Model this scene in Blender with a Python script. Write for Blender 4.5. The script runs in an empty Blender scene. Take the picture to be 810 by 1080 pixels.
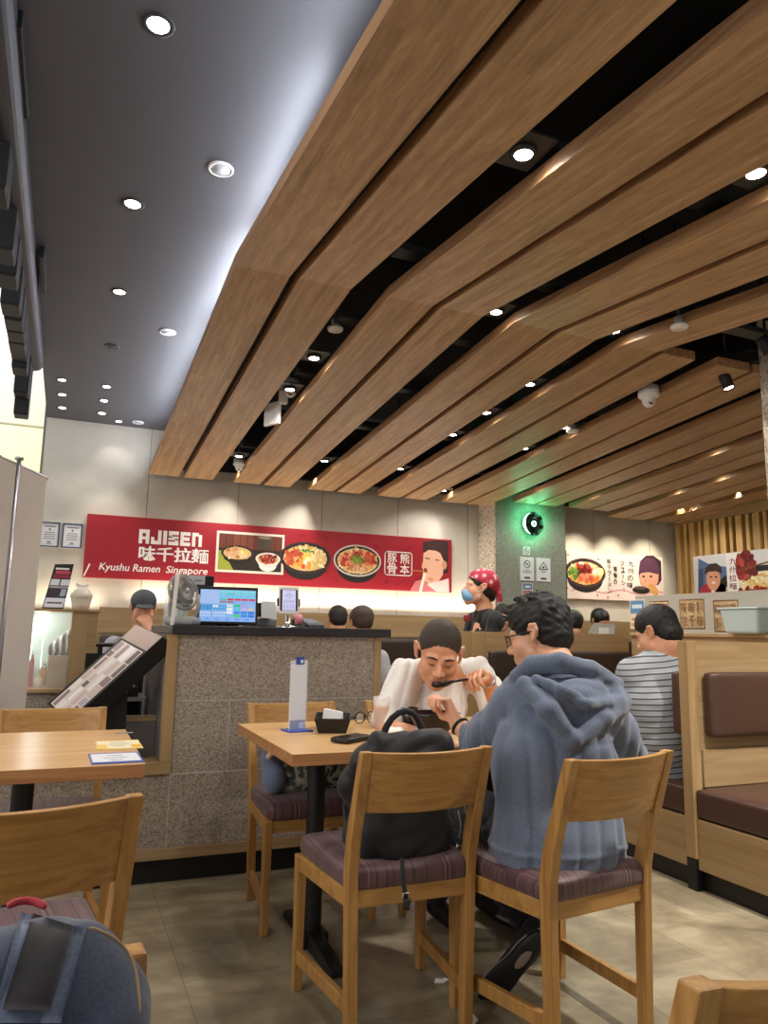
import bpy, bmesh, math, random
import numpy as np
from mathutils import Vector, Matrix, Euler
random.seed(7); np.random.seed(7)
PI = math.pi
SC = bpy.context.scene
COL = SC.collection

# ------------------------------------------------------------------ camera
HC = 1.15
FPX = 785.04
_pi, _ro, _ya = 0.15951, 0.018878, 0.397815
FW = Vector((math.sin(_ya)*math.cos(_pi), math.cos(_ya)*math.cos(_pi), math.sin(_pi)))
_r0 = Vector((math.cos(_ya), -math.sin(_ya), 0)); _u0 = _r0.cross(FW)
CR = _r0*math.cos(_ro) + _u0*math.sin(_ro); CU = CR.cross(FW)
cam_d = bpy.data.cameras.new('camera'); cam = bpy.data.objects.new('camera', cam_d); COL.objects.link(cam)
cam.matrix_world = Matrix(((CR.x, CU.x, -FW.x, 0), (CR.y, CU.y, -FW.y, 0), (CR.z, CU.z, -FW.z, HC), (0, 0, 0, 1)))
cam_d.sensor_fit = 'VERTICAL'; cam_d.sensor_height = 36.0; cam_d.lens = FPX*36.0/1080.0
cam_d.clip_start = 0.02; cam_d.clip_end = 100
SC.camera = cam

def ray(x, y): return FW + CR*((x-405)/FPX) - CU*((y-540)/FPX)
def at(x, y, Y=None, z=None, X=None):
    """the point of the room seen at a picture position, on a plane of known depth"""
    d = ray(x, y); o = Vector((0, 0, HC))
    t = Y/d.y if Y is not None else ((z-HC)/d.z if z is not None else X/d.x)
    return o + d*t

# ------------------------------------------------------------------ light and exposure
SC.view_settings.view_transform = 'Standard'; SC.view_settings.look = 'None'
SC.view_settings.gamma = 1.0; SC.view_settings.use_curve_mapping = False
SC.view_settings.exposure = 0.0
world = bpy.data.worlds.new('world'); SC.world = world; world.use_nodes = True
_bg = world.node_tree.nodes['Background']; _bg.inputs[0].default_value = (1.0, 0.96, 0.92, 1); _bg.inputs[1].default_value = 0.36

def lamp(name, kind, loc, energy, color=(1, 1, 1), rot=None, **kw):
    d = bpy.data.lights.new(name, kind); d.energy = energy; d.color = color
    for k, v in kw.items(): setattr(d, k, v)
    o = bpy.data.objects.new(name, d); o.location = loc
    if rot: o.rotation_euler = rot
    COL.objects.link(o); return o
def aim(o, tgt):
    o.rotation_euler = (Vector(tgt)-Vector(o.location)).to_track_quat('-Z', 'Y').to_euler()
WARM = (1.0, 0.86, 0.68); NEUT = (1.0, 0.94, 0.87); COOL = (0.72, 0.82, 1.0)
# ceiling downlights of the dining room; those behind the photographer too
DOWN = [(0.9, 0.2, 2.55), (2.2, 0.3, 2.55), (1.1, 1.5, 2.62), (2.7, 1.4, 2.6), (4.0, 1.5, 2.7)]
for i, p in enumerate(DOWN):
    lamp('downlight_lamp', 'SPOT', p, 235, NEUT, (0, 0, 0), spot_size=math.radians(115), spot_blend=0.8, shadow_soft_size=0.06)
# cool strip light in the cove over the first ceiling board, washing the dark ceiling
for (y0, y1, zz) in ((0.1, 1.1, 2.62), (1.1, 2.1, 2.70), (2.1, 3.1, 2.80), (3.2, 4.1, 2.82), (4.1, 5.0, 2.76), (5.0, 5.9, 2.70), (5.9, 6.8, 2.63)):
    l = lamp('cove_strip_light', 'AREA', (0.66, (y0+y1)/2, zz+0.045), 5.5*(y1-y0), (0.84, 0.89, 1.0), None, shape='RECTANGLE', size=0.03, size_y=y1-y0)
    l.rotation_euler = (0, math.radians(112), 0)
# warm strip light in the cove on top of the banquette along the back wall
lamp('cove_strip_light', 'AREA', (2.35, 6.90, 1.36), 20, (1.0, 0.88, 0.70), (PI, 0, 0), shape='RECTANGLE', size=3.6, size_y=0.04)
lamp('cove_strip_light', 'AREA', (6.0, 6.90, 1.30), 7, (1.0, 0.86, 0.66), (PI, 0, 0), shape='RECTANGLE', size=1.6, size_y=0.04)
lamp('cove_strip_light', 'AREA', (0.2, 6.90, 1.30), 4, (1.0, 0.84, 0.62), (PI, 0, 0), shape='RECTANGLE', size=0.9, size_y=0.04)

# ------------------------------------------------------------------ materials
def lin(c):
    if isinstance(c, str):
        c = tuple(int(c[i:i+2], 16)/255 for i in (0, 2, 4))
    return tuple((x/12.92 if x <= 0.04045 else ((x+0.055)/1.055)**2.4) for x in c) + (1.0,)
class NT:
    def __init__(s, name):
        s.m = bpy.data.materials.new(name); s.m.use_nodes = True; s.t = s.m.node_tree
        s.b = s.t.nodes['Principled BSDF']
    def n(s, typ, **kw):
        x = s.t.nodes.new(typ)
        for k, v in kw.items():
            if k.startswith('i_'):
                x.inputs[int(k[2:]) if k[2:].isdigit() else k[2:]].default_value = v
            else: setattr(x, k, v)
        return x
    def l(s, a, b): s.t.links.new(a, b)
    def coord(s, scale=(1, 1, 1), rot=(0, 0, 0), loc=(0, 0, 0)):
        c = s.n('ShaderNodeTexCoord'); m = s.n('ShaderNodeMapping')
        m.inputs['Scale'].default_value = scale; m.inputs['Rotation'].default_value = rot; m.inputs['Location'].default_value = loc
        s.l(c.outputs['Object'], m.inputs[0]); return m.outputs[0]
    def ramp(s, fac, stops):
        r = s.n('ShaderNodeValToRGB'); e = r.color_ramp.elements
        while len(e) < len(stops): e.new(0.5)
        for i, (p, c) in enumerate(stops): e[i].position = p; e[i].color = lin(c)
        s.l(fac, r.inputs[0]); return r.outputs[0]
    def mix(s, f, a, b, mode='MIX'):
        x = s.n('ShaderNodeMix', data_type='RGBA', blend_type=mode)
        for k, v in ((0, f), (6, a), (7, b)):
            if hasattr(v, 'links'): s.l(v, x.inputs[k])
            else: x.inputs[k].default_value = v
        return x.outputs[2]
    def bump(s, h, strength=0.2, dist=0.002):
        b = s.n('ShaderNodeBump'); b.inputs['Strength'].default_value = strength; b.inputs['Distance'].default_value = dist
        s.l(h, b.inputs['Height']); s.l(b.outputs[0], s.b.inputs['Normal'])
def plain(name, c, rough=0.5, metal=0.0, spec=None, var=0.0, vs=20, coat=0.0, sheen=0.0, emit=None, es=1.0):
    k = NT(name); k.b.inputs['Roughness'].default_value = rough; k.b.inputs['Metallic'].default_value = metal
    if spec is not None: k.b.inputs['Specular IOR Level'].default_value = spec
    if coat: k.b.inputs['Coat Weight'].default_value = coat
    if sheen: k.b.inputs['Sheen Weight'].default_value = sheen
    col = lin(c)
    if var:
        nz = k.n('ShaderNodeTexNoise', i_Scale=vs, i_Detail=4.0); k.l(k.coord(), nz.inputs['Vector'])
        lo = tuple(x*(1-var) for x in col[:3])+(1,); hi = tuple(min(1, x*(1+var)) for x in col[:3])+(1,)
        k.l(k.mix(nz.outputs['Fac'], lo, hi), k.b.inputs['Base Color'])
    else: k.b.inputs['Base Color'].default_value = col
    if emit: k.b.inputs['Emission Color'].default_value = lin(emit); k.b.inputs['Emission Strength'].default_value = es
    return k.m
def wood(name, c1, c2, axis='x', sc=1.0, rough=0.45, planks=None, contrast=0.5):
    k = NT(name); st = {'x': (1.2, 22, 22), 'y': (30, 0.55, 30), 'z': (22, 22, 1.2)}[axis]
    v = k.coord(tuple(a*sc*(1.0 if not planks or a < 5 else 1.6) for a in st))
    n1 = k.n('ShaderNodeTexNoise', i_Scale=1.0, i_Detail=6.0, i_Roughness=0.6, i_Distortion=0.6); k.l(v, n1.inputs['Vector'])
    v2 = k.coord(tuple(a*sc*5 for a in st)); n2 = k.n('ShaderNodeTexNoise', i_Scale=1.0, i_Detail=3.0); k.l(v2, n2.inputs['Vector'])
    m = k.n('ShaderNodeMath', operation='MULTIPLY_ADD'); k.l(n2.outputs['Fac'], m.inputs[0]); m.inputs[1].default_value = 0.35
    k.l(n1.outputs['Fac'], m.inputs[2])
    col = k.ramp(m.outputs[0], [(0.67-contrast*0.32, c2), (0.67+contrast*0.28, c1)])
    if planks:
        br = k.n('ShaderNodeTexBrick', offset=0.37, squash=1.0); br.inputs['Scale'].default_value = 1.0
        br.inputs['Color1'].default_value = (0.80, 0.79, 0.77, 1); br.inputs['Color2'].default_value = (1.08, 1.08, 1.08, 1)
        br.inputs['Mortar'].default_value = (0.7, 0.7, 0.7, 1); br.inputs['Mortar Size'].default_value = planks[2]
        br.inputs['Brick Width'].default_value = planks[0]; br.inputs['Row Height'].default_value = planks[1]; br.inputs['Bias'].default_value = 0.1
        cc = k.n('ShaderNodeTexCoord'); sp = k.n('ShaderNodeSeparateXYZ'); cb = k.n('ShaderNodeCombineXYZ')
        k.l(cc.outputs['Object'], sp.inputs[0])
        a = {'x': (0, 1), 'y': (1, 0), 'z': (2, 0)}[axis]
        k.l(sp.outputs[a[0]], cb.inputs[0]); k.l(sp.outputs[a[1]], cb.inputs[1]); k.l(cb.outputs[0], br.inputs['Vector'])
        col = k.mix(1.0, col, br.outputs['Color'], 'MULTIPLY')
    k.l(col, k.b.inputs['Base Color']); k.b.inputs['Roughness'].default_value = rough
    k.bump(n2.outputs['Fac'], 0.12, 0.001)
    return k.m
def concrete(name, c1, c2, rough=0.7, sc=1.4):
    k = NT(name); n1 = k.n('ShaderNodeTexNoise', i_Scale=sc, i_Detail=7.0, i_Roughness=0.6, i_Distortion=0.4); k.l(k.coord(), n1.inputs['Vector'])
    k.l(k.ramp(n1.outputs['Fac'], [(0.32, c2), (0.68, c1)]), k.b.inputs['Base Color']); k.b.inputs['Roughness'].default_value = rough
    return k.m
def terrazzo(name, base, dark, light, sc=150, rough=0.5):
    k = NT(name); v = k.coord()
    vo = k.n('ShaderNodeTexVoronoi', feature='F1'); vo.inputs['Scale'].default_value = sc; k.l(v, vo.inputs['Vector'])
    sp = k.n('ShaderNodeSeparateColor'); k.l(vo.outputs['Color'], sp.inputs[0])
    c = k.ramp(sp.outputs[0], [(0.0, dark), (0.22, dark), (0.34, base), (0.74, base), (0.9, light)])
    nz = k.n('ShaderNodeTexNoise', i_Scale=6.0, i_Detail=4.0); k.l(v, nz.inputs['Vector'])
    c = k.mix(0.25, c, k.ramp(nz.outputs['Fac'], [(0.3, dark), (0.7, light)]), 'MULTIPLY')
    k.l(c, k.b.inputs['Base Color']); k.b.inputs['Roughness'].default_value = rough
    return k.m
def glass(name, tint=(0.95, 0.98, 0.97, 1), rough=0.02, alpha=0.16):
    k = NT(name); k.b.inputs['Base Color'].default_value = tint; k.b.inputs['Roughness'].default_value = rough
    k.b.inputs['Alpha'].default_value = alpha; k.b.inputs['Specular IOR Level'].default_value = 0.8
    return k.m

M = {}
M['board'] = wood('ceiling_board_wood', 'CBA880', '8C6B49', 'y', 1.0, 0.45, planks=(0.9, 0.026, 0.0004), contrast=1.15)
M['board_edge'] = wood('ceiling_board_edge_wood', 'B58C63', '8C6642', 'y', 1.0, 0.5)
M['chair'] = wood('chair_oak', 'C29452', '976A35', 'x', 1.6, 0.38, contrast=0.7)
M['chair_leg'] = wood('chair_leg_oak', 'C09252', '966934', 'z', 1.6, 0.38, contrast=0.7)
M['table'] = wood('table_oak', 'E2BC86', 'C7955A', 'x', 1.1, 0.3, contrast=0.8)
M['table_edge'] = wood('table_edge_oak', 'B98656', '98683E', 'x', 1.4, 0.4)
M['booth'] = wood('booth_oak', 'B39870', '93764E', 'x', 0.9, 0.5, contrast=0.8)
M['booth_v'] = wood('booth_oak_upright', 'B5986C', '95774D', 'z', 0.9, 0.5, contrast=0.8)
M['booth_y'] = wood('booth_oak_side', 'B39870', '92754D', 'y', 0.9, 0.5, contrast=0.8)
M['slat'] = wood('slat_wood', 'D8B476', 'B58C50', 'z', 0.7, 0.5)
M['stone'] = terrazzo('counter_speckled_stone', 'AB9F91', '85796C', 'C2B7A9', 200)
M['stone2'] = terrazzo('pillar_speckled_stone', 'C4BAAA', '9B9080', 'E0D8CC', 60)
M['grout'] = plain('stone_joint', 'C9C2B6', 0.8)
M['wall'] = concrete('concrete_wall_panel', 'D6D1C4', 'BDB7AA')
M['wall_seam'] = plain('wall_seam_shadow_gap', '8C877C', 0.8)
M['greenwall'] = terrazzo('grey_green_stone_wall', '96988C', '84867B', 'A3A598', 110, 0.7)
M['dark_ceiling'] = plain('dark_grey_ceiling_paint', '4E4E53', 0.55, var=0.08, vs=2)
M['plenum'] = plain('black_open_ceiling', '0C0E12', 0.8)
M['blackbar'] = plain('dark_steel_bar', '2A2B2E', 0.5)
M['black'] = plain('matt_black', '111113', 0.5)
M['blackgloss'] = plain('gloss_black', '0D0D0F', 0.18)
M['blacktop'] = plain('black_stone_worktop', '26272A', 0.3, var=0.2, vs=90)
M['white'] = plain('white_plastic', 'E9E8E4', 0.35)
M['whitem'] = plain('white_matt', 'EDEBE6', 0.7)
M['offwhite'] = plain('ivory_ceramic', 'E8DECB', 0.3)
M['grey'] = plain('mid_grey_plastic', '8E9093', 0.45)
M['metal'] = plain('brushed_metal', 'B8B8BA', 0.32, 0.9)
M['chrome'] = plain('chrome', 'D8D8DA', 0.12, 1.0)
M['brownleather'] = plain('brown_leather', '4A332A', 0.38, var=0.12, vs=30)
M['darkleather'] = plain('dark_brown_leather', '33261F', 0.42, var=0.12, vs=30)
M['laminate'] = plain('dark_grey_laminate', '6E6B6B', 0.3)
M['lens'] = plain('lit_lamp_lens', 'FFFFFF', 0.5, emit='FFF6EA', es=22)
M['mall'] = plain('white_mall_wall', 'E8DED6', 0.8)
M['glass'] = glass('clear_glass')
M['acrylic'] = glass('clear_acrylic', (0.9, 0.95, 1, 1), 0.04, 0.2)
M['skin'] = None
def skin(name, c1, c2):
    k = NT(name); nz = k.n('ShaderNodeTexNoise', i_Scale=14.0, i_Detail=4.0); k.l(k.coord(), nz.inputs['Vector'])
    k.l(k.ramp(nz.outputs['Fac'], [(0.3, c2), (0.7, c1)]), k.b.inputs['Base Color'])
    k.b.inputs['Roughness'].default_value = 0.48; k.b.inputs['Subsurface Weight'].default_value = 0.12
    k.b.inputs['Subsurface Radius'].default_value = (0.012, 0.005, 0.003); k.b.inputs['Subsurface Scale'].default_value = 1.0
    return k.m
M['skin'] = skin('skin_light', 'DDA684', 'CF9270')
M['skin2'] = skin('skin_fair', 'E2AD8C', 'D59A78')
M['lips'] = plain('lips', 'A8605A', 0.45)
M['hair'] = plain('black_hair', '15120F', 0.42, var=0.5, vs=60)
def hair_mat(name, c1, c2, sc):
    k = NT(name); nz = k.n('ShaderNodeTexNoise', i_Scale=sc, i_Detail=5.0, i_Distortion=1.0); k.l(k.coord((1, 1, 0.35)), nz.inputs['Vector'])
    k.l(k.ramp(nz.outputs['Fac'], [(0.35, c2), (0.7, c1)]), k.b.inputs['Base Color']); k.b.inputs['Roughness'].default_value = 0.6
    k.bump(nz.outputs['Fac'], 0.9, 0.006); return k.m
M['hair_tuft'] = hair_mat('tousled_black_hair', '1E1915', '080706', 70)
M['hair_buzz'] = hair_mat('cropped_dark_hair', '4A3B30', '2B211A', 420)
def fabric(name, c1, c2, sc=120, rough=0.85, sheen=0.25):
    k = NT(name); v = k.coord(); nz = k.n('ShaderNodeTexNoise', i_Scale=sc, i_Detail=2.0); k.l(v, nz.inputs['Vector'])
    n2 = k.n('ShaderNodeTexNoise', i_Scale=5.0, i_Detail=4.0); k.l(v, n2.inputs['Vector'])
    mm = k.n('ShaderNodeMath', operation='MULTIPLY_ADD', i_1=0.5); k.l(n2.outputs['Fac'], mm.inputs[0]); 
    m2 = k.n('ShaderNodeMath', operation='MULTIPLY', i_1=0.5); k.l(nz.outputs['Fac'], m2.inputs[0]); k.l(m2.outputs[0], mm.inputs[2])
    k.l(k.ramp(mm.outputs[0], [(0.35, c2), (0.65, c1)]), k.b.inputs['Base Color'])
    k.b.inputs['Roughness'].default_value = rough; k.b.inputs['Sheen Weight'].default_value = sheen
    k.bump(nz.outputs['Fac'], 0.25, 0.001); return k.m
M['tee'] = fabric('white_cotton', 'EAE7E2', 'DBD7D1', 200)
M['hoodie'] = fabric('washed_blue_grey_cotton', '6C788C', '556174', 160)
M['jeans'] = fabric('dark_navy_denim', '1B2030', '12151F', 220)
M['blackcloth'] = fabric('black_cloth', '18181B', '0F0F12', 180, 0.8, 0.15)
M['packcloth'] = fabric('dark_navy_nylon', '13151B', '0B0C11', 200, 0.6, 0.1)
M['denim'] = fabric('denim_blue_canvas', '46536C', '303B50', 300)
M['denim_light'] = fabric('light_denim_webbing', '74819A', '5C6982', 260)
M['greytee'] = fabric('grey_cotton', 'A9A9AC', '8D8D92', 160)
def camo():
    k = NT('camouflage_cloth'); v = k.coord(); vo = k.n('ShaderNodeTexNoise', i_Scale=26.0, i_Detail=5.0, i_Distortion=1.2); k.l(v, vo.inputs['Vector'])
    k.l(k.ramp(vo.outputs['Fac'], [(0.36, '2C302B'), (0.47, '5E6558'), (0.53, '9C9C84'), (0.62, 'B9B7A4')]), k.b.inputs['Base Color']); k.b.inputs['Roughness'].default_value = 0.85
    return k.m
M['camo'] = camo()
def seat_fabric():
    k = NT('purple_brown_striped_seat_fabric'); v = k.coord((1, 1, 0.02))
    sp = k.n('ShaderNodeSeparateXYZ'); k.l(v, sp.inputs[0]); cb = k.n('ShaderNodeCombineXYZ'); k.l(sp.outputs[0], cb.inputs[0])
    n = k.n('ShaderNodeTexNoise', noise_dimensions='1D', i_Scale=1.0, i_Detail=3.0)
    mu = k.n('ShaderNodeMath', operation='MULTIPLY', i_1=130.0); k.l(sp.outputs[0], mu.inputs[0])
    tc = k.n('ShaderNodeTexCoord'); s2 = k.n('ShaderNodeSeparateXYZ'); k.l(tc.outputs['Normal'], s2.inputs[0]); ab = k.n('ShaderNodeMath', operation='ABSOLUTE'); k.l(s2.outputs[0], ab.inputs[0])
    gt = k.n('ShaderNodeMath', operation='GREATER_THAN', i_1=0.72); k.l(ab.outputs[0], gt.inputs[0]); my = k.n('ShaderNodeMath', operation='MULTIPLY'); k.l(gt.outputs[0], my.inputs[0]); y1 = k.n('ShaderNodeMath', operation='MULTIPLY', i_1=130.0); k.l(sp.outputs[1], y1.inputs[0]); k.l(y1.outputs[0], my.inputs[1])
    ad = k.n('ShaderNodeMath', operation='ADD'); k.l(mu.outputs[0], ad.inputs[0]); k.l(my.outputs[0], ad.inputs[1]); k.l(ad.outputs[0], n.inputs['W'])
    k.l(k.ramp(n.outputs['Fac'], [(0.28, '211819'), (0.42, '4B3336'), (0.52, '6B4A4C'), (0.62, '3F2E36'), (0.78, '8C6A62')]), k.b.inputs['Base Color'])
    k.b.inputs['Roughness'].default_value = 0.5; k.b.inputs['Sheen Weight'].default_value = 0.15
    return k.m
M['seat'] = seat_fabric()
def striped():
    k = NT('grey_white_striped_jersey'); c = k.n('ShaderNodeTexCoord'); sp = k.n('ShaderNodeSeparateXYZ'); k.l(c.outputs['Object'], sp.inputs[0])
    nz = k.n('ShaderNodeTexNoise', i_Scale=5.0); k.l(c.outputs['Object'], nz.inputs['Vector'])
    a = k.n('ShaderNodeMath', operation='MULTIPLY_ADD', i_1=0.02); k.l(nz.outputs['Fac'], a.inputs[0]); k.l(sp.outputs[2], a.inputs[2])
    b0 = k.n('ShaderNodeMath', operation='MULTIPLY_ADD', i_1=-0.14); k.l(sp.outputs[0], b0.inputs[0]); k.l(a.outputs[0], b0.inputs[2])
    b = k.n('ShaderNodeMath', operation='MULTIPLY', i_1=1/0.029); k.l(b0.outputs[0], b.inputs[0])
    f = k.n('ShaderNodeMath', operation='FRACT'); k.l(b.outputs[0], f.inputs[0])
    k.l(k.ramp(f.outputs[0], [(0.0, '4C5058'), (0.20, '4C5058'), (0.27, 'B0B5BA'), (0.62, '9DA3A9'), (0.93, 'A9AEB4'), (1.0, '4C5058')]), k.b.inputs['Base Color'])
    k.b.inputs['Roughness'].default_value = 0.8; return k.m
M['stripes'] = striped()
def floor_mat():
    k = NT('stone_look_floor_tile'); v = k.coord()
    br = k.n('ShaderNodeTexBrick', offset=0.5); br.inputs['Scale'].default_value = 1.0; br.inputs['Brick Width'].default_value = 0.9; br.inputs['Row Height'].default_value = 0.45
    br.inputs['Mortar Size'].default_value = 0.0016; br.inputs['Mortar'].default_value = lin('8C8474'); br.inputs['Bias'].default_value = 0.0
    br.inputs['Color1'].default_value = lin('B2A994'); br.inputs['Color2'].default_value = lin('BFB5A0'); k.l(k.coord((1, 1, 1), (0, 0, PI/2)), br.inputs['Vector'])
    n1 = k.n('ShaderNodeTexNoise', i_Scale=2.6, i_Detail=8.0, i_Roughness=0.62, i_Distortion=0.8); k.l(v, n1.inputs['Vector'])
    n2 = k.n('ShaderNodeTexNoise', i_Scale=1.0, i_Detail=6.0); k.l(k.coord((3, 14, 1)), n2.inputs['Vector'])
    c = k.mix(0.85, br.outputs['Color'], k.ramp(n1.outputs['Fac'], [(0.30, '857E70'), (0.48, 'C4BCAA'), (0.70, 'FFFBF0')]), 'MULTIPLY')
    c = k.mix(0.30, c, k.ramp(n2.outputs['Fac'], [(0.35, '8C8474'), (0.65, 'F5EEDF')]), 'MULTIPLY')
    k.l(c, k.b.inputs['Base Color']); k.b.inputs['Roughness'].default_value = 0.42
    k.bump(n1.outputs['Fac'], 0.15, 0.002); return k.m
M['floor'] = floor_mat()
_cols = {}
def flat(c, rough=0.6):
    if (c, rough) not in _cols: _cols[(c, rough)] = plain('ink_'+c.lower(), c, rough)
    return _cols[(c, rough)]

# ------------------------------------------------------------------ mesh building
def wmat(o):
    return (wmat(o.parent) @ o.matrix_parent_inverse if o.parent else Matrix.Identity(4)) @ o.matrix_basis
def attach(o, parent):
    """people are modelled in room coordinates; their parts keep them when parented"""
    o.parent = parent; r = parent
    while r.parent: r = r.parent
    if r.name.startswith('person'): o.matrix_parent_inverse = wmat(parent).inverted()
class MB:
    def __init__(s): s.v = []; s.f = []; s.mi = []; s.sm = []; s.mats = []
    def add(s, vs, fs, m=None, smooth=False, T=None):
        o = len(s.v); 
        if T is not None: vs = [T @ Vector(p) for p in vs]
        s.v += [tuple(p) for p in vs]
        if m not in s.mats: s.mats.append(m)
        i = s.mats.index(m)
        for f in fs: s.f.append(tuple(a+o for a in f)); s.mi.append(i); s.sm.append(smooth)
        return s
    def box(s, x0, x1, y0, y1, z0, z1, m=None, T=None):
        vs = [(x, y, z) for z in (z0, z1) for y in (y0, y1) for x in (x0, x1)]
        return s.add(vs, [(0, 2, 3, 1), (4, 5, 7, 6), (0, 1, 5, 4), (2, 6, 7, 3), (0, 4, 6, 2), (1, 3, 7, 5)], m, False, T)
    def hexa(s, p, m=None):   # p: 4 bottom corners (ccw), 4 top corners
        return s.add(p, [(3, 2, 1, 0), (4, 5, 6, 7), (0, 1, 5, 4), (1, 2, 6, 5), (2, 3, 7, 6), (3, 0, 4, 7)], m)
    def tube(s, pts, r, n=10, m=None, T=None, sq=None):
        pts = [Vector(p) for p in pts]; rs = r if isinstance(r, (list, tuple)) else [r]*len(pts)
        vs = []; fs = []; prev = None
        for i, p in enumerate(pts):
            d = (pts[min(i+1, len(pts)-1)]-pts[max(i-1, 0)]).normalized()
            if prev is None:
                a = Vector((0, 0, 1)) if abs(d.z) < 0.9 else Vector((1, 0, 0)); u = d.cross(a).normalized()
            else: u = (prev - d*prev.dot(d)).normalized()
            prev = u; w = d.cross(u)
            for k in range(n):
                t = 2*PI*k/n; vs.append(p + u*(math.cos(t)*rs[i]) + w*(math.sin(t)*rs[i]*(sq or 1)))
        for i in range(len(pts)-1):
            for k in range(n):
                k2 = (k+1) % n; fs.append((i*n+k, i*n+k2, (i+1)*n+k2, (i+1)*n+k))
        fs.append(tuple(range(n-1, -1, -1))); fs.append(tuple((len(pts)-1)*n+k for k in range(n)))
        return s.add(vs, fs, m, True, T)
    def lathe(s, prof, n=32, m=None, T=None, smooth=True, caps=False):
        vs = []; fs = []
        for (r, z) in prof:
            for k in range(n): t = 2*PI*k/n; vs.append((r*math.cos(t), r*math.sin(t), z))
        for i in range(len(prof)-1):
            for k in range(n): k2 = (k+1) % n; fs.append((i*n+k, i*n+k2, (i+1)*n+k2, (i+1)*n+k))
        if caps and prof[0][0] > 1e-6: fs.append(tuple(range(n-1, -1, -1)))
        if caps and prof[-1][0] > 1e-6: fs.append(tuple((len(prof)-1)*n+k for k in range(n)))
        return s.add(vs, fs, m, smooth, T)
    def prism(s, pts, a, b, m=None, T=None):  # polygon in xy from z=a to b
        n = len(pts); vs = [(x, y, a) for x, y in pts]+[(x, y, b) for x, y in pts]
        fs = [tuple(range(n-1, -1, -1)), tuple(range(n, 2*n))]+[(i, (i+1) % n, n+(i+1) % n, n+i) for i in range(n)]
        return s.add(vs, fs, m, False, T)
    def rbox(s, c, size, r, m=None, T=None, n=10, bulge=(0, 0, 0)):
        """rounded box; bulge puffs each pair of faces outward"""
        h = [x/2 for x in size]; vs = []; fs = []; idx = {}
        def vert(p):
            k = tuple(round(a, 5) for a in p)
            if k in idx: return idx[k]
            q = Vector([p[i]*h[i] for i in range(3)])
            inner = Vector([max(-(h[i]-r), min(h[i]-r, q[i])) for i in range(3)])
            d = q-inner
            if d.length > 1e-9: q = inner + d.normalized()*r
            for i in range(3):
                j, l = (i+1) % 3, (i+2) % 3
                q[i] += bulge[i]*p[i]*max(0, 1-p[j]**2)*max(0, 1-p[l]**2)
            idx[k] = len(vs); vs.append(q+Vector(c)); return idx[k]
        g = [-1+2*i/n for i in range(n+1)]
        g = [math.sin(x*PI/2)*0.6+x*0.4 for x in g]
        for ax in range(3):
            for sg in (-1, 1):
                for i in range(n):
                    for j in range(n):
                        q = []
                        for (a, b) in ((i, j), (i+1, j), (i+1, j+1), (i, j+1)):
                            p = [0, 0, 0]; p[ax] = sg; p[(ax+1) % 3] = g[a]; p[(ax+2) % 3] = g[b]; q.append(vert(p))
                        if sg < 0: q.reverse()
                        if len(set(q)) > 2: fs.append(tuple(dict.fromkeys(q)))
        return s.add(vs, fs, m, True, T)
    def build(s, name, m=None, parent=None, loc=None, bev=0, rotz=None, seg=2, sub=0):
        me = bpy.data.meshes.new(name); me.from_pydata([tuple(v) for v in s.v], [], s.f)
        mats = s.mats or [m]
        for x in mats: me.materials.append(x or m)
        me.polygons.foreach_set('material_index', s.mi); me.polygons.foreach_set('use_smooth', s.sm)
        me.update()
        o = bpy.data.objects.new(name, me); COL.objects.link(o)
        if parent: attach(o, parent)
        if loc is not None: o.location = loc
        if rotz is not None: o.rotation_euler = (0, 0, rotz)
        if bev:
            b = o.modifiers.new('bevel', 'BEVEL'); b.width = bev; b.segments = seg; b.limit_method = 'ANGLE'; b.angle_limit = math.radians(40)
        if sub:
            b = o.modifiers.new('sub', 'SUBSURF'); b.levels = sub; b.render_levels = sub
        return o
def tag(o, label=None, cat=None, group=None, kind=None):
    if label: o['label'] = label
    if cat: o['category'] = cat
    if group: o['group'] = group
    if kind: o['kind'] = kind
    return o
def empty(name, loc=(0, 0, 0), rz=0, label=None, cat=None, group=None):
    o = bpy.data.objects.new(name, None); COL.objects.link(o); o.location = loc; o.rotation_euler = (0, 0, rz); o.empty_display_size = 0.05
    return tag(o, label, cat, group)
def copy_tree(o, parent=None):
    c = o.copy(); COL.objects.link(c)
    if parent: c.parent = parent
    for ch in [x for x in COL.objects if x.parent == o]: copy_tree(ch, c)
    return c
def struct(o): o['kind'] = 'structure'; return o
def TRS(loc, rz=0, rx=0, ry=0, s=1.0):
    return Matrix.Translation(Vector(loc)) @ Matrix.Rotation(rz, 4, 'Z') @ Matrix.Rotation(ry, 4, 'Y') @ Matrix.Rotation(rx, 4, 'X') @ Matrix.Scale(s, 4)

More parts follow.
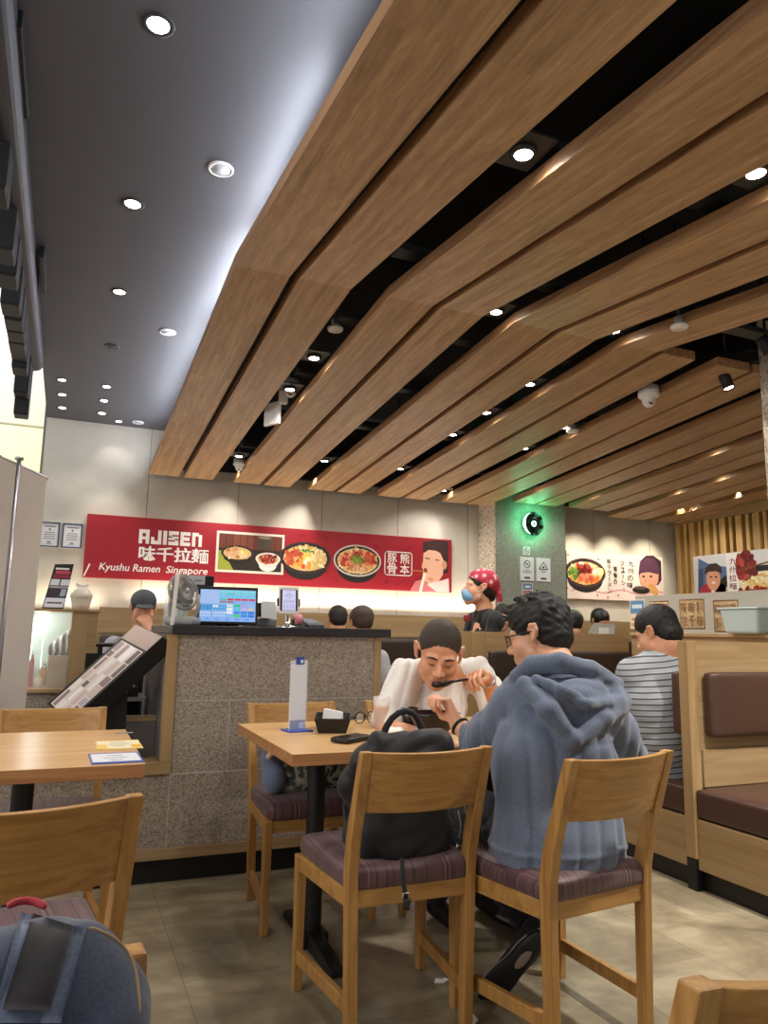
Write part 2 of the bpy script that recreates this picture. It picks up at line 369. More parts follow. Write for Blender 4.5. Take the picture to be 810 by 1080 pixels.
class Canvas:
    """flat artwork on a board: points are placed on the board's own plane"""
    def __init__(s, O, U, V, N): s.O = Vector(O); s.U = Vector(U).normalized(); s.V = Vector(V).normalized(); s.N = Vector(N).normalized(); s.k = 0
    def P(s, u, v, lay=0.0): return s.O + s.U*u + s.V*v + s.N*lay
    def poly(s, mb, pts, m, lay):
        vs = [s.P(u, v, lay) for u, v in pts]
        n = (vs[1]-vs[0]).cross(vs[2]-vs[0]); f = tuple(range(len(vs)))
        if n.dot(s.N) < 0: f = f[::-1]
        mb.add(vs, [f], m)
    def rect(s, mb, u0, v0, u1, v1, m, lay): s.poly(mb, [(u0, v0), (u1, v0), (u1, v1), (u0, v1)], m, lay)
    def ell(s, mb, cu, cv, ru, rv, m, lay, n=28, rot=0.0, a0=0, a1=2*PI):
        c, sn = math.cos(rot), math.sin(rot)
        pts = []
        full = abs(a1-a0-2*PI) < 1e-6
        for i in range(n if full else n+1):
            t = a0+(a1-a0)*i/n; x, y = ru*math.cos(t), rv*math.sin(t); pts.append((cu+x*c-y*sn, cv+x*sn+y*c))
        s.poly(mb, pts, m, lay)
    def line(s, mb, pts, w, m, lay):
        for (a, b) in zip(pts[:-1], pts[1:]):
            d = Vector((b[0]-a[0], b[1]-a[1])); 
            if d.length < 1e-9: continue
            d.normalize(); p = Vector((-d.y, d.x))*w/2; e = d*w*0.3
            s.poly(mb, [(a[0]-e.x-p.x, a[1]-e.y-p.y), (b[0]+e.x-p.x, b[1]+e.y-p.y), (b[0]+e.x+p.x, b[1]+e.y+p.y), (a[0]-e.x+p.x, a[1]-e.y+p.y)], m, lay)
    def text(s, mb, body, u, v, size, m, lay, align='LEFT', width=None, off=0.0, shear=0.0, height=None):
        c = bpy.data.curves.new('t', 'FONT'); c.body = body; c.size = 1.0; c.offset = off; c.shear = shear; c.resolution_u = 3
        o = bpy.data.objects.new('t', c); COL.objects.link(o)
        dg = bpy.context.evaluated_depsgraph_get(); me = bpy.data.meshes.new_from_object(o.evaluated_get(dg))
        xs = [p.co.x for p in me.vertices]; ys = [p.co.y for p in me.vertices]
        x0, x1, y0, y1 = min(xs), max(xs), min(ys), max(ys)
        sx = width/(x1-x0) if width else size; sy = height/(y1-y0) if height else size
        du = {'LEFT': 0, 'CENTER': -(x1-x0)*sx/2, 'RIGHT': -(x1-x0)*sx}[align]
        vs = [s.P(u+du+(p.co.x-x0)*sx, v+(p.co.y-y0)*sy, lay) for p in me.vertices]
        fs = [tuple(p.vertices) for p in me.polygons]
        if fs and (vs[fs[0][1]]-vs[fs[0][0]]).cross(vs[fs[0][2]]-vs[fs[0][1]]).dot(s.N) < 0: fs = [f[::-1] for f in fs]
        mb.add(vs, fs, m)
        bpy.data.objects.remove(o); bpy.data.curves.remove(c); bpy.data.meshes.remove(me)

# ------------------------------------------------------------------ smooth implicit bodies
def vec(p): return np.array((p[0], p[1], p[2]), dtype=np.float32)
class Field:
    def __init__(s, lo, hi, h):
        s.lo = np.array(lo, dtype=np.float32); s.h = h; s.n = np.ceil((np.array(hi)-s.lo)/h).astype(int)+1
        s.F = np.full(s.n, 0.5, dtype=np.float32)
    def _sl(s, lo, hi):
        a = np.clip(np.floor((lo-s.lo)/s.h).astype(int), 0, s.n-1); b = np.clip(np.ceil((hi-s.lo)/s.h).astype(int)+1, 1, s.n)
        g = [s.lo[i]+s.h*np.arange(a[i], b[i], dtype=np.float32) for i in range(3)]
        if min(len(x) for x in g) == 0: return None, None
        X, Y, Z = np.meshgrid(*g, indexing='ij')
        return tuple(slice(a[i], b[i]) for i in range(3)), np.stack((X, Y, Z), -1)
    def _put(s, sl, d, k, sub=False):
        F = s.F[sl]
        if sub:
            hh = np.clip(0.5-0.5*(F+d)/k, 0, 1); s.F[sl] = F*(1-hh)+(-d)*hh+k*hh*(1-hh)
        else:
            hh = np.clip(0.5+0.5*(F-d)/k, 0, 1); s.F[sl] = F*(1-hh)+d*hh-k*hh*(1-hh)
    def cone(s, a, b, ra, rb, k=0.02, flat=None, sub=False):
        a = vec(a); b = vec(b); R = max(ra, rb)+k+3*s.h+0.015
        sl, P = s._sl(np.minimum(a, b)-R, np.maximum(a, b)+R)
        if sl is None: return s
        Q = P-a; ab = b-a
        if flat is not None:
            n = vec(flat[0]); n = n/np.linalg.norm(n); f = flat[1]
            Q = Q+n*((Q@n)*(1/f-1))[..., None]; ab = ab+n*((ab@n)*(1/f-1))
        L = max(float(ab@ab), 1e-9); t = np.clip((Q@ab)/L, 0, 1)
        d = np.linalg.norm(Q-t[..., None]*ab, axis=-1)-(ra+(rb-ra)*t)
        if flat is not None: d = d*(0.5+0.5*flat[1])
        s._put(sl, d, k, sub); return s
    def path(s, pts, rs, k=0.02, flat=None):
        for i in range(len(pts)-1): s.cone(pts[i], pts[i+1], rs[i], rs[i+1], k, flat)
        return s
    def ell(s, c, r, k=0.02, R=None, sub=False):
        c = vec(c); r = vec(r); m = float(max(r))+k+3*s.h+0.015
        sl, P = s._sl(c-m, c+m)
        if sl is None: return s
        Q = P-c
        if R is not None: Q = Q @ np.array(R, dtype=np.float32)   # columns are the local axes
        k0 = np.linalg.norm(Q/r, axis=-1); k1 = np.linalg.norm(Q/(r*r), axis=-1)+1e-6
        s._put(sl, k0*(k0-1)/k1, k, sub); return s
    def disp(s, fn, band=0.05):
        idx = np.nonzero(np.abs(s.F) < band); P = s.lo+s.h*np.stack(idx, -1).astype(np.float32)
        s.F[idx] += fn(P); return s
    def clip(s, n, p, k=0.004):     # keep the side the normal n points away from
        X, Y, Z = [s.lo[i]+s.h*np.arange(s.n[i], dtype=np.float32) for i in range(3)]
        n = vec(n); n = n/np.linalg.norm(n); d = (X[:, None, None]*n[0]+Y[None, :, None]*n[1]+Z[None, None, :]*n[2])-float(n@vec(p))
        s.F = np.maximum(s.F, d.astype(np.float32)); return s
    def mesh(s, name, m, parent=None, T=None, smooth=1, inv=None):
        F = s.F; n = F.shape
        # surface nets
        S = F < 0
        c = S[:-1, :-1, :-1].astype(np.int8)
        for dx in (0, 1):
            for dy in (0, 1):
                for dz in (0, 1):
                    if dx+dy+dz: c = c+S[dx:n[0]-1+dx, dy:n[1]-1+dy, dz:n[2]-1+dz]
        act = (c > 0) & (c < 8); ci = np.nonzero(act); N = len(ci[0])
        if N == 0: return None
        vid = -np.ones(act.shape, dtype=np.int64); vid[ci] = np.arange(N)
        acc = np.zeros((N, 3)); cnt = np.zeros(N); base = np.stack(ci, -1)
        corners = [(i, j, k) for i in (0, 1) for j in (0, 1) for k in (0, 1)]
        for a in corners:
            for ax in range(3):
                if a[ax] == 1: continue
                b = list(a); b[ax] = 1
                fa = F[ci[0]+a[0], ci[1]+a[1], ci[2]+a[2]]; fb = F[ci[0]+b[0], ci[1]+b[1], ci[2]+b[2]]
                cr = (fa < 0) != (fb < 0); t = np.where(cr, fa/np.where(cr, fa-fb, 1), 0)
                p = base+np.array(a); p = p.astype(float); p[:, ax] += t
                acc[cr] += p[cr]; cnt[cr] += 1
        V = acc/np.maximum(cnt, 1)[:, None]
        quads = []
        for ax in range(3):
            o1, o2 = (ax+1) % 3, (ax+2) % 3
            sa = [slice(1, n[i]-1) for i in range(3)]; sb = list(sa); sa[ax] = slice(0, n[ax]-1); sb[ax] = slice(1, n[ax])
            A = S[tuple(sa)]; B = S[tuple(sb)]; e = np.nonzero(A != B)
            q = [e[0].copy(), e[1].copy(), e[2].copy()]; 
            for i in range(3):
                if i != ax: q[i] += 1
            def g(d1, d2):
                r = [q[0].copy(), q[1].copy(), q[2].copy()]; r[o1] -= d1; r[o2] -= d2; return vid[r[0], r[1], r[2]]
            Q = np.stack((g(1, 1), g(0, 1), g(0, 0), g(1, 0)), -1); fl = ~A[e]
            Q[fl] = Q[fl][:, ::-1]; quads.append(Q)
        Q = np.concatenate(quads)
        for _ in range(smooth):
            a2 = np.zeros_like(V); c2 = np.zeros(N)
            for i in range(4):
                np.add.at(a2, Q[:, i], V[Q[:, (i+1) % 4]]); np.add.at(c2, Q[:, i], 1)
                np.add.at(a2, Q[:, i], V[Q[:, (i-1) % 4]]); np.add.at(c2, Q[:, i], 1)
            V = V*0.5+0.5*a2/np.maximum(c2, 1)[:, None]
        W = s.lo+s.h*V
        if T is not None:
            Tm = np.array(T); W = W@Tm[:3, :3].T+Tm[:3, 3]
        me = bpy.data.meshes.new(name); me.vertices.add(N); me.vertices.foreach_set('co', W.astype(np.float32).ravel())
        nf = len(Q); me.loops.add(nf*4); me.loops.foreach_set('vertex_index', Q.astype(np.int32).ravel())
        me.polygons.add(nf); me.polygons.foreach_set('loop_start', np.arange(0, nf*4, 4, dtype=np.int32))
        me.polygons.foreach_set('use_smooth', np.ones(nf, dtype=bool)); me.update(calc_edges=True); me.validate()
        me.materials.append(m); o = bpy.data.objects.new(name, me); COL.objects.link(o)
        if parent: attach(o, parent)
        return o
_rs = np.random.RandomState(3)
_W = [( _rs.normal(size=3), _rs.uniform(0, 6.28)) for _ in range(24)]
def wob(P, f, n=6, o=0):
    r = 0
    for i in range(n):
        w, ph = _W[(i+o) % 24]; w = w/np.linalg.norm(w); r = r+np.sin((P@w.astype(np.float32))*f*(1+0.35*i/n)+ph)
    return r/n
def ridge(P, f, n=4, o=0, s=(1, 1, 1)):
    """sharp folds"""
    Q = P*np.array(s, dtype=np.float32)
    return 1-np.abs(wob(Q+0.03*wob(P, 14, 3, o+5)[..., None], f, n, o))*2.2
# ================================================================== the room
YW = 7.0; ZC = 2.958; XL = -0.29; XR = 6.85
b = MB(); b.box(-3.0, XR+0.1, -2.5, YW+0.1, -0.1, 0, M['floor']); struct(b.build('floor'))
# back wall of big concrete panels with narrow seams
b = MB(); xs = [XL, 0.60, 1.55, 2.72, 3.05, 4.065]
b.box(XL-0.02, XR+0.1, YW+0.012, YW+0.15, 0, 3.4, M['wall_seam'])
xs = [XL, 0.60, 1.43, 2.27, 3.10, 3.93, 4.77, 5.60, 6.43, XR]
for i in range(len(xs)-1):
    for (z0, z1) in ((0, 1.2), (1.203, 3.4)):
        b.box(xs[i]+(0.003 if i else 0), xs[i+1]-0.003, YW, YW+0.03, z0, z1, M['wall'])
struct(b.build('wall_back'))
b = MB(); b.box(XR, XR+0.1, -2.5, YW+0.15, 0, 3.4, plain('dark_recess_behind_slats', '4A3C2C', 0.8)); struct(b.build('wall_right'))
# dark painted ceiling on the left, open black ceiling over the wooden boards
b = MB(); b.box(XL, 1.22, -2.5, YW+0.02, ZC, ZC+0.08, M['dark_ceiling']); struct(b.build('ceiling'))
b = MB(); b.box(1.18, XR+0.1, -2.5, YW+0.1, 3.30, 3.38, M['plenum'])
b.box(1.16, 1.22, -2.5, YW, ZC+0.0, 3.34, M['plenum']); b.box(1.2, XR, YW-0.04, YW, 2.62, 3.30, M['plenum'])
struct(b.build('ceiling_void'))
# stone clad pillar on the back wall
b = MB(); b.box(4.065, 4.95, 6.66, YW+0.01, 0, 2.75, M['greenwall']); b.box(4.058, 4.0649, 6.655, YW+0.01, 0, 2.75, M['stone2'])
struct(b.build('wall_pillar'))
# hanging stone clad bulkhead at the right
b = MB(); b.box(3.875, 5.0, 2.70, 3.2, 1.97, 3.3, M['stone2']); struct(b.build('trim_1'))
# white mall wall far outside the open left side
b = MB(); b.box(-14, 1.5, 9.5, 9.6, -1, 9, M['mall']); b.box(-14, 1.5, 9.49, 9.4999, 3.47, 3.485, flat('B9B0A8')); struct(b.build('wall_outside'))
lamp('mall_light', 'AREA', (-3.0, 7.4, 6.5), 420, (1.0, 0.92, 0.90), (math.radians(50), 0, 0), shape='RECTANGLE', size=5, size_y=2.0)
l = lamp('green_sign_light', 'SPOT', (-0.95, 8.7, 2.9), 34, (0.72, 1.0, 0.10), None, spot_size=math.radians(85), spot_blend=1.0, shadow_soft_size=0.3); aim(l, (-0.62, 9.5, 3.0))
l = lamp('blue_glow_light', 'SPOT', (-2.2, 8.3, 5.2), 330, (0.35, 0.5, 1.0), None, spot_size=math.radians(75), spot_blend=1.0, shadow_soft_size=0.4); aim(l, (-1.25, 9.5, 5.6))  # unseen spot for the bluish glow high on the mall wall
# daylight-ish light of the mall entering from the open left side
l = lamp('mall_entrance_light', 'AREA', (-2.6, 1.5, 2.4), 70, (1.0, 0.95, 0.92), None, shape='RECTANGLE', size=3.5, size_y=1.6); aim(l, (1.0, 2.6, 0.9))

# ---- ceiling boards: bent at a ridge, in pairs
TA, TN = math.tan(math.radians(4.41)), math.tan(math.radians(6.28))
YB = 3.20; YE = 6.85; ZE = 2.507; ZB = ZE+TA*(YE-YB)
def zboard(y): return ZE+TA*(YE-y) if y >= YB else ZB-TN*(YB-y)
PAIRS = [(0.585, 0.843, 0.890, 1.15), (1.345, 1.592, 1.638, 1.885), (2.075, 2.325, 2.372, 2.615), (2.80, 3.05, 3.095, 3.345),
         (3.53, 3.79, 3.825, 4.075), (4.25, 4.51, 4.545, 4.795), (4.96, 5.22, 5.255, 5.50), (5.66, 5.92, 5.955, 6.20), (6.36, 6.60, 6.63, 6.84)]
ORD = ['first', 'second', 'third', 'fourth', 'fifth', 'sixth', 'seventh', 'eighth', 'ninth']
THK = 0.055
def board(x0, x1, ys, label):
    bm = MB(); n = len(ys); vs = []
    for y in ys:
        z = zboard(y); vs += [(x0, y, z), (x1, y, z), (x1, y, z+THK), (x0, y, z+THK)]
    for i in range(n-1):
        o = i*4
        bm.add([vs[o+j] for j in range(8)], [(0, 1, 5, 4)], M['board'])
        bm.add([vs[o+j] for j in range(8)], [(1, 2, 6, 5), (2, 3, 7, 6), (3, 0, 4, 7)], M['board_edge'])
    bm.add(vs[:4], [(3, 2, 1, 0)], M['board_edge']); bm.add(vs[-4:], [(0, 1, 2, 3)], M['board_edge'])
    o = bm.build('ceiling_board'); tag(o, label, 'ceiling board', 'suspended wooden ceiling boards'); return o
for i, p in enumerate(PAIRS):
    ye = YE if i < 5 else YE-0.02
    if i == 5 or i == 6: ye = 6.60
    for s, (a, c) in enumerate(((p[0], p[1]), (p[2], p[3]))):
        side = ('left', 'right')[s]
        if i < 3 or (i == 3 and s == 0): ys = [-0.6, YB, 4.9, ye] if True else None; kind = 'long wooden ceiling board bent at the ridge'
        else: ys = [YB, 4.9, ye]; kind = 'short straight wooden ceiling board over the booths'
        ys = [-0.6, YB, ye] if ys[0] < 0 else [YB, ye]
        board(a, c, ys, f'{kind}, {side} board of the {ORD[i]} pair from the left')
# black strips added over each pair's narrow slot to keep cove glow out
bm = MB()
for i, p in enumerate(PAIRS):
    ys = [-0.6, YB, YE-0.02] if i < 3 else [YB, 6.55]
    for a, c in zip(ys[:-1], ys[1:]):
        x0, x1 = p[1]-0.06, p[2]+0.06; z0, z1 = zboard(a)+THK+0.001, zboard(c)+THK+0.001
        bm.hexa([(x0, a, z0), (x1, a, z0), (x1, c, z1), (x0, c, z1), (x0, a, z0+0.012), (x1, a, z0+0.012), (x1, c, z1+0.012), (x0, c, z1+0.012)], M['plenum'])
struct(bm.build('trim_slot_blocker'))
# thin dark rods the boards hang from, crossing the gaps
k = 0
for y in (0.9, 1.9, 2.9, 3.7, 4.5, 5.3, 6.1):
    bm = MB(); zz = zboard(y)+THK+0.045
    bm.box(1.25, XR, y-0.045, y+0.045, zz, zz+0.03, M['blackbar'])
    for x in (1.26, 2.0, 2.7, 3.4, 4.8, 6.2): bm.tube([(x, y, zz+0.02), (x, y, 3.3)], 0.006, 6, M['blackbar'])
    o = bm.build('ceiling_crossbar')
    tag(o, f'dark steel crossbar above the wooden boards, {ORD[k]} from the photographer', 'crossbar', 'steel crossbars in the open ceiling'); k += 1
# ducts in the open ceiling
def duct(pts, r, label):
    bm = MB(); bm.tube(pts, r, 16, M['blackbar']); o = bm.build('air_duct'); tag(o, label, 'duct')
duct([(1.98, 3.6, 2.95), (1.98, 6.6, 2.86)], 0.06, 'dark round duct seen in the gap after the second pair of boards')
duct([(2.0, 1.6, 3.08), (2.0, 3.3, 3.10)], 0.09, 'large dark duct above the near gap beside the ridge')
bm = MB(); bm.box(4.1, 4.16, 3.4, 5.6, 2.98, 3.03, M['metal']); bm.box(4.0, 4.26, 3.35, 5.65, 3.03, 3.06, M['blackbar']); o = bm.build('linear_diffuser'); tag(o, 'long narrow metal air diffuser between the boards over the booths', 'air diffuser')

# ---- downlights
def downlight(loc, label, lit=True, energy=16, r=0.030, color=NEUT, group='downlights between the ceiling boards', size=150, tilt=None):
    t = empty('downlight', loc, 0, label, 'downlight', group)
    a = MB(); a.lathe([(r*1.02, -0.012), (r*1.35, -0.012), (r*1.5, -0.006), (r*1.5, 0.0), (r*1.2, 0.02), (0.0, 0.02)], 24, M['blackbar']); a.box(-0.075, 0.075, -0.09, 0.09, 0.003, 0.012, M['blackbar'])
    a.build('housing', None, t)
    c = MB(); c.lathe([(0.0, -0.0115), (r, -0.0115), (r*1.05, -0.004), (r, 0.0), (0, 0.0)], 24, M['lens'] if lit else M['grey']); c.build('lens', None, t)
    if lit and energy:
        lamp('downlight_lamp', 'SPOT', (loc[0], loc[1], loc[2]-0.03), energy, color, (0, 0, 0), spot_size=math.radians(size), spot_blend=0.6, shadow_soft_size=0.03)
    return t
near = ['nearest', 'second', 'third', 'fourth', 'fifth', 'sixth']
GAPS = {0: (1.255, [1.87, 4.12, 4.64, 6.21]), 1: (1.98, [1.60, 3.223, 6.08]), 2: (2.70, [3.15, 3.98, 4.54, 5.06, 6.07]),
        3: (3.43, [4.6, 5.15, 6.62]), 4: (4.15, [6.08]), 5: (4.87, [4.55, 6.15]), 6: (5.58, [5.15, 5.72]), 7: (6.28, [4.9, 6.2])}
for g, (x, ys) in GAPS.items():
    for i, y in enumerate(ys):
        downlight((x, y, zboard(y)+0.062), f'lit round downlight in the gap after the {ORD[g]} board pair, {near[i]} of that gap', True, 26 if y < 5 else 16)
# downlights right at the back wall: they draw the bright scallops
for i, x in enumerate((0.28, 1.30, 2.05, 2.95, 3.50)):
    l = lamp('wall_spot_lamp', 'SPOT', (x, 6.60, 2.62), 30 if i else 10, (1.0, 0.93, 0.82), None, spot_size=math.radians(70), spot_blend=0.9, shadow_soft_size=0.02); aim(l, (x, 6.95, 1.9))
for i, x in enumerate((5.35, 5.85, 6.35)):
    l = lamp('wall_spot_lamp', 'SPOT', (x, 6.45, 2.52), 40, (1.0, 0.88, 0.66), None, spot_size=math.radians(60), spot_blend=0.9, shadow_soft_size=0.02); aim(l, (x, 7.0, 1.9))
for y in (6.4, 5.6, 4.8):
    l = lamp('wall_spot_lamp', 'SPOT', (6.35, y, 2.66), 34, (1.0, 0.82, 0.52), None, spot_size=math.radians(80), spot_blend=0.9, shadow_soft_size=0.02); aim(l, (6.85, y, 1.7))
# recessed lights and round speakers in the dark ceiling
def recessed(x, y, lit, label, e=6, r=0.035, col=NEUT):
    t = empty('downlight', (x, y, ZC), 0, label, 'downlight', 'recessed lights in the dark ceiling')
    a = MB(); a.lathe([(r*0.9, 0.0), (r*0.95, -0.004), (r*1.35, -0.004), (r*1.4, 0.0)], 28, M['blackbar']); a.build('trim_ring', None, t)
    c = MB(); c.lathe([(0.0, -0.003), (r*0.9, -0.003), (r*0.9, 0)], 28, M['lens'] if lit else M['blackbar']); c.build('lens', None, t)
    if lit and e: lamp('downlight_lamp', 'SPOT', (x, y, ZC-0.02), e, col, (0, 0, 0), spot_size=math.radians(90), spot_blend=0.5, shadow_soft_size=0.03)
recessed(0.117, 2.12, True, 'large bright recessed spotlight at the top of the dark ceiling', 14, 0.036)
recessed(0.126, 3.17, True, 'yellowish recessed light in the dark ceiling, second from the top', 12, 0.036, WARM)
recessed(0.13, 4.10, True, 'recessed light in the dark ceiling, third from the top', 12, 0.032)
recessed(0.138, 4.97, False, 'unlit recessed light between two lit ones in the dark ceiling')
for i, y in enumerate((5.84, 6.23, 6.62)):
    recessed(-0.165, y, True, f'small lit recessed light of the left-hand row near the back wall, {near[i]} one', 6, 0.03)
    recessed(0.148, y+0.02, True, f'small lit recessed light of the right-hand row near the back wall, {near[i]} one', 6, 0.03)
recessed(0.297, 6.85, True, 'small lit recessed light closest to the back wall in the dark ceiling', 4, 0.026)
for (x, y, r, lb) in ((0.428, 2.76, 0.05, 'round white ceiling speaker in the dark ceiling, the nearer larger one'), (0.443, 4.56, 0.05, 'round white ceiling speaker in the dark ceiling, the middle one'),
                      (0.458, 6.80, 0.05, 'round white ceiling speaker in the dark ceiling, by the back wall')):
    t = empty('ceiling_speaker', (x, y, ZC), 0, lb, 'speaker', 'round speakers in the dark ceiling')
    a = MB(); a.lathe([(r, 0), (r, -0.006), (r*0.86, -0.010), (r*0.84, -0.006)], 32, M['white']); a.build('rim', None, t)
    c = MB(); c.lathe([(0, -0.008), (r*0.84, -0.006), (r*0.84, 0)], 32, plain('speaker_grille', 'B9BBC0', 0.6, var=0.35, vs=220)); c.build('grille', None, t)

# ---- things fixed between the boards
def dome_cam(x, y, z, label, s=1.0):
    t = empty('security_camera', (x, y, z), 0, label, 'security camera')
    a = MB(); a.lathe([(0.0, 0.06*s), (0.062*s, 0.06*s), (0.066*s, 0.0), (0.06*s, -0.012*s), (0, -0.012*s)], 32, M['white']); a.build('base', None, t)
    c = MB(); c.lathe([(0.044*s, -0.012*s), (0.043*s, -0.035*s), (0.034*s, -0.06*s), (0.018*s, -0.073*s), (0, -0.076*s)], 28, M['white']); c.build('dome', None, t)
    d = MB(); d.lathe([(0, -0.012), (0.014, -0.010), (0.016, 0)], 20, M['blackgloss'], TRS((-0.012*s, -0.034*s, -0.052*s), 0, math.radians(40))); d.build('camera_lens', None, t)
    if z+0.06*s < 3.28: e = MB(); e.tube([(0, 0, 0.06*s), (0, 0, 3.30-z)], 0.012, 10, M['blackbar']); e.build('drop_rod', None, t)
dome_cam(1.29, 4.75, 2.78, 'white dome camera in the first gap above the hanging sign', 0.9)
dome_cam(1.30, 6.40, 2.58, 'small white dome camera by the back wall at the first gap', 0.8)
dome_cam(3.46, 3.72, 2.735, 'white dome camera hanging below the fourth pair of boards', 1.05)
def disc_sensor(x, y, z, r, label):
    t = empty('ceiling_sensor', (x, y, z), 0, label, 'smoke detector')
    a = MB(); a.lathe([(0, -0.012), (r*0.9, -0.012), (r, -0.004), (r, 0.004), (r*0.55, 0.01), (r*0.55, 0.05), (0, 0.05)], 28, M['white']); a.build('sensor_plate', None, t)
    e = MB(); e.tube([(0, 0, 0.05), (0, 0, 3.3-z)], 0.01, 10, M['blackbar']); e.build('drop_rod', None, t)
disc_sensor(2.79, 2.76, 2.73, 0.045, 'round white smoke detector disc in the third gap near the ridge')
disc_sensor(3.47, 4.55, 2.70, 0.045, 'round white smoke detector disc in the fourth gap')
disc_sensor(1.27, 3.78, 2.83, 0.045, 'small grey round sensor high in the first gap')
def spot_head(x, y, z, aimv, label):
    t = empty('spotlight', (x, y, z), 0, label, 'spotlight', 'black track spotlights by the bulkhead')
    a = MB(); a.tube([(0, 0, 0.045), (0, 0, 0.16)], 0.008, 10, M['black']); a.box(-0.05, 0.05, -0.018, 0.018, 0.16, 0.185, M['black']); a.tube([(0, 0, 0.185), (0, 0, 3.30-z)], 0.01, 8, M['black']); a.build('bracket', None, t)
    T = Vector(aimv).to_track_quat('Z', 'Y').to_matrix().to_4x4()
    c = MB(); c.lathe([(0, -0.05), (0.032, -0.05), (0.036, -0.04), (0.036, 0.05), (0.031, 0.05), (0.031, 0.042), (0, 0.042)], 24, M['black'], T); c.build('head', None, t)
    d = MB(); d.lathe([(0, 0.044), (0.030, 0.044), (0.030, 0.043)], 24, M['lens'], T); d.build('lens', None, t)
    l = lamp('spotlight_lamp', 'SPOT', Vector((x, y, z))+Vector(aimv).normalized()*0.06, 12, NEUT, None, spot_size=math.radians(60), spot_blend=0.5, shadow_soft_size=0.03); l.rotation_euler = Vector(aimv).to_track_quat('-Z', 'Y').to_euler()
spot_head(3.70, 3.30, 2.74, (0.15, -0.25, -1), 'black track spotlight hanging left of the stone bulkhead')
spot_head(3.50, 2.84, 2.78, (0.45, -0.2, -1), 'black track spotlight at the right edge above the bulkhead')
# white sign box hanging edge-on in the first gap
t = empty('hanging_sign', (1.22, 4.95, 2.72), 0, 'white hanging sign box seen nearly edge-on in the first ceiling gap', 'hanging sign')
a = MB(); a.box(-0.075, 0.075, -0.012, 0.012, -0.16, 0.0, M['white']); a.build('sign_panel', None, t, bev=0.003, rotz=math.radians(-62))
a = MB(); a.box(-0.028, 0.028, -0.02, 0.02, -0.02, 0.09, M['white']); a.tube([(0, 0, 0.09), (0, 0, 0.57)], 0.008, 8, M['blackbar']); a.build('mounting_box', None, t, loc=(0.05, -0.08, 0.0))
# ================================================================== signs and posters on the walls
WN = (0, -1, 0)
def W(px, py, Y): p = at(px, py, Y=Y); return (p.x, p.z)
RED = flat('A11A2A', 0.5); RED2 = flat('8F1420', 0.5); INK = flat('1A1715'); CREAM = flat('F1E6D2'); WHT = flat('F3EEE9')
FOODS = {'noodle': ['E8D29A', 'D9B870', 'F0E2B8', 'CFA65A', 'E3C27F'], 'meat': ['B6452C', 'D2694A', 'E08E6C', '9C3322', 'C9543A'], 'green': ['4E7A2C', '6F9A3C', '87B04E', '3F6424'],
         'red': ['7E1E1C', '99302A', '5E1414', 'B4463A'], 'pork': ['D9A982', 'C58A62', 'EBC8A4', 'B3744C'], 'egg': ['F6E7A6', 'F0C93E'], 'veg': ['E3742C', 'F0A040', 'F4ECDC', 'D84A2A', 'E9B254']}
def scatter(cv, mb, cu, cv_, ru, rv, kind, n, smin, smax, lay, rnd, elong=2.0):
    for i in range(n):
        a = rnd.uniform(0, 2*PI); r = math.sqrt(rnd.random())
        u, v = cu+ru*r*math.cos(a), cv_+rv*r*math.sin(a); s = rnd.uniform(smin, smax)
        cv.ell(mb, u, v, s*elong, s, flat(rnd.choice(FOODS[kind]), 0.4), lay+i*0.000004, 9, rnd.uniform(0, PI))
def ramen(cv, mb, cu, cv_, ru, rv, lay, rnd, layers, bowl='1B1615', rim='3A2C28'):
    cv.ell(mb, cu, cv_-rv*0.42, ru*0.86, rv*0.95, flat(bowl), lay)
    cv.ell(mb, cu, cv_, ru, rv, flat(rim), lay+0.0002); cv.ell(mb, cu, cv_, ru*0.93, rv*0.9, flat(bowl), lay+0.0003)
    cv.ell(mb, cu, cv_-rv*0.03, ru*0.85, rv*0.8, flat('D8B97C'), lay+0.0004)
    for j, (kind, du, dv, su, sv, n, a, b_, e) in enumerate(layers):
        scatter(cv, mb, cu+du*ru, cv_+dv*rv, su*ru, sv*rv, kind, n, a*ru, b_*ru, lay+0.0006+j*0.0004, rnd, e)
rnd = random.Random(11)
# ---- the long red banner
X0, X1, Z0, Z1 = 0.105, 3.706, 1.569, 2.124
t = empty('wall_banner', (0, 0, 0), 0, 'long red restaurant banner with noodle bowls on the back wall', 'banner')
b = MB(); b.box(X0, X1, 6.95, 6.999, Z0, Z1, RED); b.build('banner_board', None, t)
cv = Canvas((0, 6.95, 0), (1, 0, 0), (0, 0, 1), WN)
m = MB()
for i in range(46):     # faint darker damask waves of the banner print
    u = 2.0+rnd.random()*1.5; v = Z0+0.03+rnd.random()*0.48
    cv.ell(m, u, v, 0.035, 0.01, flat('941724', 0.5), 0.001, 10, rnd.uniform(0, PI))
m.build('printed_pattern', None, t)
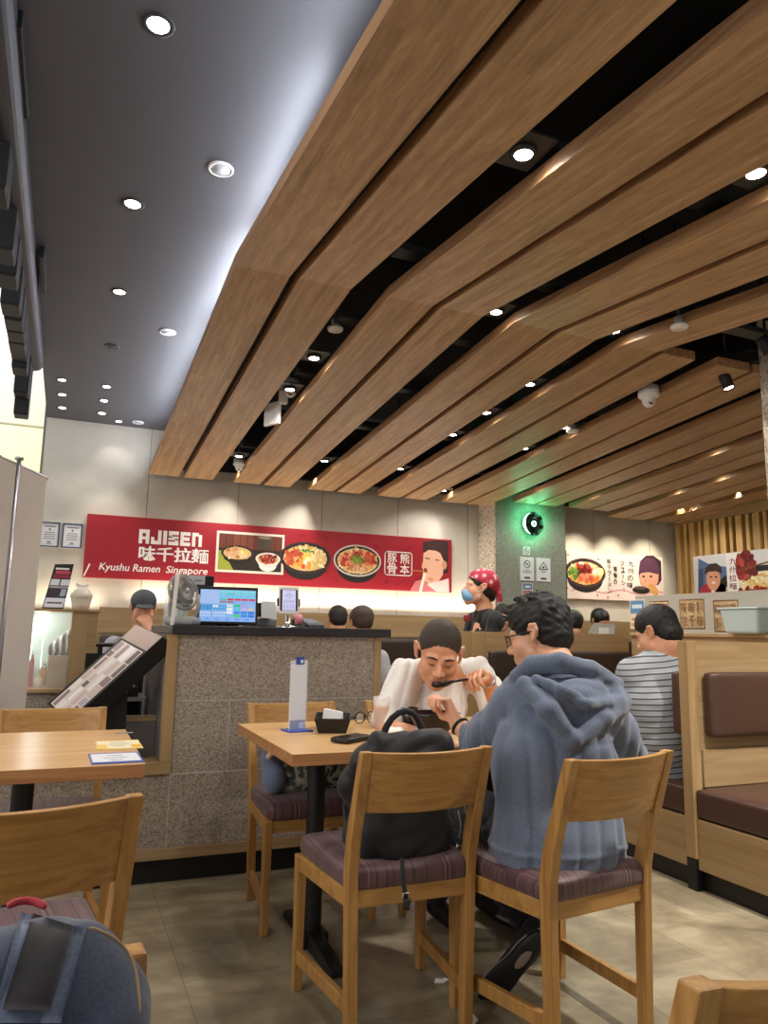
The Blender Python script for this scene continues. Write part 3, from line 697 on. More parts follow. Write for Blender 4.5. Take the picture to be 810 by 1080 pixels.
# blocky latin name
m = MB(); LX = {'A': 147.5, 'J': 160.5, 'I': 174, 'S': 182, 'E': 194.5, 'N': 207.5}
def blk(u0, v0, u1, v1): cv.rect(m, u0, v0, u1, v1, WHT, 0.004)
uA, vB = W(146, 573, 6.95); uE, _ = W(219.5, 578, 6.95); vT = W(147, 558, 6.95)[1]; Hh = vT-vB; cw = (uE-uA)/6.05; st = cw*0.30; hz = Hh*0.26
u = uA
def letter(ch, u):
    v = vB; w = cw*0.88; H = Hh
    if ch == 'A': blk(u, v, u+st, v+H); blk(u+w-st, v, u+w, v+H); blk(u+st, v+H-hz, u+w-st, v+H); blk(u+st, v+H*0.30, u+w-st, v+H*0.50)
    if ch == 'J': blk(u+w-st, v, u+w, v+H); blk(u, v, u+w-st, v+hz); blk(u, v+hz, u+st*0.9, v+H*0.5); 
    if ch == 'I': blk(u, v, u+st*1.05, v+H)
    if ch == 'S': blk(u, v, u+w, v+hz); blk(u, v+H*0.37, u+w, v+H*0.63); blk(u, v+H-hz, u+w, v+H); blk(u, v+H*0.5, u+st, v+H-hz); blk(u+w-st, v+hz, u+w, v+H*0.5)
    if ch == 'E': blk(u, v, u+st, v+H); blk(u+st, v, u+w, v+hz); blk(u+st, v+H*0.37, u+w*0.92, v+H*0.63); blk(u+st, v+H-hz, u+w, v+H)
    if ch == 'N': blk(u, v, u+st, v+H); blk(u+st, v+H-hz, u+w-st, v+H); blk(u+w-st, v, u+w, v+H*0.86)
    return u+(st*1.05+cw*0.14 if ch == 'I' else cw*1.03)
for ch in 'AJISEN': u = letter(ch, u)
m.build('block_lettering', None, t)
m = MB(); u0, v0 = W(145.5, 592, 6.95); u1 = W(219, 594, 6.95)[0]; v1 = W(146, 576, 6.95)[1]
cv.text(m, '味千拉麺', u0, v0+0.008, 0.1, WHT, 0.004, width=u1-u0, off=0.022, height=v1-v0)
cv.text(m, '味千拉麺', u0+0.004, v0+0.008, 0.1, WHT, 0.0045, width=u1-u0, off=0.012, height=v1-v0)
m.build('kanji_lettering', None, t)
m = MB(); u0, v0 = W(104, 602, 6.95); u1 = W(168.5, 606, 6.95)[0]
cv.text(m, 'Kyushu Ramen', u0, v0-0.012, 0.1, WHT, 0.004, width=u1-u0, off=0.012, shear=0.18, height=0.085)
cv.text(m, 'Singapore', u1+0.05, v0-0.012, 0.1, WHT, 0.004, width=(u1-u0)*0.72, off=0.012, shear=0.18, height=0.085)
cv.line(m, [W(88.5, 607, 6.95), W(94.5, 595, 6.95)], 0.012, WHT, 0.004)
m.build('script_lettering', None, t)
# photograph with a white frame
a0 = W(229, 559.5, 6.95); a1 = W(298.5, 607, 6.95); a2 = W(229, 603, 6.95)
m = MB(); cv.rect(m, a0[0], a2[1]-0.0, a1[0], a0[1], CREAM, 0.003); e = 0.022
cv.rect(m, a0[0]+e, a2[1]+e, a1[0]-e, a0[1]-e, flat('2B1F1A'), 0.0035)
for i in range(9):
    uu = a0[0]+e+i*(a1[0]-a0[0]-2*e)/9; cv.rect(m, uu, a0[1]-0.16, uu+(a1[0]-a0[0]-2*e)/9*0.92, a0[1]-e, flat(rnd.choice(['6B3424', '7E4330', '5A2A1E'])), 0.004)
cv.poly(m, [(a0[0]+e, a2[1]+e), (a0[0]+0.17, a2[1]+e), (a0[0]+0.06, a2[1]+0.2), (a0[0]+e, a2[1]+0.2)], flat('9FA83E'), 0.0045)
ramen(cv, m, a0[0]+0.20, a0[1]-0.20, 0.155, 0.072, 0.005, rnd, [('noodle', 0, 0, 0.7, 0.6, 26, 0.04, 0.09, 2.4), ('pork', -0.1, 0.0, 0.6, 0.5, 10, 0.09, 0.15, 1.7), ('egg', 0.4, 0.2, 0.15, 0.15, 3, 0.08, 0.1, 1.2)])
cv.rect(m, a1[0]-0.26, a0[1]-0.15, a1[0]-0.13, a0[1]-0.04, flat('4A4438'), 0.005); cv.ell(m, a1[0]-0.195, a0[1]-0.04, 0.065, 0.014, flat('8A8270'), 0.0055)
cv.ell(m, a1[0]-0.155, a0[1]-0.30, 0.085, 0.06, WHT, 0.0052); ramen(cv, m, a1[0]-0.155, a0[1]-0.24, 0.12, 0.06, 0.006, rnd, [('red', 0, 0, 0.75, 0.7, 34, 0.06, 0.13, 1.5)], 'E9E2DC', 'F4F0EC')
m.build('framed_photograph', None, t)
# the two large bowls
m = MB(); c = W(322, 590, 6.95)
ramen(cv, m, c[0], c[1]+0.015, 0.26, 0.155, 0.004, rnd, [('noodle', 0.1, 0, 0.72, 0.65, 130, 0.03, 0.06, 3.0), ('meat', -0.42, 0.0, 0.3, 0.45, 22, 0.05, 0.09, 2.6), ('veg', -0.1, -0.42, 0.3, 0.22, 14, 0.06, 0.10, 1.4), ('egg', 0.05, 0.05, 0.12, 0.12, 5, 0.09, 0.11, 1.3), ('green', 0.05, 0.42, 0.3, 0.12, 16, 0.02, 0.04, 1.6)])
m.build('noodle_bowl_picture', None, t)
m = MB(); c = W(377, 593, 6.95)
ramen(cv, m, c[0], c[1]+0.015, 0.255, 0.16, 0.004, rnd, [('noodle', 0, 0, 0.78, 0.7, 90, 0.03, 0.06, 3.0), ('meat', 0, 0.05, 0.74, 0.62, 95, 0.045, 0.085, 1.7), ('pork', 0, -0.45, 0.4, 0.2, 22, 0.05, 0.08, 1.6), ('green', 0.0, 0.05, 0.3, 0.3, 85, 0.018, 0.035, 1.4)], rim='C9C1BA')
m.build('meat_bowl_picture', None, t)
# seal with four characters
m = MB(); p0 = W(406, 582, 6.95); p1 = W(434, 608, 6.95); cu, cvv = (p0[0]+p1[0])/2, (p0[1]+p1[1])/2+0.005; hw = (p1[0]-p0[0])/2; hh = (p0[1]-p1[1])/2
pts = []
for (sx, sy, a) in ((1, 1, 0), (-1, 1, PI/2), (-1, -1, PI), (1, -1, 1.5*PI)):
    for q in range(5): an = a+q*PI/8; pts.append((cu+sx*(hw-0.03)+0.03*math.cos(an), cvv+sy*(hh-0.03)+0.03*math.sin(an)))
cv.line(m, pts+[pts[0]], 0.010, WHT, 0.004)
for (ch, gx, gy) in (('豚', -1, 1), ('骨', -1, -1), ('熊', 1, 1), ('本', 1, -1)):
    cv.text(m, ch, cu+gx*hw*0.47, cvv+gy*hh*0.46-0.052, 0.1, WHT, 0.004, 'CENTER', width=0.105, height=0.105, off=0.008)
m.build('seal_lettering', None, t)
# girl eating noodles
def Wp(L): return [W(x, y, 6.95) for x, y in L]
SK = flat('E9B79A'); SK2 = flat('D79878'); HR = flat('3A201C')
m = MB()
cv.poly(m, Wp([(446, 571.5), (458, 569.6), (472.8, 570.6), (472.8, 604), (467, 606), (452, 585), (446, 583)]), HR, 0.003)
cv.poly(m, Wp([(447, 580), (456, 579), (464, 583), (468, 592), (467, 606), (462, 614), (454, 617), (448, 613), (445.6, 606), (446.2, 601), (444.4, 597.5), (446, 592), (446.4, 586)]), SK, 0.0035)
cv.poly(m, Wp([(445.8, 582), (452, 571), (463, 571), (468, 586), (460, 581), (452, 580), (447.5, 583)]), HR, 0.004)
cv.ell(m, *W(468.5, 596, 6.95), 0.03, 0.045, SK2, 0.0042)
cv.ell(m, *W(454, 611, 6.95), 0.035, 0.02, SK2, 0.0041)
cv.line(m, Wp([(448.5, 588.5), (453, 589.5)]), 0.010, INK, 0.0043); cv.line(m, Wp([(459, 590.5), (463, 591)]), 0.010, INK, 0.0043)
cv.ell(m, *W(448.5, 602, 6.95), 0.022, 0.03, flat('8E2A2A'), 0.0044)
cv.line(m, Wp([(434, 601.5), (449, 603)]), 0.008, flat('B98A4A'), 0.005)
cv.poly(m, Wp([(446.5, 604), (449.5, 604), (444.5, 624), (441.5, 624)]), CREAM, 0.0046)
cv.poly(m, Wp([(432, 623.5), (438, 613), (446, 611), (452, 618), (460, 624)]), flat('D2747A'), 0.0042)
cv.poly(m, Wp([(449, 616), (463, 613), (473, 610), (473.4, 624.8), (450, 624)]), flat('F0D8D4'), 0.0040)
m.build('portrait_picture', None, t)

# ---- second poster to the right of the pillar
t = empty('wall_poster', (0, 0, 0), 0, 'pale pink poster with spicy noodle bowl and brush writing, right of the pillar', 'poster')
PX0, PZ1 = 5.17, 2.10; PX1, PZ0 = 6.58, 1.56
b = MB(); b.box(PX0, PX1, 6.95, 6.999, PZ0, PZ1, flat('EBD9D2')); b.box(PX0-0.035, PX0, 6.94, 6.999, PZ0, PZ1, INK); b.build('poster_board', None, t)
m = MB()
for i in range(22): cv.ell(m, PX0+0.1+i*0.06, PZ0+0.10+0.02*math.sin(i*0.7), 0.05, 0.012, flat('D9A6A6'), 0.001+i*0.00002, 10, 0.3*math.cos(i*0.7))
for (x, y) in ((599, 585), (631, 590), (598, 620), (630, 628), (641, 630), (652, 628)): cv.ell(m, *W(x, y, 6.95), 0.018, 0.018, flat('C98C8C'), 0.002, 6)
m.build('printed_pattern', None, t)
m = MB(); c = W(617, 604, 6.95)
ramen(cv, m, c[0], c[1], 0.29, 0.165, 0.003, rnd, [('noodle', 0, 0, 0.78, 0.7, 60, 0.04, 0.07, 2.6), ('veg', 0.0, 0.0, 0.76, 0.66, 60, 0.06, 0.10, 1.6), ('green', -0.55, -0.1, 0.25, 0.35, 24, 0.05, 0.08, 1.5), ('red', -0.05, 0.2, 0.3, 0.35, 30, 0.06, 0.1, 1.4), ('meat', 0.0, -0.35, 0.35, 0.25, 20, 0.06, 0.11, 1.4), ('egg', 0.72, 0.1, 0.05, 0.08, 2, 0.15, 0.17, 1.0)], '1A1113', '4A3232')
m.build('noodle_bowl_picture', None, t)
m = MB()
def vtext(s, x0, y0, x1, y1, w, lay=0.004, Y=6.95, c=INK, cvx=None, fn=None):
    n = len(s)
    for i, ch in enumerate(s):
        q = (fn or (lambda a, b_: W(a, b_, Y)))(x0+(x1-x0)*(i+0.5)/n, y0+(y1-y0)*(i+0.5)/n)
        h = abs((fn or (lambda a, b_: W(a, b_, Y)))(x0, y0)[1]-(fn or (lambda a, b_: W(a, b_, Y)))(x0, y1)[1])/n*0.8
        if ch == 'ー': (cvx or cv).line(m, [(q[0], q[1]+h*0.4), (q[0], q[1]-h*0.4)], w*0.14, c, lay); continue
        (cvx or cv).text(m, ch, q[0], q[1]-h/2, 0.1, c, lay, 'CENTER', width=w, height=h, off=0.012)
vtext('九州の味', 665.5, 591, 664, 621, 0.085); vtext('ジューシー', 656, 591, 658, 625, 0.06); vtext('豚骨の', 649, 597, 648.5, 617, 0.055); vtext('味千ラーメン', 642, 589, 643, 626, 0.06)
m.build('brush_lettering', None, t)
m = MB(); q = lambda L: [W(x, y, 6.95) for x, y in L]
cv.poly(m, q([(673.5, 606), (675, 592), (681, 586), (689, 586), (697, 592), (697.5, 612), (694, 617), (676, 617)]), flat('3B1F2C'), 0.003)
cv.poly(m, q([(674.5, 603), (680, 602), (690, 603), (694.5, 605), (694, 614), (689, 621), (682, 623), (676.5, 617), (674.2, 610)]), flat('E5A488'), 0.0034)
cv.poly(m, q([(673.2, 606), (674.5, 594), (682, 588), (690, 590), (695.5, 600), (695, 606), (684, 603.5), (678, 604)]), flat('55304A'), 0.0038)
for x in (678.5, 686.5): cv.ell(m, *W(x, 608, 6.95), 0.022, 0.012, INK, 0.004, 12)
cv.ell(m, *W(680.5, 613, 6.95), 0.012, 0.01, flat('C07F66'), 0.004, 12)
cv.ell(m, *W(676, 622.5, 6.95), 0.13, 0.042, flat('221A17'), 0.0045); cv.ell(m, *W(689, 622, 6.95), 0.09, 0.05, flat('D9A25C'), 0.0048, 16, -0.7); cv.ell(m, *W(675, 620, 6.95), 0.09, 0.02, flat('5A4B40'), 0.005)
m.build('portrait_picture', None, t)

# ---- third poster on the slatted right wall
TX = 6.74
cx = Canvas((TX-0.03, 0, 0), (0, -1, 0), (0, 0, 1), (-1, 0, 0))
def WX(px, py): p = at(px, py, X=TX-0.03); return (-p.y, p.z)
t = empty('wall_poster', (0, 0, 0), 0, 'blue and white poster with a smiling cook and noodles on the slatted right wall', 'poster')
YA = 6.60; YZ = 4.9; zt = 2.085
b = MB(); b.box(TX-0.03, TX, YZ, YA, 1.45, zt, flat('D9DADB')); b.build('poster_board', None, t)
m = MB(); qx = lambda L: [WX(x, y) for x, y in L]
cx.poly(m, qx([(736.5, 589), (748, 595), (767, 598), (767, 628), (736.5, 628)]), flat('56739C'), 0.001)
cx.poly(m, qx([(736.5, 600), (742, 600), (742, 628), (736.5, 628)]), flat('34507A'), 0.0014)
cx.poly(m, qx([(737, 628), (739, 620), (746, 614.5), (754, 617), (763, 616), (769, 622), (770, 628)]), flat('B33240'), 0.002)
cx.ell(m, *WX(752.5, 611), 0.10, 0.125, flat('E0A080'), 0.0026); cx.poly(m, qx([(750, 619), (755, 619), (753, 628), (751, 628)]), flat('F2E9E4'), 0.0024)
cx.poly(m, qx([(743, 606), (744, 599), (749, 594.5), (756, 594), (761, 598), (762, 605), (755, 602.5), (748, 603)]), flat('3E2A2C'), 0.003)
for x in (750, 755.5): cx.ell(m, *WX(x, 608.5), 0.02, 0.009, INK, 0.0032, 10)
cx.ell(m, *WX(752.8, 614.5), 0.032, 0.014, WHT, 0.0034, 12)
cx.rect(m, WX(768, 628)[0], 1.47, WX(778, 585)[0], zt-0.01, flat('F0ECEA'), 0.0036)
m.build('cook_picture', None, t)
m = MB()
vtext('九州拉麺', 773, 587.5, 773.5, 623, 0.10, 0.0042, fn=lambda a, b_: WX(a, b_), cvx=cx, c=flat('7A2A2A'))
m.build('red_lettering', None, t)
m = MB(); cx.ell(m, *WX(805, 618), 0.62, 0.22, flat('17130F'), 0.002); r2 = random.Random(5)
cx.ell(m, *WX(808, 622), 0.52, 0.20, flat('E4D7B4'), 0.0026)
scatter(cx, m, *WX(806, 622), 0.46, 0.16, 'noodle', 130, 0.01, 0.018, 0.003, r2, 4.0); scatter(cx, m, *WX(793, 626), 0.22, 0.06, 'red', 40, 0.02, 0.035, 0.004, r2, 1.6)
scatter(cx, m, *WX(787, 598), 0.10, 0.15, 'red', 40, 0.025, 0.045, 0.0045, r2, 1.5); cx.line(m, [WX(783, 601), WX(812, 592)], 0.016, flat('7B4A30'), 0.005)
m.build('noodle_picture', None, t)
# vertical timber slats of the right wall
i = 0; y = 6.93
while y > 3.9:
    d = (0.055, 0.095, 0.07)[i % 3]; bm = MB(); bm.box(XR-d, XR-0.002, y-0.022, y+0.022, 0.0, 2.50, M['slat'])
    tag(bm.build('wall_slat', bev=0.003), 'vertical light timber slat of the right wall behind the poster', 'slat', 'vertical timber slats of the right wall'); y -= 0.075; i += 1
b = MB(); b.box(XR-0.12, XR, 3.8, YW, 2.50, 2.60, M['booth_y']); struct(b.build('trim_2'))

# ---- notices and the round lamp on the stone pillar
cp = Canvas((0, 6.655, 0), (1, 0, 0), (0, 0, 1), WN); WP = lambda x, y: W(x, y, 6.65)
def notice(name, x0, y0, x1, y1, label, draw, base='D9D8DA'):
    p0 = WP(x0, y1); p1 = WP(x1, y0); t = empty(name, (0, 0, 0), 0, label, 'notice'); b = MB(); b.box(p0[0], p1[0], 6.652, 6.6595, p0[1], p1[1], flat(base)); b.build('notice_sheet', None, t)
    m = MB(); c2 = Canvas(((p0[0]+p1[0])/2, 6.652, (p0[1]+p1[1])/2), (1, 0, 0), (0, 0, 1), WN); draw(c2, m, (p1[0]-p0[0]), (p1[1]-p0[1])); m.build('print', None, t)
def nosmoke(c2, m, w, h, dv=0.0, r=None):
    r = r or min(w, h)*0.36
    pts = [(r*math.cos(a*PI/12), dv+r*math.sin(a*PI/12)) for a in range(25)]
    c2.line(m, pts, r*0.22, flat('2E2A2C'), 0.001); c2.rect(m, -r*0.6, dv-r*0.1, r*0.5, dv+r*0.12, INK, 0.0012); c2.line(m, [(-r*0.7, dv+r*0.7), (r*0.7, dv-r*0.7)], r*0.2, flat('3A2E30'), 0.0014)
notice('wall_notice', 552, 577, 559, 585, 'small square no smoking notice on the pillar under the round lamp', lambda c2, m, w, h: nosmoke(c2, m, w, h))
def n2(c2, m, w, h):
    nosmoke(c2, m, w, h, h*0.20, w*0.22)
    for k, ww in enumerate((0.3, 0.7, 0.6)): c2.rect(m, -w*ww/2, -h*0.06-k*h*0.06, w*ww/2, -h*0.035-k*h*0.06, flat('6A6A70'), 0.001)
    c2.rect(m, -w*0.2, -h*0.42, w*0.2, -h*0.34, flat('3A3038'), 0.001)
def n3(c2, m, w, h):
    c2.line(m, [(0, h*0.32), (-w*0.3, h*0.02), (w*0.3, h*0.02), (0, h*0.32)], w*0.05, INK, 0.001); c2.ell(m, 0, h*0.10, w*0.07, h*0.05, INK, 0.0012, 12, 0.5)
    for k, ww in enumerate((0.35, 0.3)): c2.rect(m, -w*ww/2, -h*0.06-k*h*0.06, w*ww/2, -h*0.035-k*h*0.06, flat('6A6A70'), 0.001)
    c2.rect(m, -w*0.2, -h*0.42, w*0.2, -h*0.34, flat('3A3038'), 0.001)
def n4(c2, m, w, h):
    c2.rect(m, -w*0.42, h*0.05, w*0.42, h*0.45, flat('5E7598'), 0.001); c2.rect(m, -w*0.42, -h*0.42, w*0.42, -h*0.02, flat('A8705A'), 0.001); c2.rect(m, -w*0.25, h*0.18, w*0.25, h*0.30, flat('D8DEE6'), 0.0012)
notice('wall_notice', 549, 588, 563, 612, 'white no smoking notice, left of the two sheets on the pillar', n2)
notice('wall_notice', 566, 589, 580.5, 613, 'white triangle warning notice, right of the two sheets on the pillar', n3)
notice('wall_notice', 551, 615, 562, 630, 'small blue and orange notice low on the pillar', n4, 'B9BEC6')
L0 = WP(560, 553); t = empty('wall_lamp', (L0[0], 6.66, L0[1]), 0, 'round black vinyl record style wall lamp with green glow on the pillar', 'wall lamp')
TT = Matrix.Rotation(PI/2, 4, 'X')
b = MB(); b.lathe([(0, 0.045), (0.11, 0.045), (0.128, 0.05), (0.13, 0.058), (0.125, 0.064), (0.04, 0.066), (0, 0.066)], 48, M['blackgloss'], TT)
for r in (0.06, 0.075, 0.09, 0.105): b.lathe([(r-0.002, 0.0665), (r, 0.068), (r+0.002, 0.0665)], 48, M['blackgloss'], TT)
b.build('disc', None, t)
b = MB(); b.lathe([(0.055, 0.0), (0.06, 0.045), (0, 0.045)], 32, M['black'], TT); b.build('mount', None, t)
g1 = plain('lit_pale_green', 'DFFFF2', 0.5, emit='BFFFE6', es=2.2)
b = MB(); pts = []
for a in range(15): an = math.radians(115+a*9.5); pts.append((0.122*math.cos(an), -0.067, 0.122*math.sin(an)))
b.tube(pts, [0.002+0.012*math.sin(PI*k/14) for k in range(15)], 8, g1); b.lathe([(0.012, 0.069), (0.03, 0.069), (0.032, 0.066)], 32, g1, TRS((0, 0, 0)) @ TT); b.build('light_tube', None, t)
for k in range(8):
    an = 2*PI*k/8+0.2; lamp('green_glow_lamp', 'POINT', (L0[0]+0.17*math.cos(an), 6.585, L0[1]+0.17*math.sin(an)), 0.62, (0.16, 1.0, 0.46), None, shadow_soft_size=0.05)
# two framed certificates on the left
for i, (x0, x1, lb) in enumerate(((-0.262, -0.108, 'blue framed certificate, the left of the two on the back wall'), (-0.085, 0.075, 'blue framed certificate, next to the red banner'))):
    t = empty('framed_certificate', (0, 0, 0), 0, lb, 'certificate', 'framed certificates by the banner'); z0, z1 = 1.815, 2.03
    b = MB(); b.box(x0, x1, 6.975, 6.999, z0, z1, flat('EDEEF0')); b.build('paper', None, t)
    b = MB(); e = 0.011
    for q in ((x0, x0+e, z0, z1), (x1-e, x1, z0, z1), (x0, x1, z0, z0+e), (x0, x1, z1-e, z1)): b.box(q[0], q[1], 6.965, 6.9749, q[2], q[3], flat('2F4A6C'))
    b.build('frame', None, t)
    m = MB(); c2 = Canvas(((x0+x1)/2, 6.974, (z0+z1)/2), (1, 0, 0), (0, 0, 1), WN)
    for (v, w, h) in ((0.07, 0.09, 0.008), (0.045, 0.012, 0.018), (0.018, 0.08, 0.005), (0.0, 0.09, 0.005), (-0.018, 0.085, 0.005), (-0.036, 0.09, 0.005), (-0.065, 0.03, 0.01), (-0.08, 0.045, 0.004)): c2.rect(m, -w/2, v-h/2, w/2, v+h/2, flat('55585E'), 0.0006)
    m.build('print', None, t)
# no smoking sign on the stone bulkhead
t = empty('no_smoking_sign', (3.93, 3.19, 2.16), 0, 'round red no smoking sign on the hanging stone bulkhead', 'sign')
b = MB(); b.box(-0.04, 0.11, 0.002, 0.009, -0.08, 0.075, flat('E4E0DE')); b.build('sign_plate', None, t)
m = MB(); c2 = Canvas((0.035, 0.002, 0.0), (1, 0, 0), (0, 0, 1), WN); r = 0.052
c2.line(m, [(r*math.cos(a*PI/16), r*math.sin(a*PI/16)) for a in range(33)], 0.012, flat('B23A40'), 0.001); c2.rect(m, -0.03, -0.007, 0.03, 0.007, INK, 0.0012); c2.line(m, [(-0.036, 0.036), (0.036, -0.036)], 0.010, flat('B23A40'), 0.0014); m.build('symbol', None, t)
# ================================================================== chairs
# local frame: floor centre of the seat, the sitter faces +y
def make_chair():
    t = empty('dining_chair', (0, 0, 0)); W2 = 0.213
    for sx in (-1, 1):
        x = sx*(W2-0.018)
        # back leg: vertical, then leaning back above the seat
        b = MB(); prof = [(-0.180, 0.0, 0.036), (-0.180, 0.40, 0.042), (-0.182, 0.47, 0.046), (-0.200, 0.56, 0.046), (-0.285, 0.815, 0.032)]
        vs = []
        for (y, z, d) in prof:
            x = sx*(W2-0.030+0.012*min(1, z/0.6))
            vs += [(x-0.016, y-d/2, z), (x+0.016, y-d/2, z), (x+0.016, y+d/2, z), (x-0.016, y+d/2, z)]
        fs = [(3, 2, 1, 0), (16, 17, 18, 19)]
        for i in range(4):
            o = i*4
            for k in range(4): fs.append((o+k, o+(k+1) % 4, o+4+(k+1) % 4, o+4+k))
        b.add(vs, fs, M['chair_leg']); b.build('leg', None, t, bev=0.0035)
        x = sx*0.222
        b = MB(); b.hexa([(x-0.014, 0.196, 0), (x+0.014, 0.196, 0), (x+0.014, 0.226, 0), (x-0.014, 0.226, 0), (x-0.017, 0.190, 0.415), (x+0.017, 0.190, 0.415), (x+0.017, 0.228, 0.415), (x-0.017, 0.228, 0.415)], M['chair_leg'])
        b.build('leg', None, t, bev=0.0035)
        b = MB(); xa = sx*0.186; b.hexa([(xa-0.011, -0.164, 0.085), (xa+0.011, -0.164, 0.085), (x+0.011, 0.205, 0.085), (x-0.011, 0.205, 0.085), (xa-0.011, -0.164, 0.125), (xa+0.011, -0.164, 0.125), (x+0.011, 0.205, 0.125), (x-0.011, 0.205, 0.125)], M['chair_leg']); b.build('stretcher', None, t, bev=0.003)
    b = MB()
    b.box(-W2+0.034, W2-0.034, -0.192, -0.166, 0.368, 0.418, M['chair']); b.box(-0.205, 0.205, 0.197, 0.222, 0.368, 0.418, M['chair'])
    for sx in (-1, 1): xa = sx*0.192; x = sx*0.222; b.hexa([(xa-0.012, -0.160, 0.368), (xa+0.012, -0.160, 0.368), (x+0.012, 0.192, 0.368), (x-0.012, 0.192, 0.368), (xa-0.012, -0.160, 0.418), (xa+0.012, -0.160, 0.418), (x+0.012, 0.192, 0.418), (x-0.012, 0.192, 0.418)], M['chair'])
    b.build('seat_frame', None, t, bev=0.003)
    b = MB(); b.rbox((0, 0.018, 0.442), (0.405, 0.43, 0.072), 0.028, M['seat'], n=12, bulge=(0.004, 0.004, 0.014)); b.v = [(x*(1.06+0.24*y), y, z) for x, y, z in b.v]; b.build('seat', None, t)
    # curved back panel between the posts
    b = MB(); n = 14; vs = []
    for i in range(n+1):
        u = -1+2*i/n; x = u*(W2-0.030); bow = -0.030*(1-u*u)
        for (z, yy) in ((0.640, -0.228), (0.813, -0.286)):
            top = z > 0.7; zz = z-(0.0 if top else 0.0)+(-0.004*(1-u*u))
            vs += [(x, yy+bow-0.011, zz), (x, yy+bow+0.011, zz)]
    fs = []
    for i in range(n):
        a = i*4; c = a+4
        fs += [(a, c, c+2, a+2), (a+1, a+3, c+3, c+1), (a+2, c+2, c+3, a+3), (a, a+1, c+1, c)]
    fs += [(0, 2, 3, 1), (n*4, n*4+1, n*4+3, n*4+2)]
    b.add(vs, fs, M['chair']); b.build('backrest', None, t, bev=0.003)
    for c in t.children: pass
    return t
CH = [  # x, y of the back post tops' middle, turn, label, group
    (1.005, 2.025, 0.0, 'oak dining chair holding the dark backpack, striped seat, nearest the middle of the photo'),
    (1.500, 1.775, 8.0, 'oak dining chair the person in the blue-grey hoodie sits on'),
    (-0.035, 1.62, 9.0, 'oak dining chair at the near side of the left table, behind the denim bag'),
    (-0.02, 3.44, 180.0, 'oak dining chair at the far side of the left table, below the menu stand'),
    (1.01, 3.48, 180.0, 'oak dining chair against the stone counter with the camouflage bag on its seat'),
    (1.60, 3.50, 180.0, 'oak dining chair the person in the white t-shirt sits on'),
    (-0.105, 0.87, 184.0, 'oak chair carrying the denim backpack at the lower left corner'),
    (0.80, 0.60, -3.0, 'oak chair back cropped by the lower right corner of the photo')]
proto = make_chair()
for i, (x, y, r, lb) in enumerate(CH):
    o = proto if i == 0 else copy_tree(proto); rr = math.radians(r)
    o.location = (x-0.285*math.sin(rr), y+0.285*math.cos(rr), 0); o.rotation_euler = (0, 0, rr)
    tag(o, lb, 'chair', 'oak dining chairs with striped seats')
# ================================================================== tables
def table(x0, x1, y0, y1, label, cols):
    t = empty('dining_table', ((x0+x1)/2, (y0+y1)/2, 0), 0, label, 'table', 'oak dining tables'); w = (x1-x0)/2; d = (y1-y0)/2
    b = MB(); b.box(-w, w, -d, d, 0.7485, 0.75, M['table']); b.box(-w, w, -d, d, 0.712, 0.7484, M['table_edge']); b.build('tabletop', None, t)
    for c in cols:
        b = MB(); b.lathe([(0.034, 0.03), (0.034, 0.71)], 28, M['black'], TRS((c, 0, 0))); b.build('column', None, t)
        b = MB()
        for s in (-1, 1):
            b.hexa([(c-0.035, s*0.03, 0.0), (c+0.035, s*0.03, 0), (c+0.03, s*0.30, 0), (c-0.03, s*0.30, 0), (c-0.03, s*0.03, 0.055), (c+0.03, s*0.03, 0.055), (c+0.022, s*0.30, 0.022), (c-0.022, s*0.30, 0.022)] if s > 0 else
                   [(c-0.03, -0.30, 0), (c+0.03, -0.30, 0), (c+0.035, -0.03, 0), (c-0.035, -0.03, 0), (c-0.022, -0.30, 0.022), (c+0.022, -0.30, 0.022), (c+0.03, -0.03, 0.055), (c-0.03, -0.03, 0.055)], M['black'])
        b.box(c-0.05, c+0.05, -0.05, 0.05, 0, 0.05, M['black']); 
        b.build('foot', None, t, bev=0.004)
        b = MB(); b.box(c-0.06, c+0.06, -0.16, 0.16, 0.695, 0.7119, M['black']); b.build('top_plate', None, t)
table(0.715, 2.02, 2.43, 3.27, 'oak dining table where the two diners eat', (-0.43, 0.43))
table(-0.42, 0.252, 2.39, 3.20, 'empty oak dining table at the left with two cards on it', (0.0,))

# ================================================================== booths on the right
def booth_divider(name, x0, x1, yc, h, label, post_w, kick=True, near_pad=True, far_pad=True, far_leg=True, xpad=0.16):
    t = empty(name, (x0, yc, 0), 0, label, 'booth'); L = x1-x0
    b = MB(); b.box(0, post_w, -0.03, 0.03, 0.14, h, M['booth_v']); b.build('post', None, t, bev=0.002)
    b = MB(); b.box(post_w, L, -0.024, 0.024, 0.1, h-0.002, M['booth']); b.build('panel', None, t)
    b = MB(); b.box(0, L, -0.028, 0.028, 0, 0.139, M['black']); b.build('plinth', None, t)
    return t
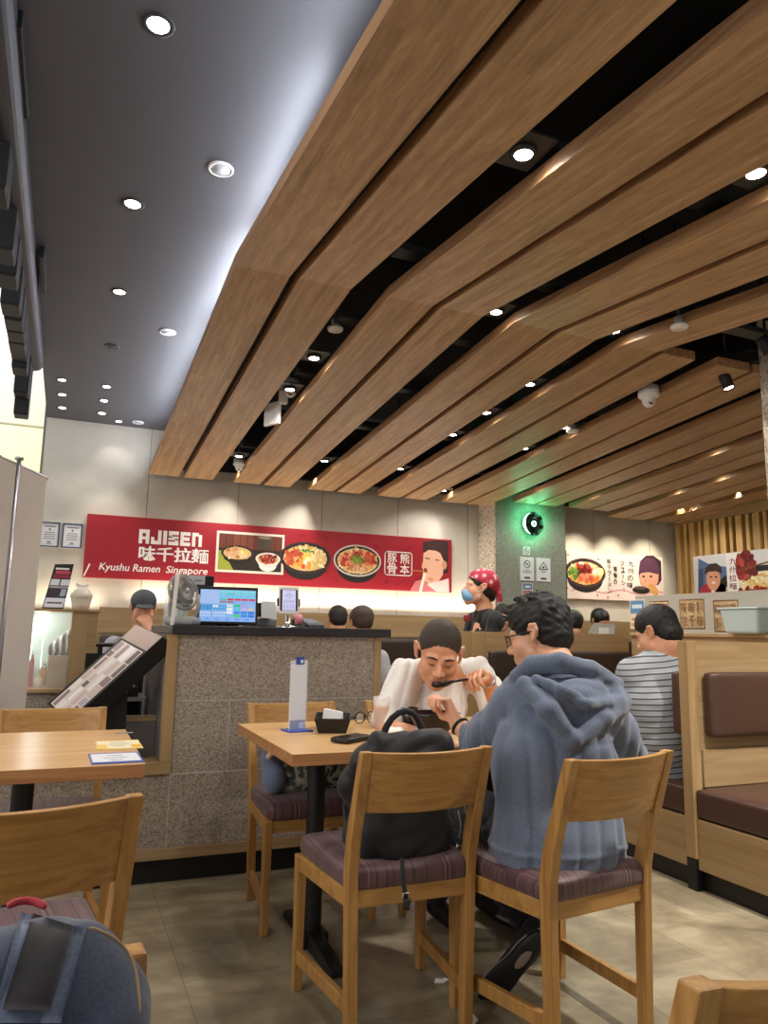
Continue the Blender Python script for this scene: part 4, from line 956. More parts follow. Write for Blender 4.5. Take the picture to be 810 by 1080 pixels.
# near divider, seats on both sides
D1 = 2.815; XB = 2.765; H1 = 1.133; XE = 4.095
t = booth_divider('booth_bench', XB, XE, D1, H1, 'nearest wooden booth bench with brown leather pads, at the right edge', 0.062)
for (s, nm) in ((-1, 'near'), (1, 'far')):
    ya, yb = (-0.56, -0.031) if s < 0 else (0.031, 0.53)
    b = MB(); b.box(0.012, XE-XB, ya, yb, 0.095, 0.315, M['booth_y']); b.build('seat_base', None, t)
    b = MB(); b.box(0.045, XE-XB, ya+0.02, yb, 0, 0.094, M['black']); b.build('plinth', None, t)
    b = MB(); b.rbox(((XE-XB)/2+0.008, (ya+yb)/2-0.006*s, 0.385), (XE-XB-0.012, abs(yb-ya)+0.015, 0.135), 0.022, M['brownleather'], n=12, bulge=(0.0, 0.004, 0.008)); b.build('seat_cushion', None, t)
    b = MB(); b.box(0.064, XE-XB-0.002, s*0.026 if s > 0 else -0.040, 0.040 if s > 0 else -0.026, 0.455, 0.625, M['booth']); b.build('rail', None, t, bev=0.002)
    b = MB(); x0 = 0.085 if s < 0 else 0.0
    b.rbox(((XE-XB+x0)/2, s*0.060, 0.835), (XE-XB-x0, 0.062, 0.305), 0.022, M['brownleather'], n=14, bulge=(0, 0.010, 0)); b.build('back_cushion', None, t)
# far divider
D2 = 4.75; XB2 = 2.60; H2 = 1.165
t = booth_divider('booth_bench', XB2, 4.095, D2, H2, 'wooden booth bench behind the hooded diner, with a dark brown back pad', 0.20)
for s in (-1,):
    ya, yb = (-0.53, -0.031) if s < 0 else (0.031, 0.53)
    b = MB(); b.box(0.1, 1.49, ya, yb, 0.095, 0.315, M['booth_y']); b.build('seat_base', None, t)
    b = MB(); b.rbox((0.80, (ya+yb)/2, 0.385), (1.38, abs(yb-ya), 0.135), 0.022, M['darkleather'], n=10, bulge=(0, 0.004, 0.008)); b.build('seat_cushion', None, t)
    b = MB(); b.rbox((0.85, s*0.055, 0.86), (1.28, 0.055, 0.34), 0.02, M['darkleather'], n=12, bulge=(0, 0.008, 0)); b.build('back_cushion', None, t)
# lengthwise partition behind the booths carrying the frosted screen
XG = 4.12
t = empty('booth_partition', (XG, 0, 0), 0, 'low wooden partition under the frosted screen, along the ends of the booths', 'partition')
b = MB(); b.box(0.0, 0.08, 1.6, 4.72, 0, 1.155, M['booth_y']); b.build('panel', None, t)
b = MB(); b.box(-0.02, 0.10, 1.6, 4.72, 1.155, 1.18, M['booth_y']); b.build('cap', None, t, bev=0.003)
frost = NT('frosted_grey_screen'); frost.b.inputs['Base Color'].default_value = lin('B9B6A8'); frost.b.inputs['Roughness'].default_value = 0.35; frost.b.inputs['Alpha'].default_value = 0.93
t = empty('frosted_screen', (XG+0.04, 0, 1.18), 0, 'frosted grey glass screen with bronze character plaques above the booths', 'screen')
b = MB(); b.box(-0.006, 0.006, 1.6, 4.70, 0.0, 0.285, frost.m); b.build('pane', None, t)
bronze = plain('bronze_foil', '8A6B4C', 0.3, 0.7, var=0.5, vs=60); gold = plain('gold_foil', 'D8C49A', 0.25, 0.6, var=0.3, vs=60)
cg = Canvas((-0.006, 0, 0), (0, -1, 0), (0, 0, 1), (-1, 0, 0))
def WG(px, py): p = at(px, py, X=XG+0.034); return (-p.y, p.z-1.18)
for k, (x0, y0, x1, y1) in enumerate(((686, 634, 705, 655), (718, 632, 742, 663), (754, 633, 778, 666))):
    m = MB(); c0 = WG(x0, y1); c1 = WG(x1, y0); u0, u1 = c0[0], c1[0]; v0, v1 = max(0.015, c0[1]), min(0.25, c1[1])
    cg.line(m, [(u0, v0), (u1, v0), (u1, v1), (u0, v1), (u0, v0)], 0.008, bronze, 0.001)
    cg.rect(m, u0, v0, u1, v1, gold, 0.0005)
    n = 3
    for a in range(n):
        for g in range(2):
            uu = u0+(u1-u0)*(0.17+0.33*a); vv = v0+(v1-v0)*(0.27+0.46*g)
            cg.text(m, random.choice('味千拉麺'), uu, vv-(v1-v0)*0.19, 0.1, bronze, 0.0014, 'CENTER', width=(u1-u0)*0.26, height=(v1-v0)*0.38, off=0.015)
    m.build('bronze_plaque', None, t)
m = MB(); c0 = WG(664.5, 650); c1 = WG(680, 632)
cg.rect(m, c0[0], 0.03, c1[0], 0.26, flat('E7D9C2'), 0.001); cg.rect(m, c0[0]+0.01, 0.15, c1[0]-0.01, 0.25, flat('5C8FBC'), 0.002); cg.rect(m, c0[0]+0.03, 0.19, c1[0]-0.03, 0.22, flat('DCE8F2'), 0.003)
cg.rect(m, c0[0]+0.01, 0.05, c1[0]-0.01, 0.075, flat('D4A56A'), 0.002); cg.rect(m, c0[0]+0.02, 0.095, c1[0]-0.02, 0.115, flat('C98E4E'), 0.002); m.build('blue_notice', None, t)
# tub seen standing before the screen
t = empty('plastic_tub', (XG-0.04, 3.60, 1.18), 0, 'pale translucent plastic tub in front of the frosted screen', 'tub')
tubm = NT('pale_milky_plastic'); tubm.b.inputs['Base Color'].default_value = lin('C4D6D6'); tubm.b.inputs['Roughness'].default_value = 0.35; tubm.b.inputs['Alpha'].default_value = 0.9
b = MB(); b.add([(-0.04, -0.13, 0.0), (0.06, -0.13, 0), (0.06, 0.13, 0), (-0.04, 0.13, 0), (-0.06, -0.155, 0.165), (0.06, -0.155, 0.165), (0.06, 0.155, 0.165), (-0.06, 0.155, 0.165)], [(3, 2, 1, 0), (4, 5, 6, 7), (0, 1, 5, 4), (1, 2, 6, 5), (2, 3, 7, 6), (3, 0, 4, 7)], tubm.m); b.build('tub_body', None, t, bev=0.02, seg=4)
b = MB(); b.box(-0.068, 0.066, -0.163, 0.163, 0.158, 0.17, tubm.m); b.build('rim', None, t, bev=0.004)
# booth tables
for (x0, x1, y0, y1, lb) in ((3.05, 4.10, 3.50, 4.10, 'wooden booth table in front of the person in the striped shirt'),):
    t = empty('booth_table', ((x0+x1)/2, (y0+y1)/2, 0), 0, lb, 'table'); w = (x1-x0)/2; d = (y1-y0)/2
    b = MB(); b.box(-w, w, -d, d, 0.71, 0.75, M['table']); b.build('tabletop', None, t, bev=0.003)
    b = MB(); b.lathe([(0.20, 0), (0.20, 0.012), (0.035, 0.03), (0.035, 0.71)], 28, M['black']); b.build('column', None, t)
# banquettes along the back wall with a wooden top
for (xa, xb, lb) in ((0.25, 4.05, 'long wooden banquette with dark pad running along the back wall under the red banner'), (4.97, 6.70, 'wooden banquette along the back wall right of the stone pillar')):
    t = empty('banquette', ((xa+xb)/2, 6.5, 0), 0, lb, 'banquette'); hw = (xb-xa)/2
    b = MB(); b.box(-hw, hw, 0.20, 0.47, 1.275, 1.31, M['booth']); b.box(-hw, hw, 0.16, 0.1999, 1.10, 1.31, M['booth']); b.build('top_ledge', None, t)
    b = MB(); b.box(-hw, hw, 0.17, 0.20, 0.0, 1.0999, M['booth']); b.build('back_panel', None, t)
    b = MB(); b.rbox((0, 0.13, 0.86), (2*hw-0.04, 0.08, 0.46), 0.03, M['darkleather'], n=12, bulge=(0, 0.01, 0)); b.build('back_cushion', None, t)
    b = MB(); b.box(-hw, hw, -0.35, 0.16, 0, 0.34, M['booth']); b.build('seat_base', None, t)
    b = MB(); b.rbox((0, -0.12, 0.405), (2*hw-0.04, 0.5, 0.13), 0.03, M['darkleather'], n=10); b.build('seat_cushion', None, t)
# ================================================================== stone counter with the service opening
YC = 3.717
t = empty('service_counter', (0, 0, 0), 0, 'speckled stone service counter with black top and wooden trims', 'counter')
def tiles(x0, x1, z0, z1, xs, zs, b):
    X = [x0]+[x for x in xs if x0 < x < x1]+[x1]; Z = [z0]+[z for z in zs if z0 < z < z1]+[z1]
    for i in range(len(X)-1):
        for j in range(len(Z)-1): b.box(X[i]+0.0015, X[i+1]-0.0015, YC-0.010, YC, Z[j]+0.0015, Z[j+1]-0.0015, M['stone'])
b = MB(); b.box(0.5035, 1.5145, YC-0.0092, 4.62, 0.157, 1.119, M['grout']); b.box(-0.398, 0.5034, YC-0.0092, 3.92, 0.155, 0.478, M['grout'])

tiles(0.503, 1.515, 0.81, 1.12, [], [], b); tiles(0.503, 1.515, 0.48, 0.81, [0.765], [], b); tiles(-0.40, 1.515, 0.155, 0.478, [-0.10, 0.505, 1.11], [], b)
b.build('stone_cladding', None, t)
b = MB(); b.box(-0.40, 1.545, YC-0.016, YC, 0.105, 0.154, M['booth']); b.build('base_trim', None, t, bev=0.002)
b = MB(); b.box(-0.40, 1.54, YC+0.02, 3.9, 0, 0.104, M['black']); b.build('plinth', None, t)
b = MB(); b.box(1.516, 1.556, YC-0.014, 4.62, 0.155, 1.12, M['booth_v']); b.build('end_trim', None, t, bev=0.002)
b = MB(); b.box(0.468, 1.60, 3.675, 4.62, 1.121, 1.163, M['blacktop']); b.build('worktop', None, t, bev=0.003)
b = MB(); b.box(0.452, 0.502, YC-0.02, YC+0.03, 0.5355, 1.12, M['booth_v']); b.box(0.447, 0.456, YC+0.03, 4.6, 0.50, 1.12, M['laminate']); b.build('side_panel', None, t)
b = MB(); b.box(-0.40, 0.502, YC-0.02, YC+0.20, 0.479, 0.535, M['booth']); b.build('ledge', None, t, bev=0.002)
b = MB(); b.box(-0.40, 0.446, YC+0.17, YC+0.20, 0.536, 0.70, M['laminate']); b.box(-0.40, 0.446, YC+0.165, YC+0.21, 0.701, 0.725, M['booth']); b.build('upstand', None, t)
# black equipment shelf behind the opening
t = empty('equipment_shelf', (0.27, 4.42, 0), 0, 'dark equipment shelf with boxes seen through the service opening', 'shelf')
b = MB()
for z in (0.30, 0.62, 0.76): b.box(-0.14, 0.16, -0.15, 0.15, z, z+0.02, M['grey'] if z > 0.5 else M['black'])
for x in (-0.14, 0.15): b.box(x-0.01, x+0.01, 0.14, 0.15, 0, 1.0, M['black'])
b.box(-0.14, 0.16, 0.15, 0.16, 0, 1.0, M['black']); b.build('frame', None, t)
b = MB(); b.box(-0.12, -0.02, -0.13, 0.1, 0.781, 0.86, M['black']); b.box(0.02, 0.12, -0.13, 0.1, 0.781, 0.83, M['black']); b.build('device', None, t)
for k, (z, w) in enumerate(((0.845, 0.06), (0.90, 0.055), (0.95, 0.05))):
    b = MB(); b.box(0.04, 0.04+w, -0.12, 0.0, z-0.012, z+0.014, flat('D9D6CE')); b.build('paper_roll_box', None, t)

# ---- slanted menu stand
t = empty('menu_stand', (0, 0, 0), 0, 'slanted black menu stand with rows of menu pictures beside the counter', 'menu stand')
A = Vector((0.335, 4.02, 1.165)); B = Vector((0.432, 3.70, 1.108)); L = Vector((-0.385, 0.0, -0.385)); N = (B-A).cross(L).normalized()
if N.z < 0: N = -N
Cc, Dd = B+L, A+L; th = N*-0.085
b = MB(); b.hexa([Dd+th, Cc+th, B+th, A+th, Dd, Cc, B, A], M['black']); b.build('body', None, t, bev=0.003)
cm = Canvas(Dd, A-Dd, (A-B), N); LL = (A-Dd).length; WW = (A-B).length
cm = Canvas(Cc, B-Cc, (Dd-Cc), N)
m = MB(); r5 = random.Random(9)
cm.rect(m, 0.01, 0.02, LL*0.80, WW*0.90, flat('D8CFC8', 0.25), 0.0012)
for row in range(4):
    u = 0.015
    while u < LL*0.78:
        w = r5.uniform(0.03, 0.10); v0 = 0.03+row*WW*0.215
        cm.rect(m, u, v0, min(u+w, LL*0.79), v0+WW*0.19*r5.uniform(0.5, 1), flat(r5.choice(['8E7A78', 'C9B4AC', '5C4A4A', 'E6E0DA', 'A88E86', 'B0A8B8', 'F0EDEA', '74605C']), 0.25), 0.002); u += w+0.006
m.build('menu_sheet', None, t)
m = MB(); cm.rect(m, LL*0.82, 0.004, LL-0.004, WW-0.004, plain('champagne_metal', 'A8988C', 0.4, 0.4), 0.0012); m.build('top_plate', None, t)
b = MB(); b.box(0.12, 0.30, 3.80, 3.875, 0.5355, 0.84, M['black']); b.build('pedestal', None, t)

# ---- on the counter
ZT = 1.1635
# desk fan
t = empty('desk_fan', (0.535, 3.86, ZT), math.radians(-28), 'small grey desk fan at the left end of the black counter top', 'fan')
gf = plain('fan_grey_plastic', '9A9C9B', 0.4)
b = MB(); b.rbox((0, 0.01, 0.022), (0.16, 0.12, 0.044), 0.018, gf, n=8); b.build('base', None, t)
b = MB()
for s in (-1, 1): b.tube([(s*0.062, 0.02, 0.03), (s*0.075, 0.025, 0.09), (s*0.068, 0.02, 0.155)], 0.011, 10, gf)
b.tube([(-0.062, 0.02, 0.03), (0.062, 0.02, 0.03)], 0.011, 10, gf); b.build('bracket', None, t)
TF = TRS((0, 0.0, 0.165), math.radians(62)) @ Matrix.Rotation(math.radians(78), 4, 'X')
b = MB()
for k in range(60):
    a = 2*PI*k/60; c, s_ = math.cos(a), math.sin(a)
    b.tube([(0.016*c, 0.016*s_, 0.030), (0.05*c, 0.05*s_, 0.030), (0.082*c, 0.082*s_, 0.020), (0.092*c, 0.092*s_, 0.0), (0.082*c, 0.082*s_, -0.024), (0.03*c, 0.03*s_, -0.034)], 0.0017, 4, gf, TF)
for r, z in ((0.092, 0.0), (0.07, 0.026), (0.045, 0.031)): b.tube([(r*math.cos(2*PI*k/36), r*math.sin(2*PI*k/36), z) for k in range(37)], 0.0018 if r < 0.09 else 0.005, 6, gf, TF)
b.build('grille', None, t)
b = MB()
for k in range(5):
    a = 2*PI*k/5; pts = []
    vs = [(0.012*math.cos(a), 0.012*math.sin(a), -0.008), (0.075*math.cos(a-0.35), 0.075*math.sin(a-0.35), -0.012), (0.082*math.cos(a+0.1), 0.082*math.sin(a+0.1), 0.0), (0.07*math.cos(a+0.6), 0.07*math.sin(a+0.6), 0.010), (0.014*math.cos(a+0.8), 0.014*math.sin(a+0.8), 0.008)]
    vs += [(x, y, z-0.002) for x, y, z in vs]
    b.add(vs, [(0, 1, 2, 3, 4), (9, 8, 7, 6, 5)]+[(i, (i+1) % 5+0, (i+1) % 5+5, i+5) for i in range(5)], plain('fan_blade', '74777A', 0.4), True, TF)
b.build('blades', None, t)
b = MB(); b.lathe([(0, 0.034), (0.014, 0.033), (0.017, 0.028), (0.017, 0.02), (0, 0.02)], 20, gf, TF); b.lathe([(0.03, -0.03), (0.034, -0.035), (0.03, -0.07), (0, -0.075)], 20, gf, TF); b.build('motor_housing', None, t)
# point of sale screen
t = empty('touch_screen_terminal', (0.775, 3.90, ZT), math.radians(-6), 'black point of sale touch screen showing a blue grid of buttons', 'touch screen')
TM = TRS((0, 0, 0.105), 0, math.radians(-9))
b = MB(); b.box(-0.158, 0.150, -0.0, 0.03, -0.095, 0.10, M['black'], TM); b.build('bezel', None, t, bev=0.004)
b = MB(); b.hexa([(-0.06, 0.02, 0), (0.06, 0.02, 0), (0.06, 0.15, 0), (-0.06, 0.15, 0), (-0.05, 0.03, 0.11), (0.05, 0.03, 0.11), (0.05, 0.06, 0.13), (-0.05, 0.06, 0.13)], M['black']); b.build('foot', None, t, bev=0.004)
b = MB(); b.box(0.15, 0.168, -0.002, 0.02, -0.05, 0.02, M['blackgloss'], TM); b.build('card_reader', None, t, bev=0.002)
Mt = TM.to_3x3(); cs = Canvas(TM @ Vector((-0.004, -0.0006, 0.0)), Mt @ Vector((1, 0, 0)), Mt @ Vector((0, 0, 1)), Mt @ Vector((0, -1, 0)))
_sc = {}
def scr(c, e=0.95):
    if c not in _sc: _sc[c] = plain('screen_'+c.lower(), '050505', 0.3, emit=c, es=e)
    return _sc[c]
m = MB(); cs.rect(m, -0.142, -0.083, 0.142, 0.083, scr('8FB6EE'), 0.0004)
sw, sh = 0.284, 0.166
def cell(c0, r0, w, h, c): cs.rect(m, -0.142+sw*c0+0.001, 0.083-sh*(r0+h)+0.001, -0.142+sw*(c0+w)-0.001, 0.083-sh*r0-0.001, scr(c), 0.0008)
cell(0.0, 0.0, 0.34, 0.44, 'A9C4F2')
for i in range(5):
    cell(0.35+0.13*i, 0.02, 0.12, 0.07, '7FE3DC'); cell(0.35+0.13*i, 0.10, 0.12, 0.07, '6FDCE0' if i != 1 else '58D0C4'); cell(0.35+0.13*i, 0.18, 0.12, 0.08, '74CFE8')
    cell(0.48+0.13*i if i < 4 else 0.35, 0.27, 0.12, 0.07, 'D6362E' if i < 4 else '58C6B0'); cell(0.35+0.13*i, 0.35, 0.12, 0.06, 'A66A66' if i < 2 else '8FB6EE')
for i in range(4): cell(0.0+0.055*i, 0.47, 0.05, 0.19, '2C93CE')
for i in range(5): cell(0.23+0.05*i, 0.48, 0.045, 0.08, 'E6F0F8' if i < 2 else '3FA0D8'); cell(0.23+0.05*i, 0.57, 0.045, 0.08, '3FA0D8')
for i in range(4): cell(0.47+0.13*i, 0.45, 0.12, 0.10, ('CFE6EE', '2FC79A', 'B9A6E8', '9CC0F0')[i]); cell(0.47+0.13*i, 0.56, 0.12, 0.10, ('F0F4F8', '55C8E0', 'C9B4F0', 'D8C4B8')[i]); cell(0.47+0.13*i, 0.67, 0.12, 0.09, ('F0F4F8', '3C8CE8', '3C8CE8', '2E7CD8')[i]); cell(0.47+0.13*i, 0.77, 0.12, 0.09, ('7FC0F0', '3FD468', '3C8CE8', '2E7CD8')[i])
for i in range(11): cell(0.0+0.04*i if i < 5 else 0.24+0.038*(i-5), 0.70, 0.03, 0.06, 'DCE8F8'); cell(0.0+0.04*i if i < 5 else 0.24+0.038*(i-5), 0.79, 0.03, 0.06, 'C6DAF6'); cell(0.09*i, 0.89, 0.08, 0.09, '6FA4EC' if i % 2 else '8AB8F0')
m.build('display', None, t)
# customer display with notices above it
t = empty('customer_display', (0.66, 4.20, ZT), math.radians(-3), 'black customer display on a pole with paper notes stuck on it, behind the fan', 'display')
b = MB(); b.box(-0.085, 0.085, 0.0, 0.03, 0.19, 0.275, M['black']); b.build('display_box', None, t, bev=0.004)
b = MB(); b.tube([(0.03, 0.015, 0), (0.03, 0.015, 0.19)], 0.012, 12, M['black']); b.box(-0.06, 0.1, -0.05, 0.08, 0, 0.012, M['black']); b.build('pole', None, t)
b = MB(); b.box(-0.08, 0.035, -0.003, -0.0005, 0.225, 0.275, flat('B4B8BA')); b.box(0.0, 0.09, -0.006, -0.0035, 0.155, 0.195, flat('C9C7C2')); b.box(-0.07, 0.02, -0.0036, -0.0031, 0.243, 0.249, flat('6A6C6E')); b.build('paper_note', None, t)
# tablet
t = empty('tablet_stand', (1.075, 3.84, ZT), math.radians(-4), 'white tablet in a holder on a metal pole on the counter', 'tablet')
b = MB(); b.lathe([(0.05, 0), (0.05, 0.006), (0.012, 0.01), (0.010, 0.10)], 24, M['chrome']); b.build('pole', None, t)
TM = TRS((0, -0.012, 0.140), 0, math.radians(-8))
b = MB(); b.box(-0.054, 0.054, -0.004, 0.006, -0.072, 0.072, M['white'], TM); b.build('tablet_frame', None, t, bev=0.004)
b = MB()
for s in (-1, 1): b.box(s*0.057-0.004, s*0.057+0.004, -0.008, 0.012, -0.03, 0.01, M['black'], TM)
b.build('clamp', None, t, bev=0.002)
Mt = TM.to_3x3(); ct = Canvas(TM @ Vector((0, -0.0041, 0)), Mt @ Vector((1, 0, 0)), Mt @ Vector((0, 0, 1)), Mt @ Vector((0, -1, 0)))
m = MB(); ct.rect(m, -0.046, -0.056, 0.046, 0.056, M['black'], 0.0004); ct.rect(m, -0.035, -0.054, 0.036, 0.054, scr('D5D2F2', 1.0), 0.0008)
for k, (v, w) in enumerate(((0.046, 0.03), (0.034, 0.02), (0.028, 0.04), (0.02, 0.05), (0.012, 0.02), (0.0, 0.058), (-0.006, 0.058), (-0.014, 0.058))): ct.rect(m, -w/2, v-0.0012, w/2, v+0.0012, scr('8A88B8', 0.9), 0.0012)
for i in range(4):
    for j in range(3): ct.rect(m, -0.03+i*0.016, -0.05+j*0.01, -0.018+i*0.016, -0.044+j*0.01, scr('AFAEDA', 0.9), 0.0012)
m.build('display', None, t)
# small things behind the tablet
t = empty('card_terminal', (1.27, 4.05, ZT), math.radians(25), 'dark tilted card terminal on the counter right of the tablet', 'card terminal')
b = MB(); b.hexa([(-0.06, -0.05, 0), (0.06, -0.05, 0), (0.06, 0.05, 0), (-0.06, 0.05, 0), (-0.06, -0.05, 0.018), (0.06, -0.05, 0.018), (0.055, 0.05, 0.055), (-0.055, 0.05, 0.055)], plain('slate_plastic', '4E5660', 0.35)); b.build('body', None, t, bev=0.004)
b = MB(); b.add([(-0.045, -0.03, 0.0263), (0.045, -0.03, 0.0263), (0.042, 0.035, 0.0503), (-0.042, 0.035, 0.0503)], [(0, 1, 2, 3)], plain('dim_screen', '7C8794', 0.2)); b.build('display', None, t)
t = empty('label_tape_roll', (1.17, 3.98, ZT), 0, 'pink paper roll on a small black holder behind the tablet', 'paper roll')
b = MB(); b.lathe([(0.012, -0.02), (0.032, -0.02), (0.032, 0.02), (0.012, 0.02)], 24, flat('D98A92'), TRS((0, 0, 0.042)) @ Matrix.Rotation(PI/2, 4, 'Y')); b.build('roll', None, t)
b = MB(); b.hexa([(-0.04, -0.03, 0), (0.04, -0.03, 0), (0.04, 0.03, 0), (-0.04, 0.03, 0), (-0.03, -0.008, 0.045), (0.03, -0.008, 0.045), (0.03, 0.008, 0.045), (-0.03, 0.008, 0.045)], M['black']); b.build('holder', None, t)
t = empty('receipt_printer', (1.0, 4.15, ZT), math.radians(8), 'grey receipt printer lying behind the tablet pole', 'printer')
b = MB(); b.rbox((0, 0, 0.025), (0.16, 0.14, 0.05), 0.012, M['grey'], n=8); b.build('body', None, t)
b = MB(); b.box(-0.03, 0.035, -0.11, -0.05, 0.047, 0.049, flat('EFECE6')); b.build('paper', None, t)
t = empty('laminated_price_card', (1.205, 4.28, ZT), math.radians(6), 'pale leaning laminated card between tablet and screen', 'card')
b = MB(); b.hexa([(-0.16, 0.0, 0), (-0.07, 0, 0), (-0.07, 0.004, 0), (-0.16, 0.004, 0), (-0.16, 0.04, 0.15), (-0.07, 0.04, 0.15), (-0.07, 0.044, 0.15), (-0.16, 0.044, 0.15)], flat('BFC4C4')); b.build('sheet', None, t)
# clear acrylic organiser and straws at the left corner
t = empty('acrylic_organiser', (0.50, 4.02, ZT), math.radians(4), 'clear acrylic organiser behind the fan at the counter corner', 'organiser')
b = MB(); x0, x1, y0, y1 = -0.025, 0.075, -0.06, 0.06
for q in ((x0, x1, y0, y0+0.003, 0, 0.16), (x0, x1, y1-0.003, y1, 0, 0.20), (x0, x0+0.003, y0+0.003, y1-0.003, 0, 0.16), (x1-0.003, x1, y0+0.003, y1-0.003, 0, 0.16), (x0+0.003, x1-0.003, y0+0.003, y1-0.003, 0, 0.003)): b.box(*q, M['acrylic'])
b.build('box', None, t)
for k, (px_, pc, hh) in enumerate(((0.0, 'BFD6D4', 0.12), (0.03, 'E3E4E0', 0.14), (0.055, 'B8C8A8', 0.10))):
    b = MB(); b.lathe([(0.012, 0.003), (0.013, hh*0.8), (0.006, hh*0.9), (0.006, hh)], 14, flat(pc), TRS((px_, 0.0, 0))); b.build('bottle', None, t)
t = empty('menu_card_holder', (0.470, 3.78, ZT), 0, 'tall narrow white acrylic card standing left of the fan', 'card holder')
b = MB(); b.hexa([(0.0, -0.002, 0), (0.018, -0.002, 0), (0.018, 0.002, 0), (0, 0.002, 0), (0.012, 0.0, 0.255), (0.032, 0.0, 0.255), (0.032, 0.004, 0.255), (0.012, 0.004, 0.255)], flat('E6E4DA')); b.build('card', None, t)

# ================================================================== display cabinet on the left, behind the counter
YD = 4.75
def D(x, y): p = at(x, y, Y=YD); return p.x, p.z
x0 = -0.30; x1 = D(76, 650)[0]; x2 = D(92, 650)[0]; x3 = D(102, 650)[0]; zt = D(60, 645)[1]; zb = D(40, 726)[1]
t = empty('display_cabinet', (0, 0, 0), 0, 'wood and glass display cabinet at the far left holding bottles and souvenirs', 'cabinet')
b = MB(); b.box(x1, x2+0.06, YD, YD+0.35, 0, zt, M['booth_v']); b.box(x0, x0+0.05, YD, YD+0.35, zb, zt-0.03, M['booth_v']); b.build('upright', None, t, bev=0.002)
b = MB(); b.box(x2+0.002, x2+0.06, YD-0.001, YD-0.0001, 0.02, zt-0.02, M['booth']); b.build('door_edge', None, t)
b = MB(); b.box(x0, x2+0.075, YD-0.01, YD+0.36, zt, zt+0.016, M['booth']); b.build('top', None, t, bev=0.002)
b = MB(); b.box(x0-0.2, x1, YD-0.05, YD+0.36, zb-0.022, zb, M['booth']); b.build('shelf', None, t, bev=0.002)
b = MB(); b.box(x0-0.2, x1, YD-0.02, YD+0.34, 0.0, zb-0.0221, M['stone']); b.build('stone_base', None, t)
b = MB(); b.box(x0+0.05, x1-0.001, YD+0.33, YD+0.345, zb, zt-0.001, plain('pale_green_glass_back', 'C9DAD2', 0.25)); b.build('back_panel', None, t)
b = MB(); b.box(x0+0.051, x1-0.001, YD+0.004, YD+0.008, zb+0.001, zt-0.001, M['glass']); b.build('glass_front', None, t)
b = MB()
for (u, w) in ((0.10, 0.006), (0.16, 0.004)): b.box(x0+u+0.02, x0+u+0.02+w, YD+0.30, YD+0.31, zb+0.1, zt-0.04, plain('lit_cabinet_tube', 'FFFFFF', 0.5, emit='F4FFFA', es=3))
b.build('light_tube', None, t)
lamp('cabinet_lamp', 'POINT', (x0+0.17, YD+0.15, zt-0.05), 1.6, (0.92, 1.0, 0.97), None, shadow_soft_size=0.04)
b = MB(); c = D(84.5, 653); b.lathe([(0, -0.006), (0.019, -0.005), (0.021, 0)], 28, M['white'], TRS((c[0], YD-0.0005, c[1])) @ Matrix.Rotation(-PI/2, 4, 'X') @ Matrix.Scale(-1, 4, (0, 0, 1))); b.build('round_sticker', None, t)
t = empty('wooden_box', (0, 0, 0), 0, 'light wooden box inside the display cabinet', 'box')
xa, za = D(48, 726); xb, zb2 = D(73, 692); b = MB(); b.box(xa, x1-0.004, YD+0.05, YD+0.26, zb+0.001, zb2, M['booth']); b.build('box_body', None, t, bev=0.002)
t = empty('cap', (0, 0, 0), 0, 'black and white striped cap lying on the wooden box in the cabinet', 'cap')
F = Field((xa-0.02, YD+0.0, zb2-0.02), (x1+0.05, YD+0.32, zb2+0.22), 0.006)
F.ell(((xa+x1)/2+0.02, YD+0.15, zb2+0.045), (0.07, 0.07, 0.05), 0.02); F.cone(((xa+x1)/2-0.03, YD+0.13, zb2+0.03), ((xa+x1)/2+0.05, YD+0.13, zb2+0.13), 0.035, 0.02, 0.02)
k = NT('black_white_striped_cloth'); w_ = k.n('ShaderNodeTexWave', i_Scale=9.0, i_Distortion=2.0); k.l(k.coord((1, 1, 2.2)), w_.inputs['Vector']); k.l(k.ramp(w_.outputs[0], [(0.55, '101012'), (0.7, 'D8D8D6')]), k.b.inputs['Base Color'])
F.mesh('cap_body', k.m, t)
sp = [((33, 700), 0.013, 0.10, 'B3182A', 'red bottle in the display cabinet'), ((38, 722), 0.03, 0.055, 'E9E2C8', 'short white jar in the display cabinet'), ((29, 722), 0.016, 0.06, '5E6A78', 'small dark jar beside the white jar'), ((44, 716), 0.02, 0.10, 'D9A24A', 'orange packet in the display cabinet'), ((46, 706), 0.012, 0.12, '8A9A4A', 'green bottle in the display cabinet')]
for k, ((x, y), r, h, c, lb) in enumerate(sp):
    p = D(x, y); zz = zb+0.001; hh = h*1.15 if k else 0.20
    t = empty('bottle' if k in (0, 4) else 'jar', (p[0], YD+0.10+0.035*k, zz), 0, lb, 'bottle' if k in (0, 4) else 'jar')
    b = MB(); b.lathe([(r, 0), (r*1.05, hh*0.1), (r, hh*0.72), (r*0.55, hh*0.85), (r*0.5, hh*0.92)], 20, flat(c, 0.3)); b.build('jar_body', None, t)
    b = MB(); b.lathe([(r*0.62, hh*0.92), (r*0.62, hh), (0, hh)], 20, flat('E8E4DC', 0.4)); b.build('lid', None, t)
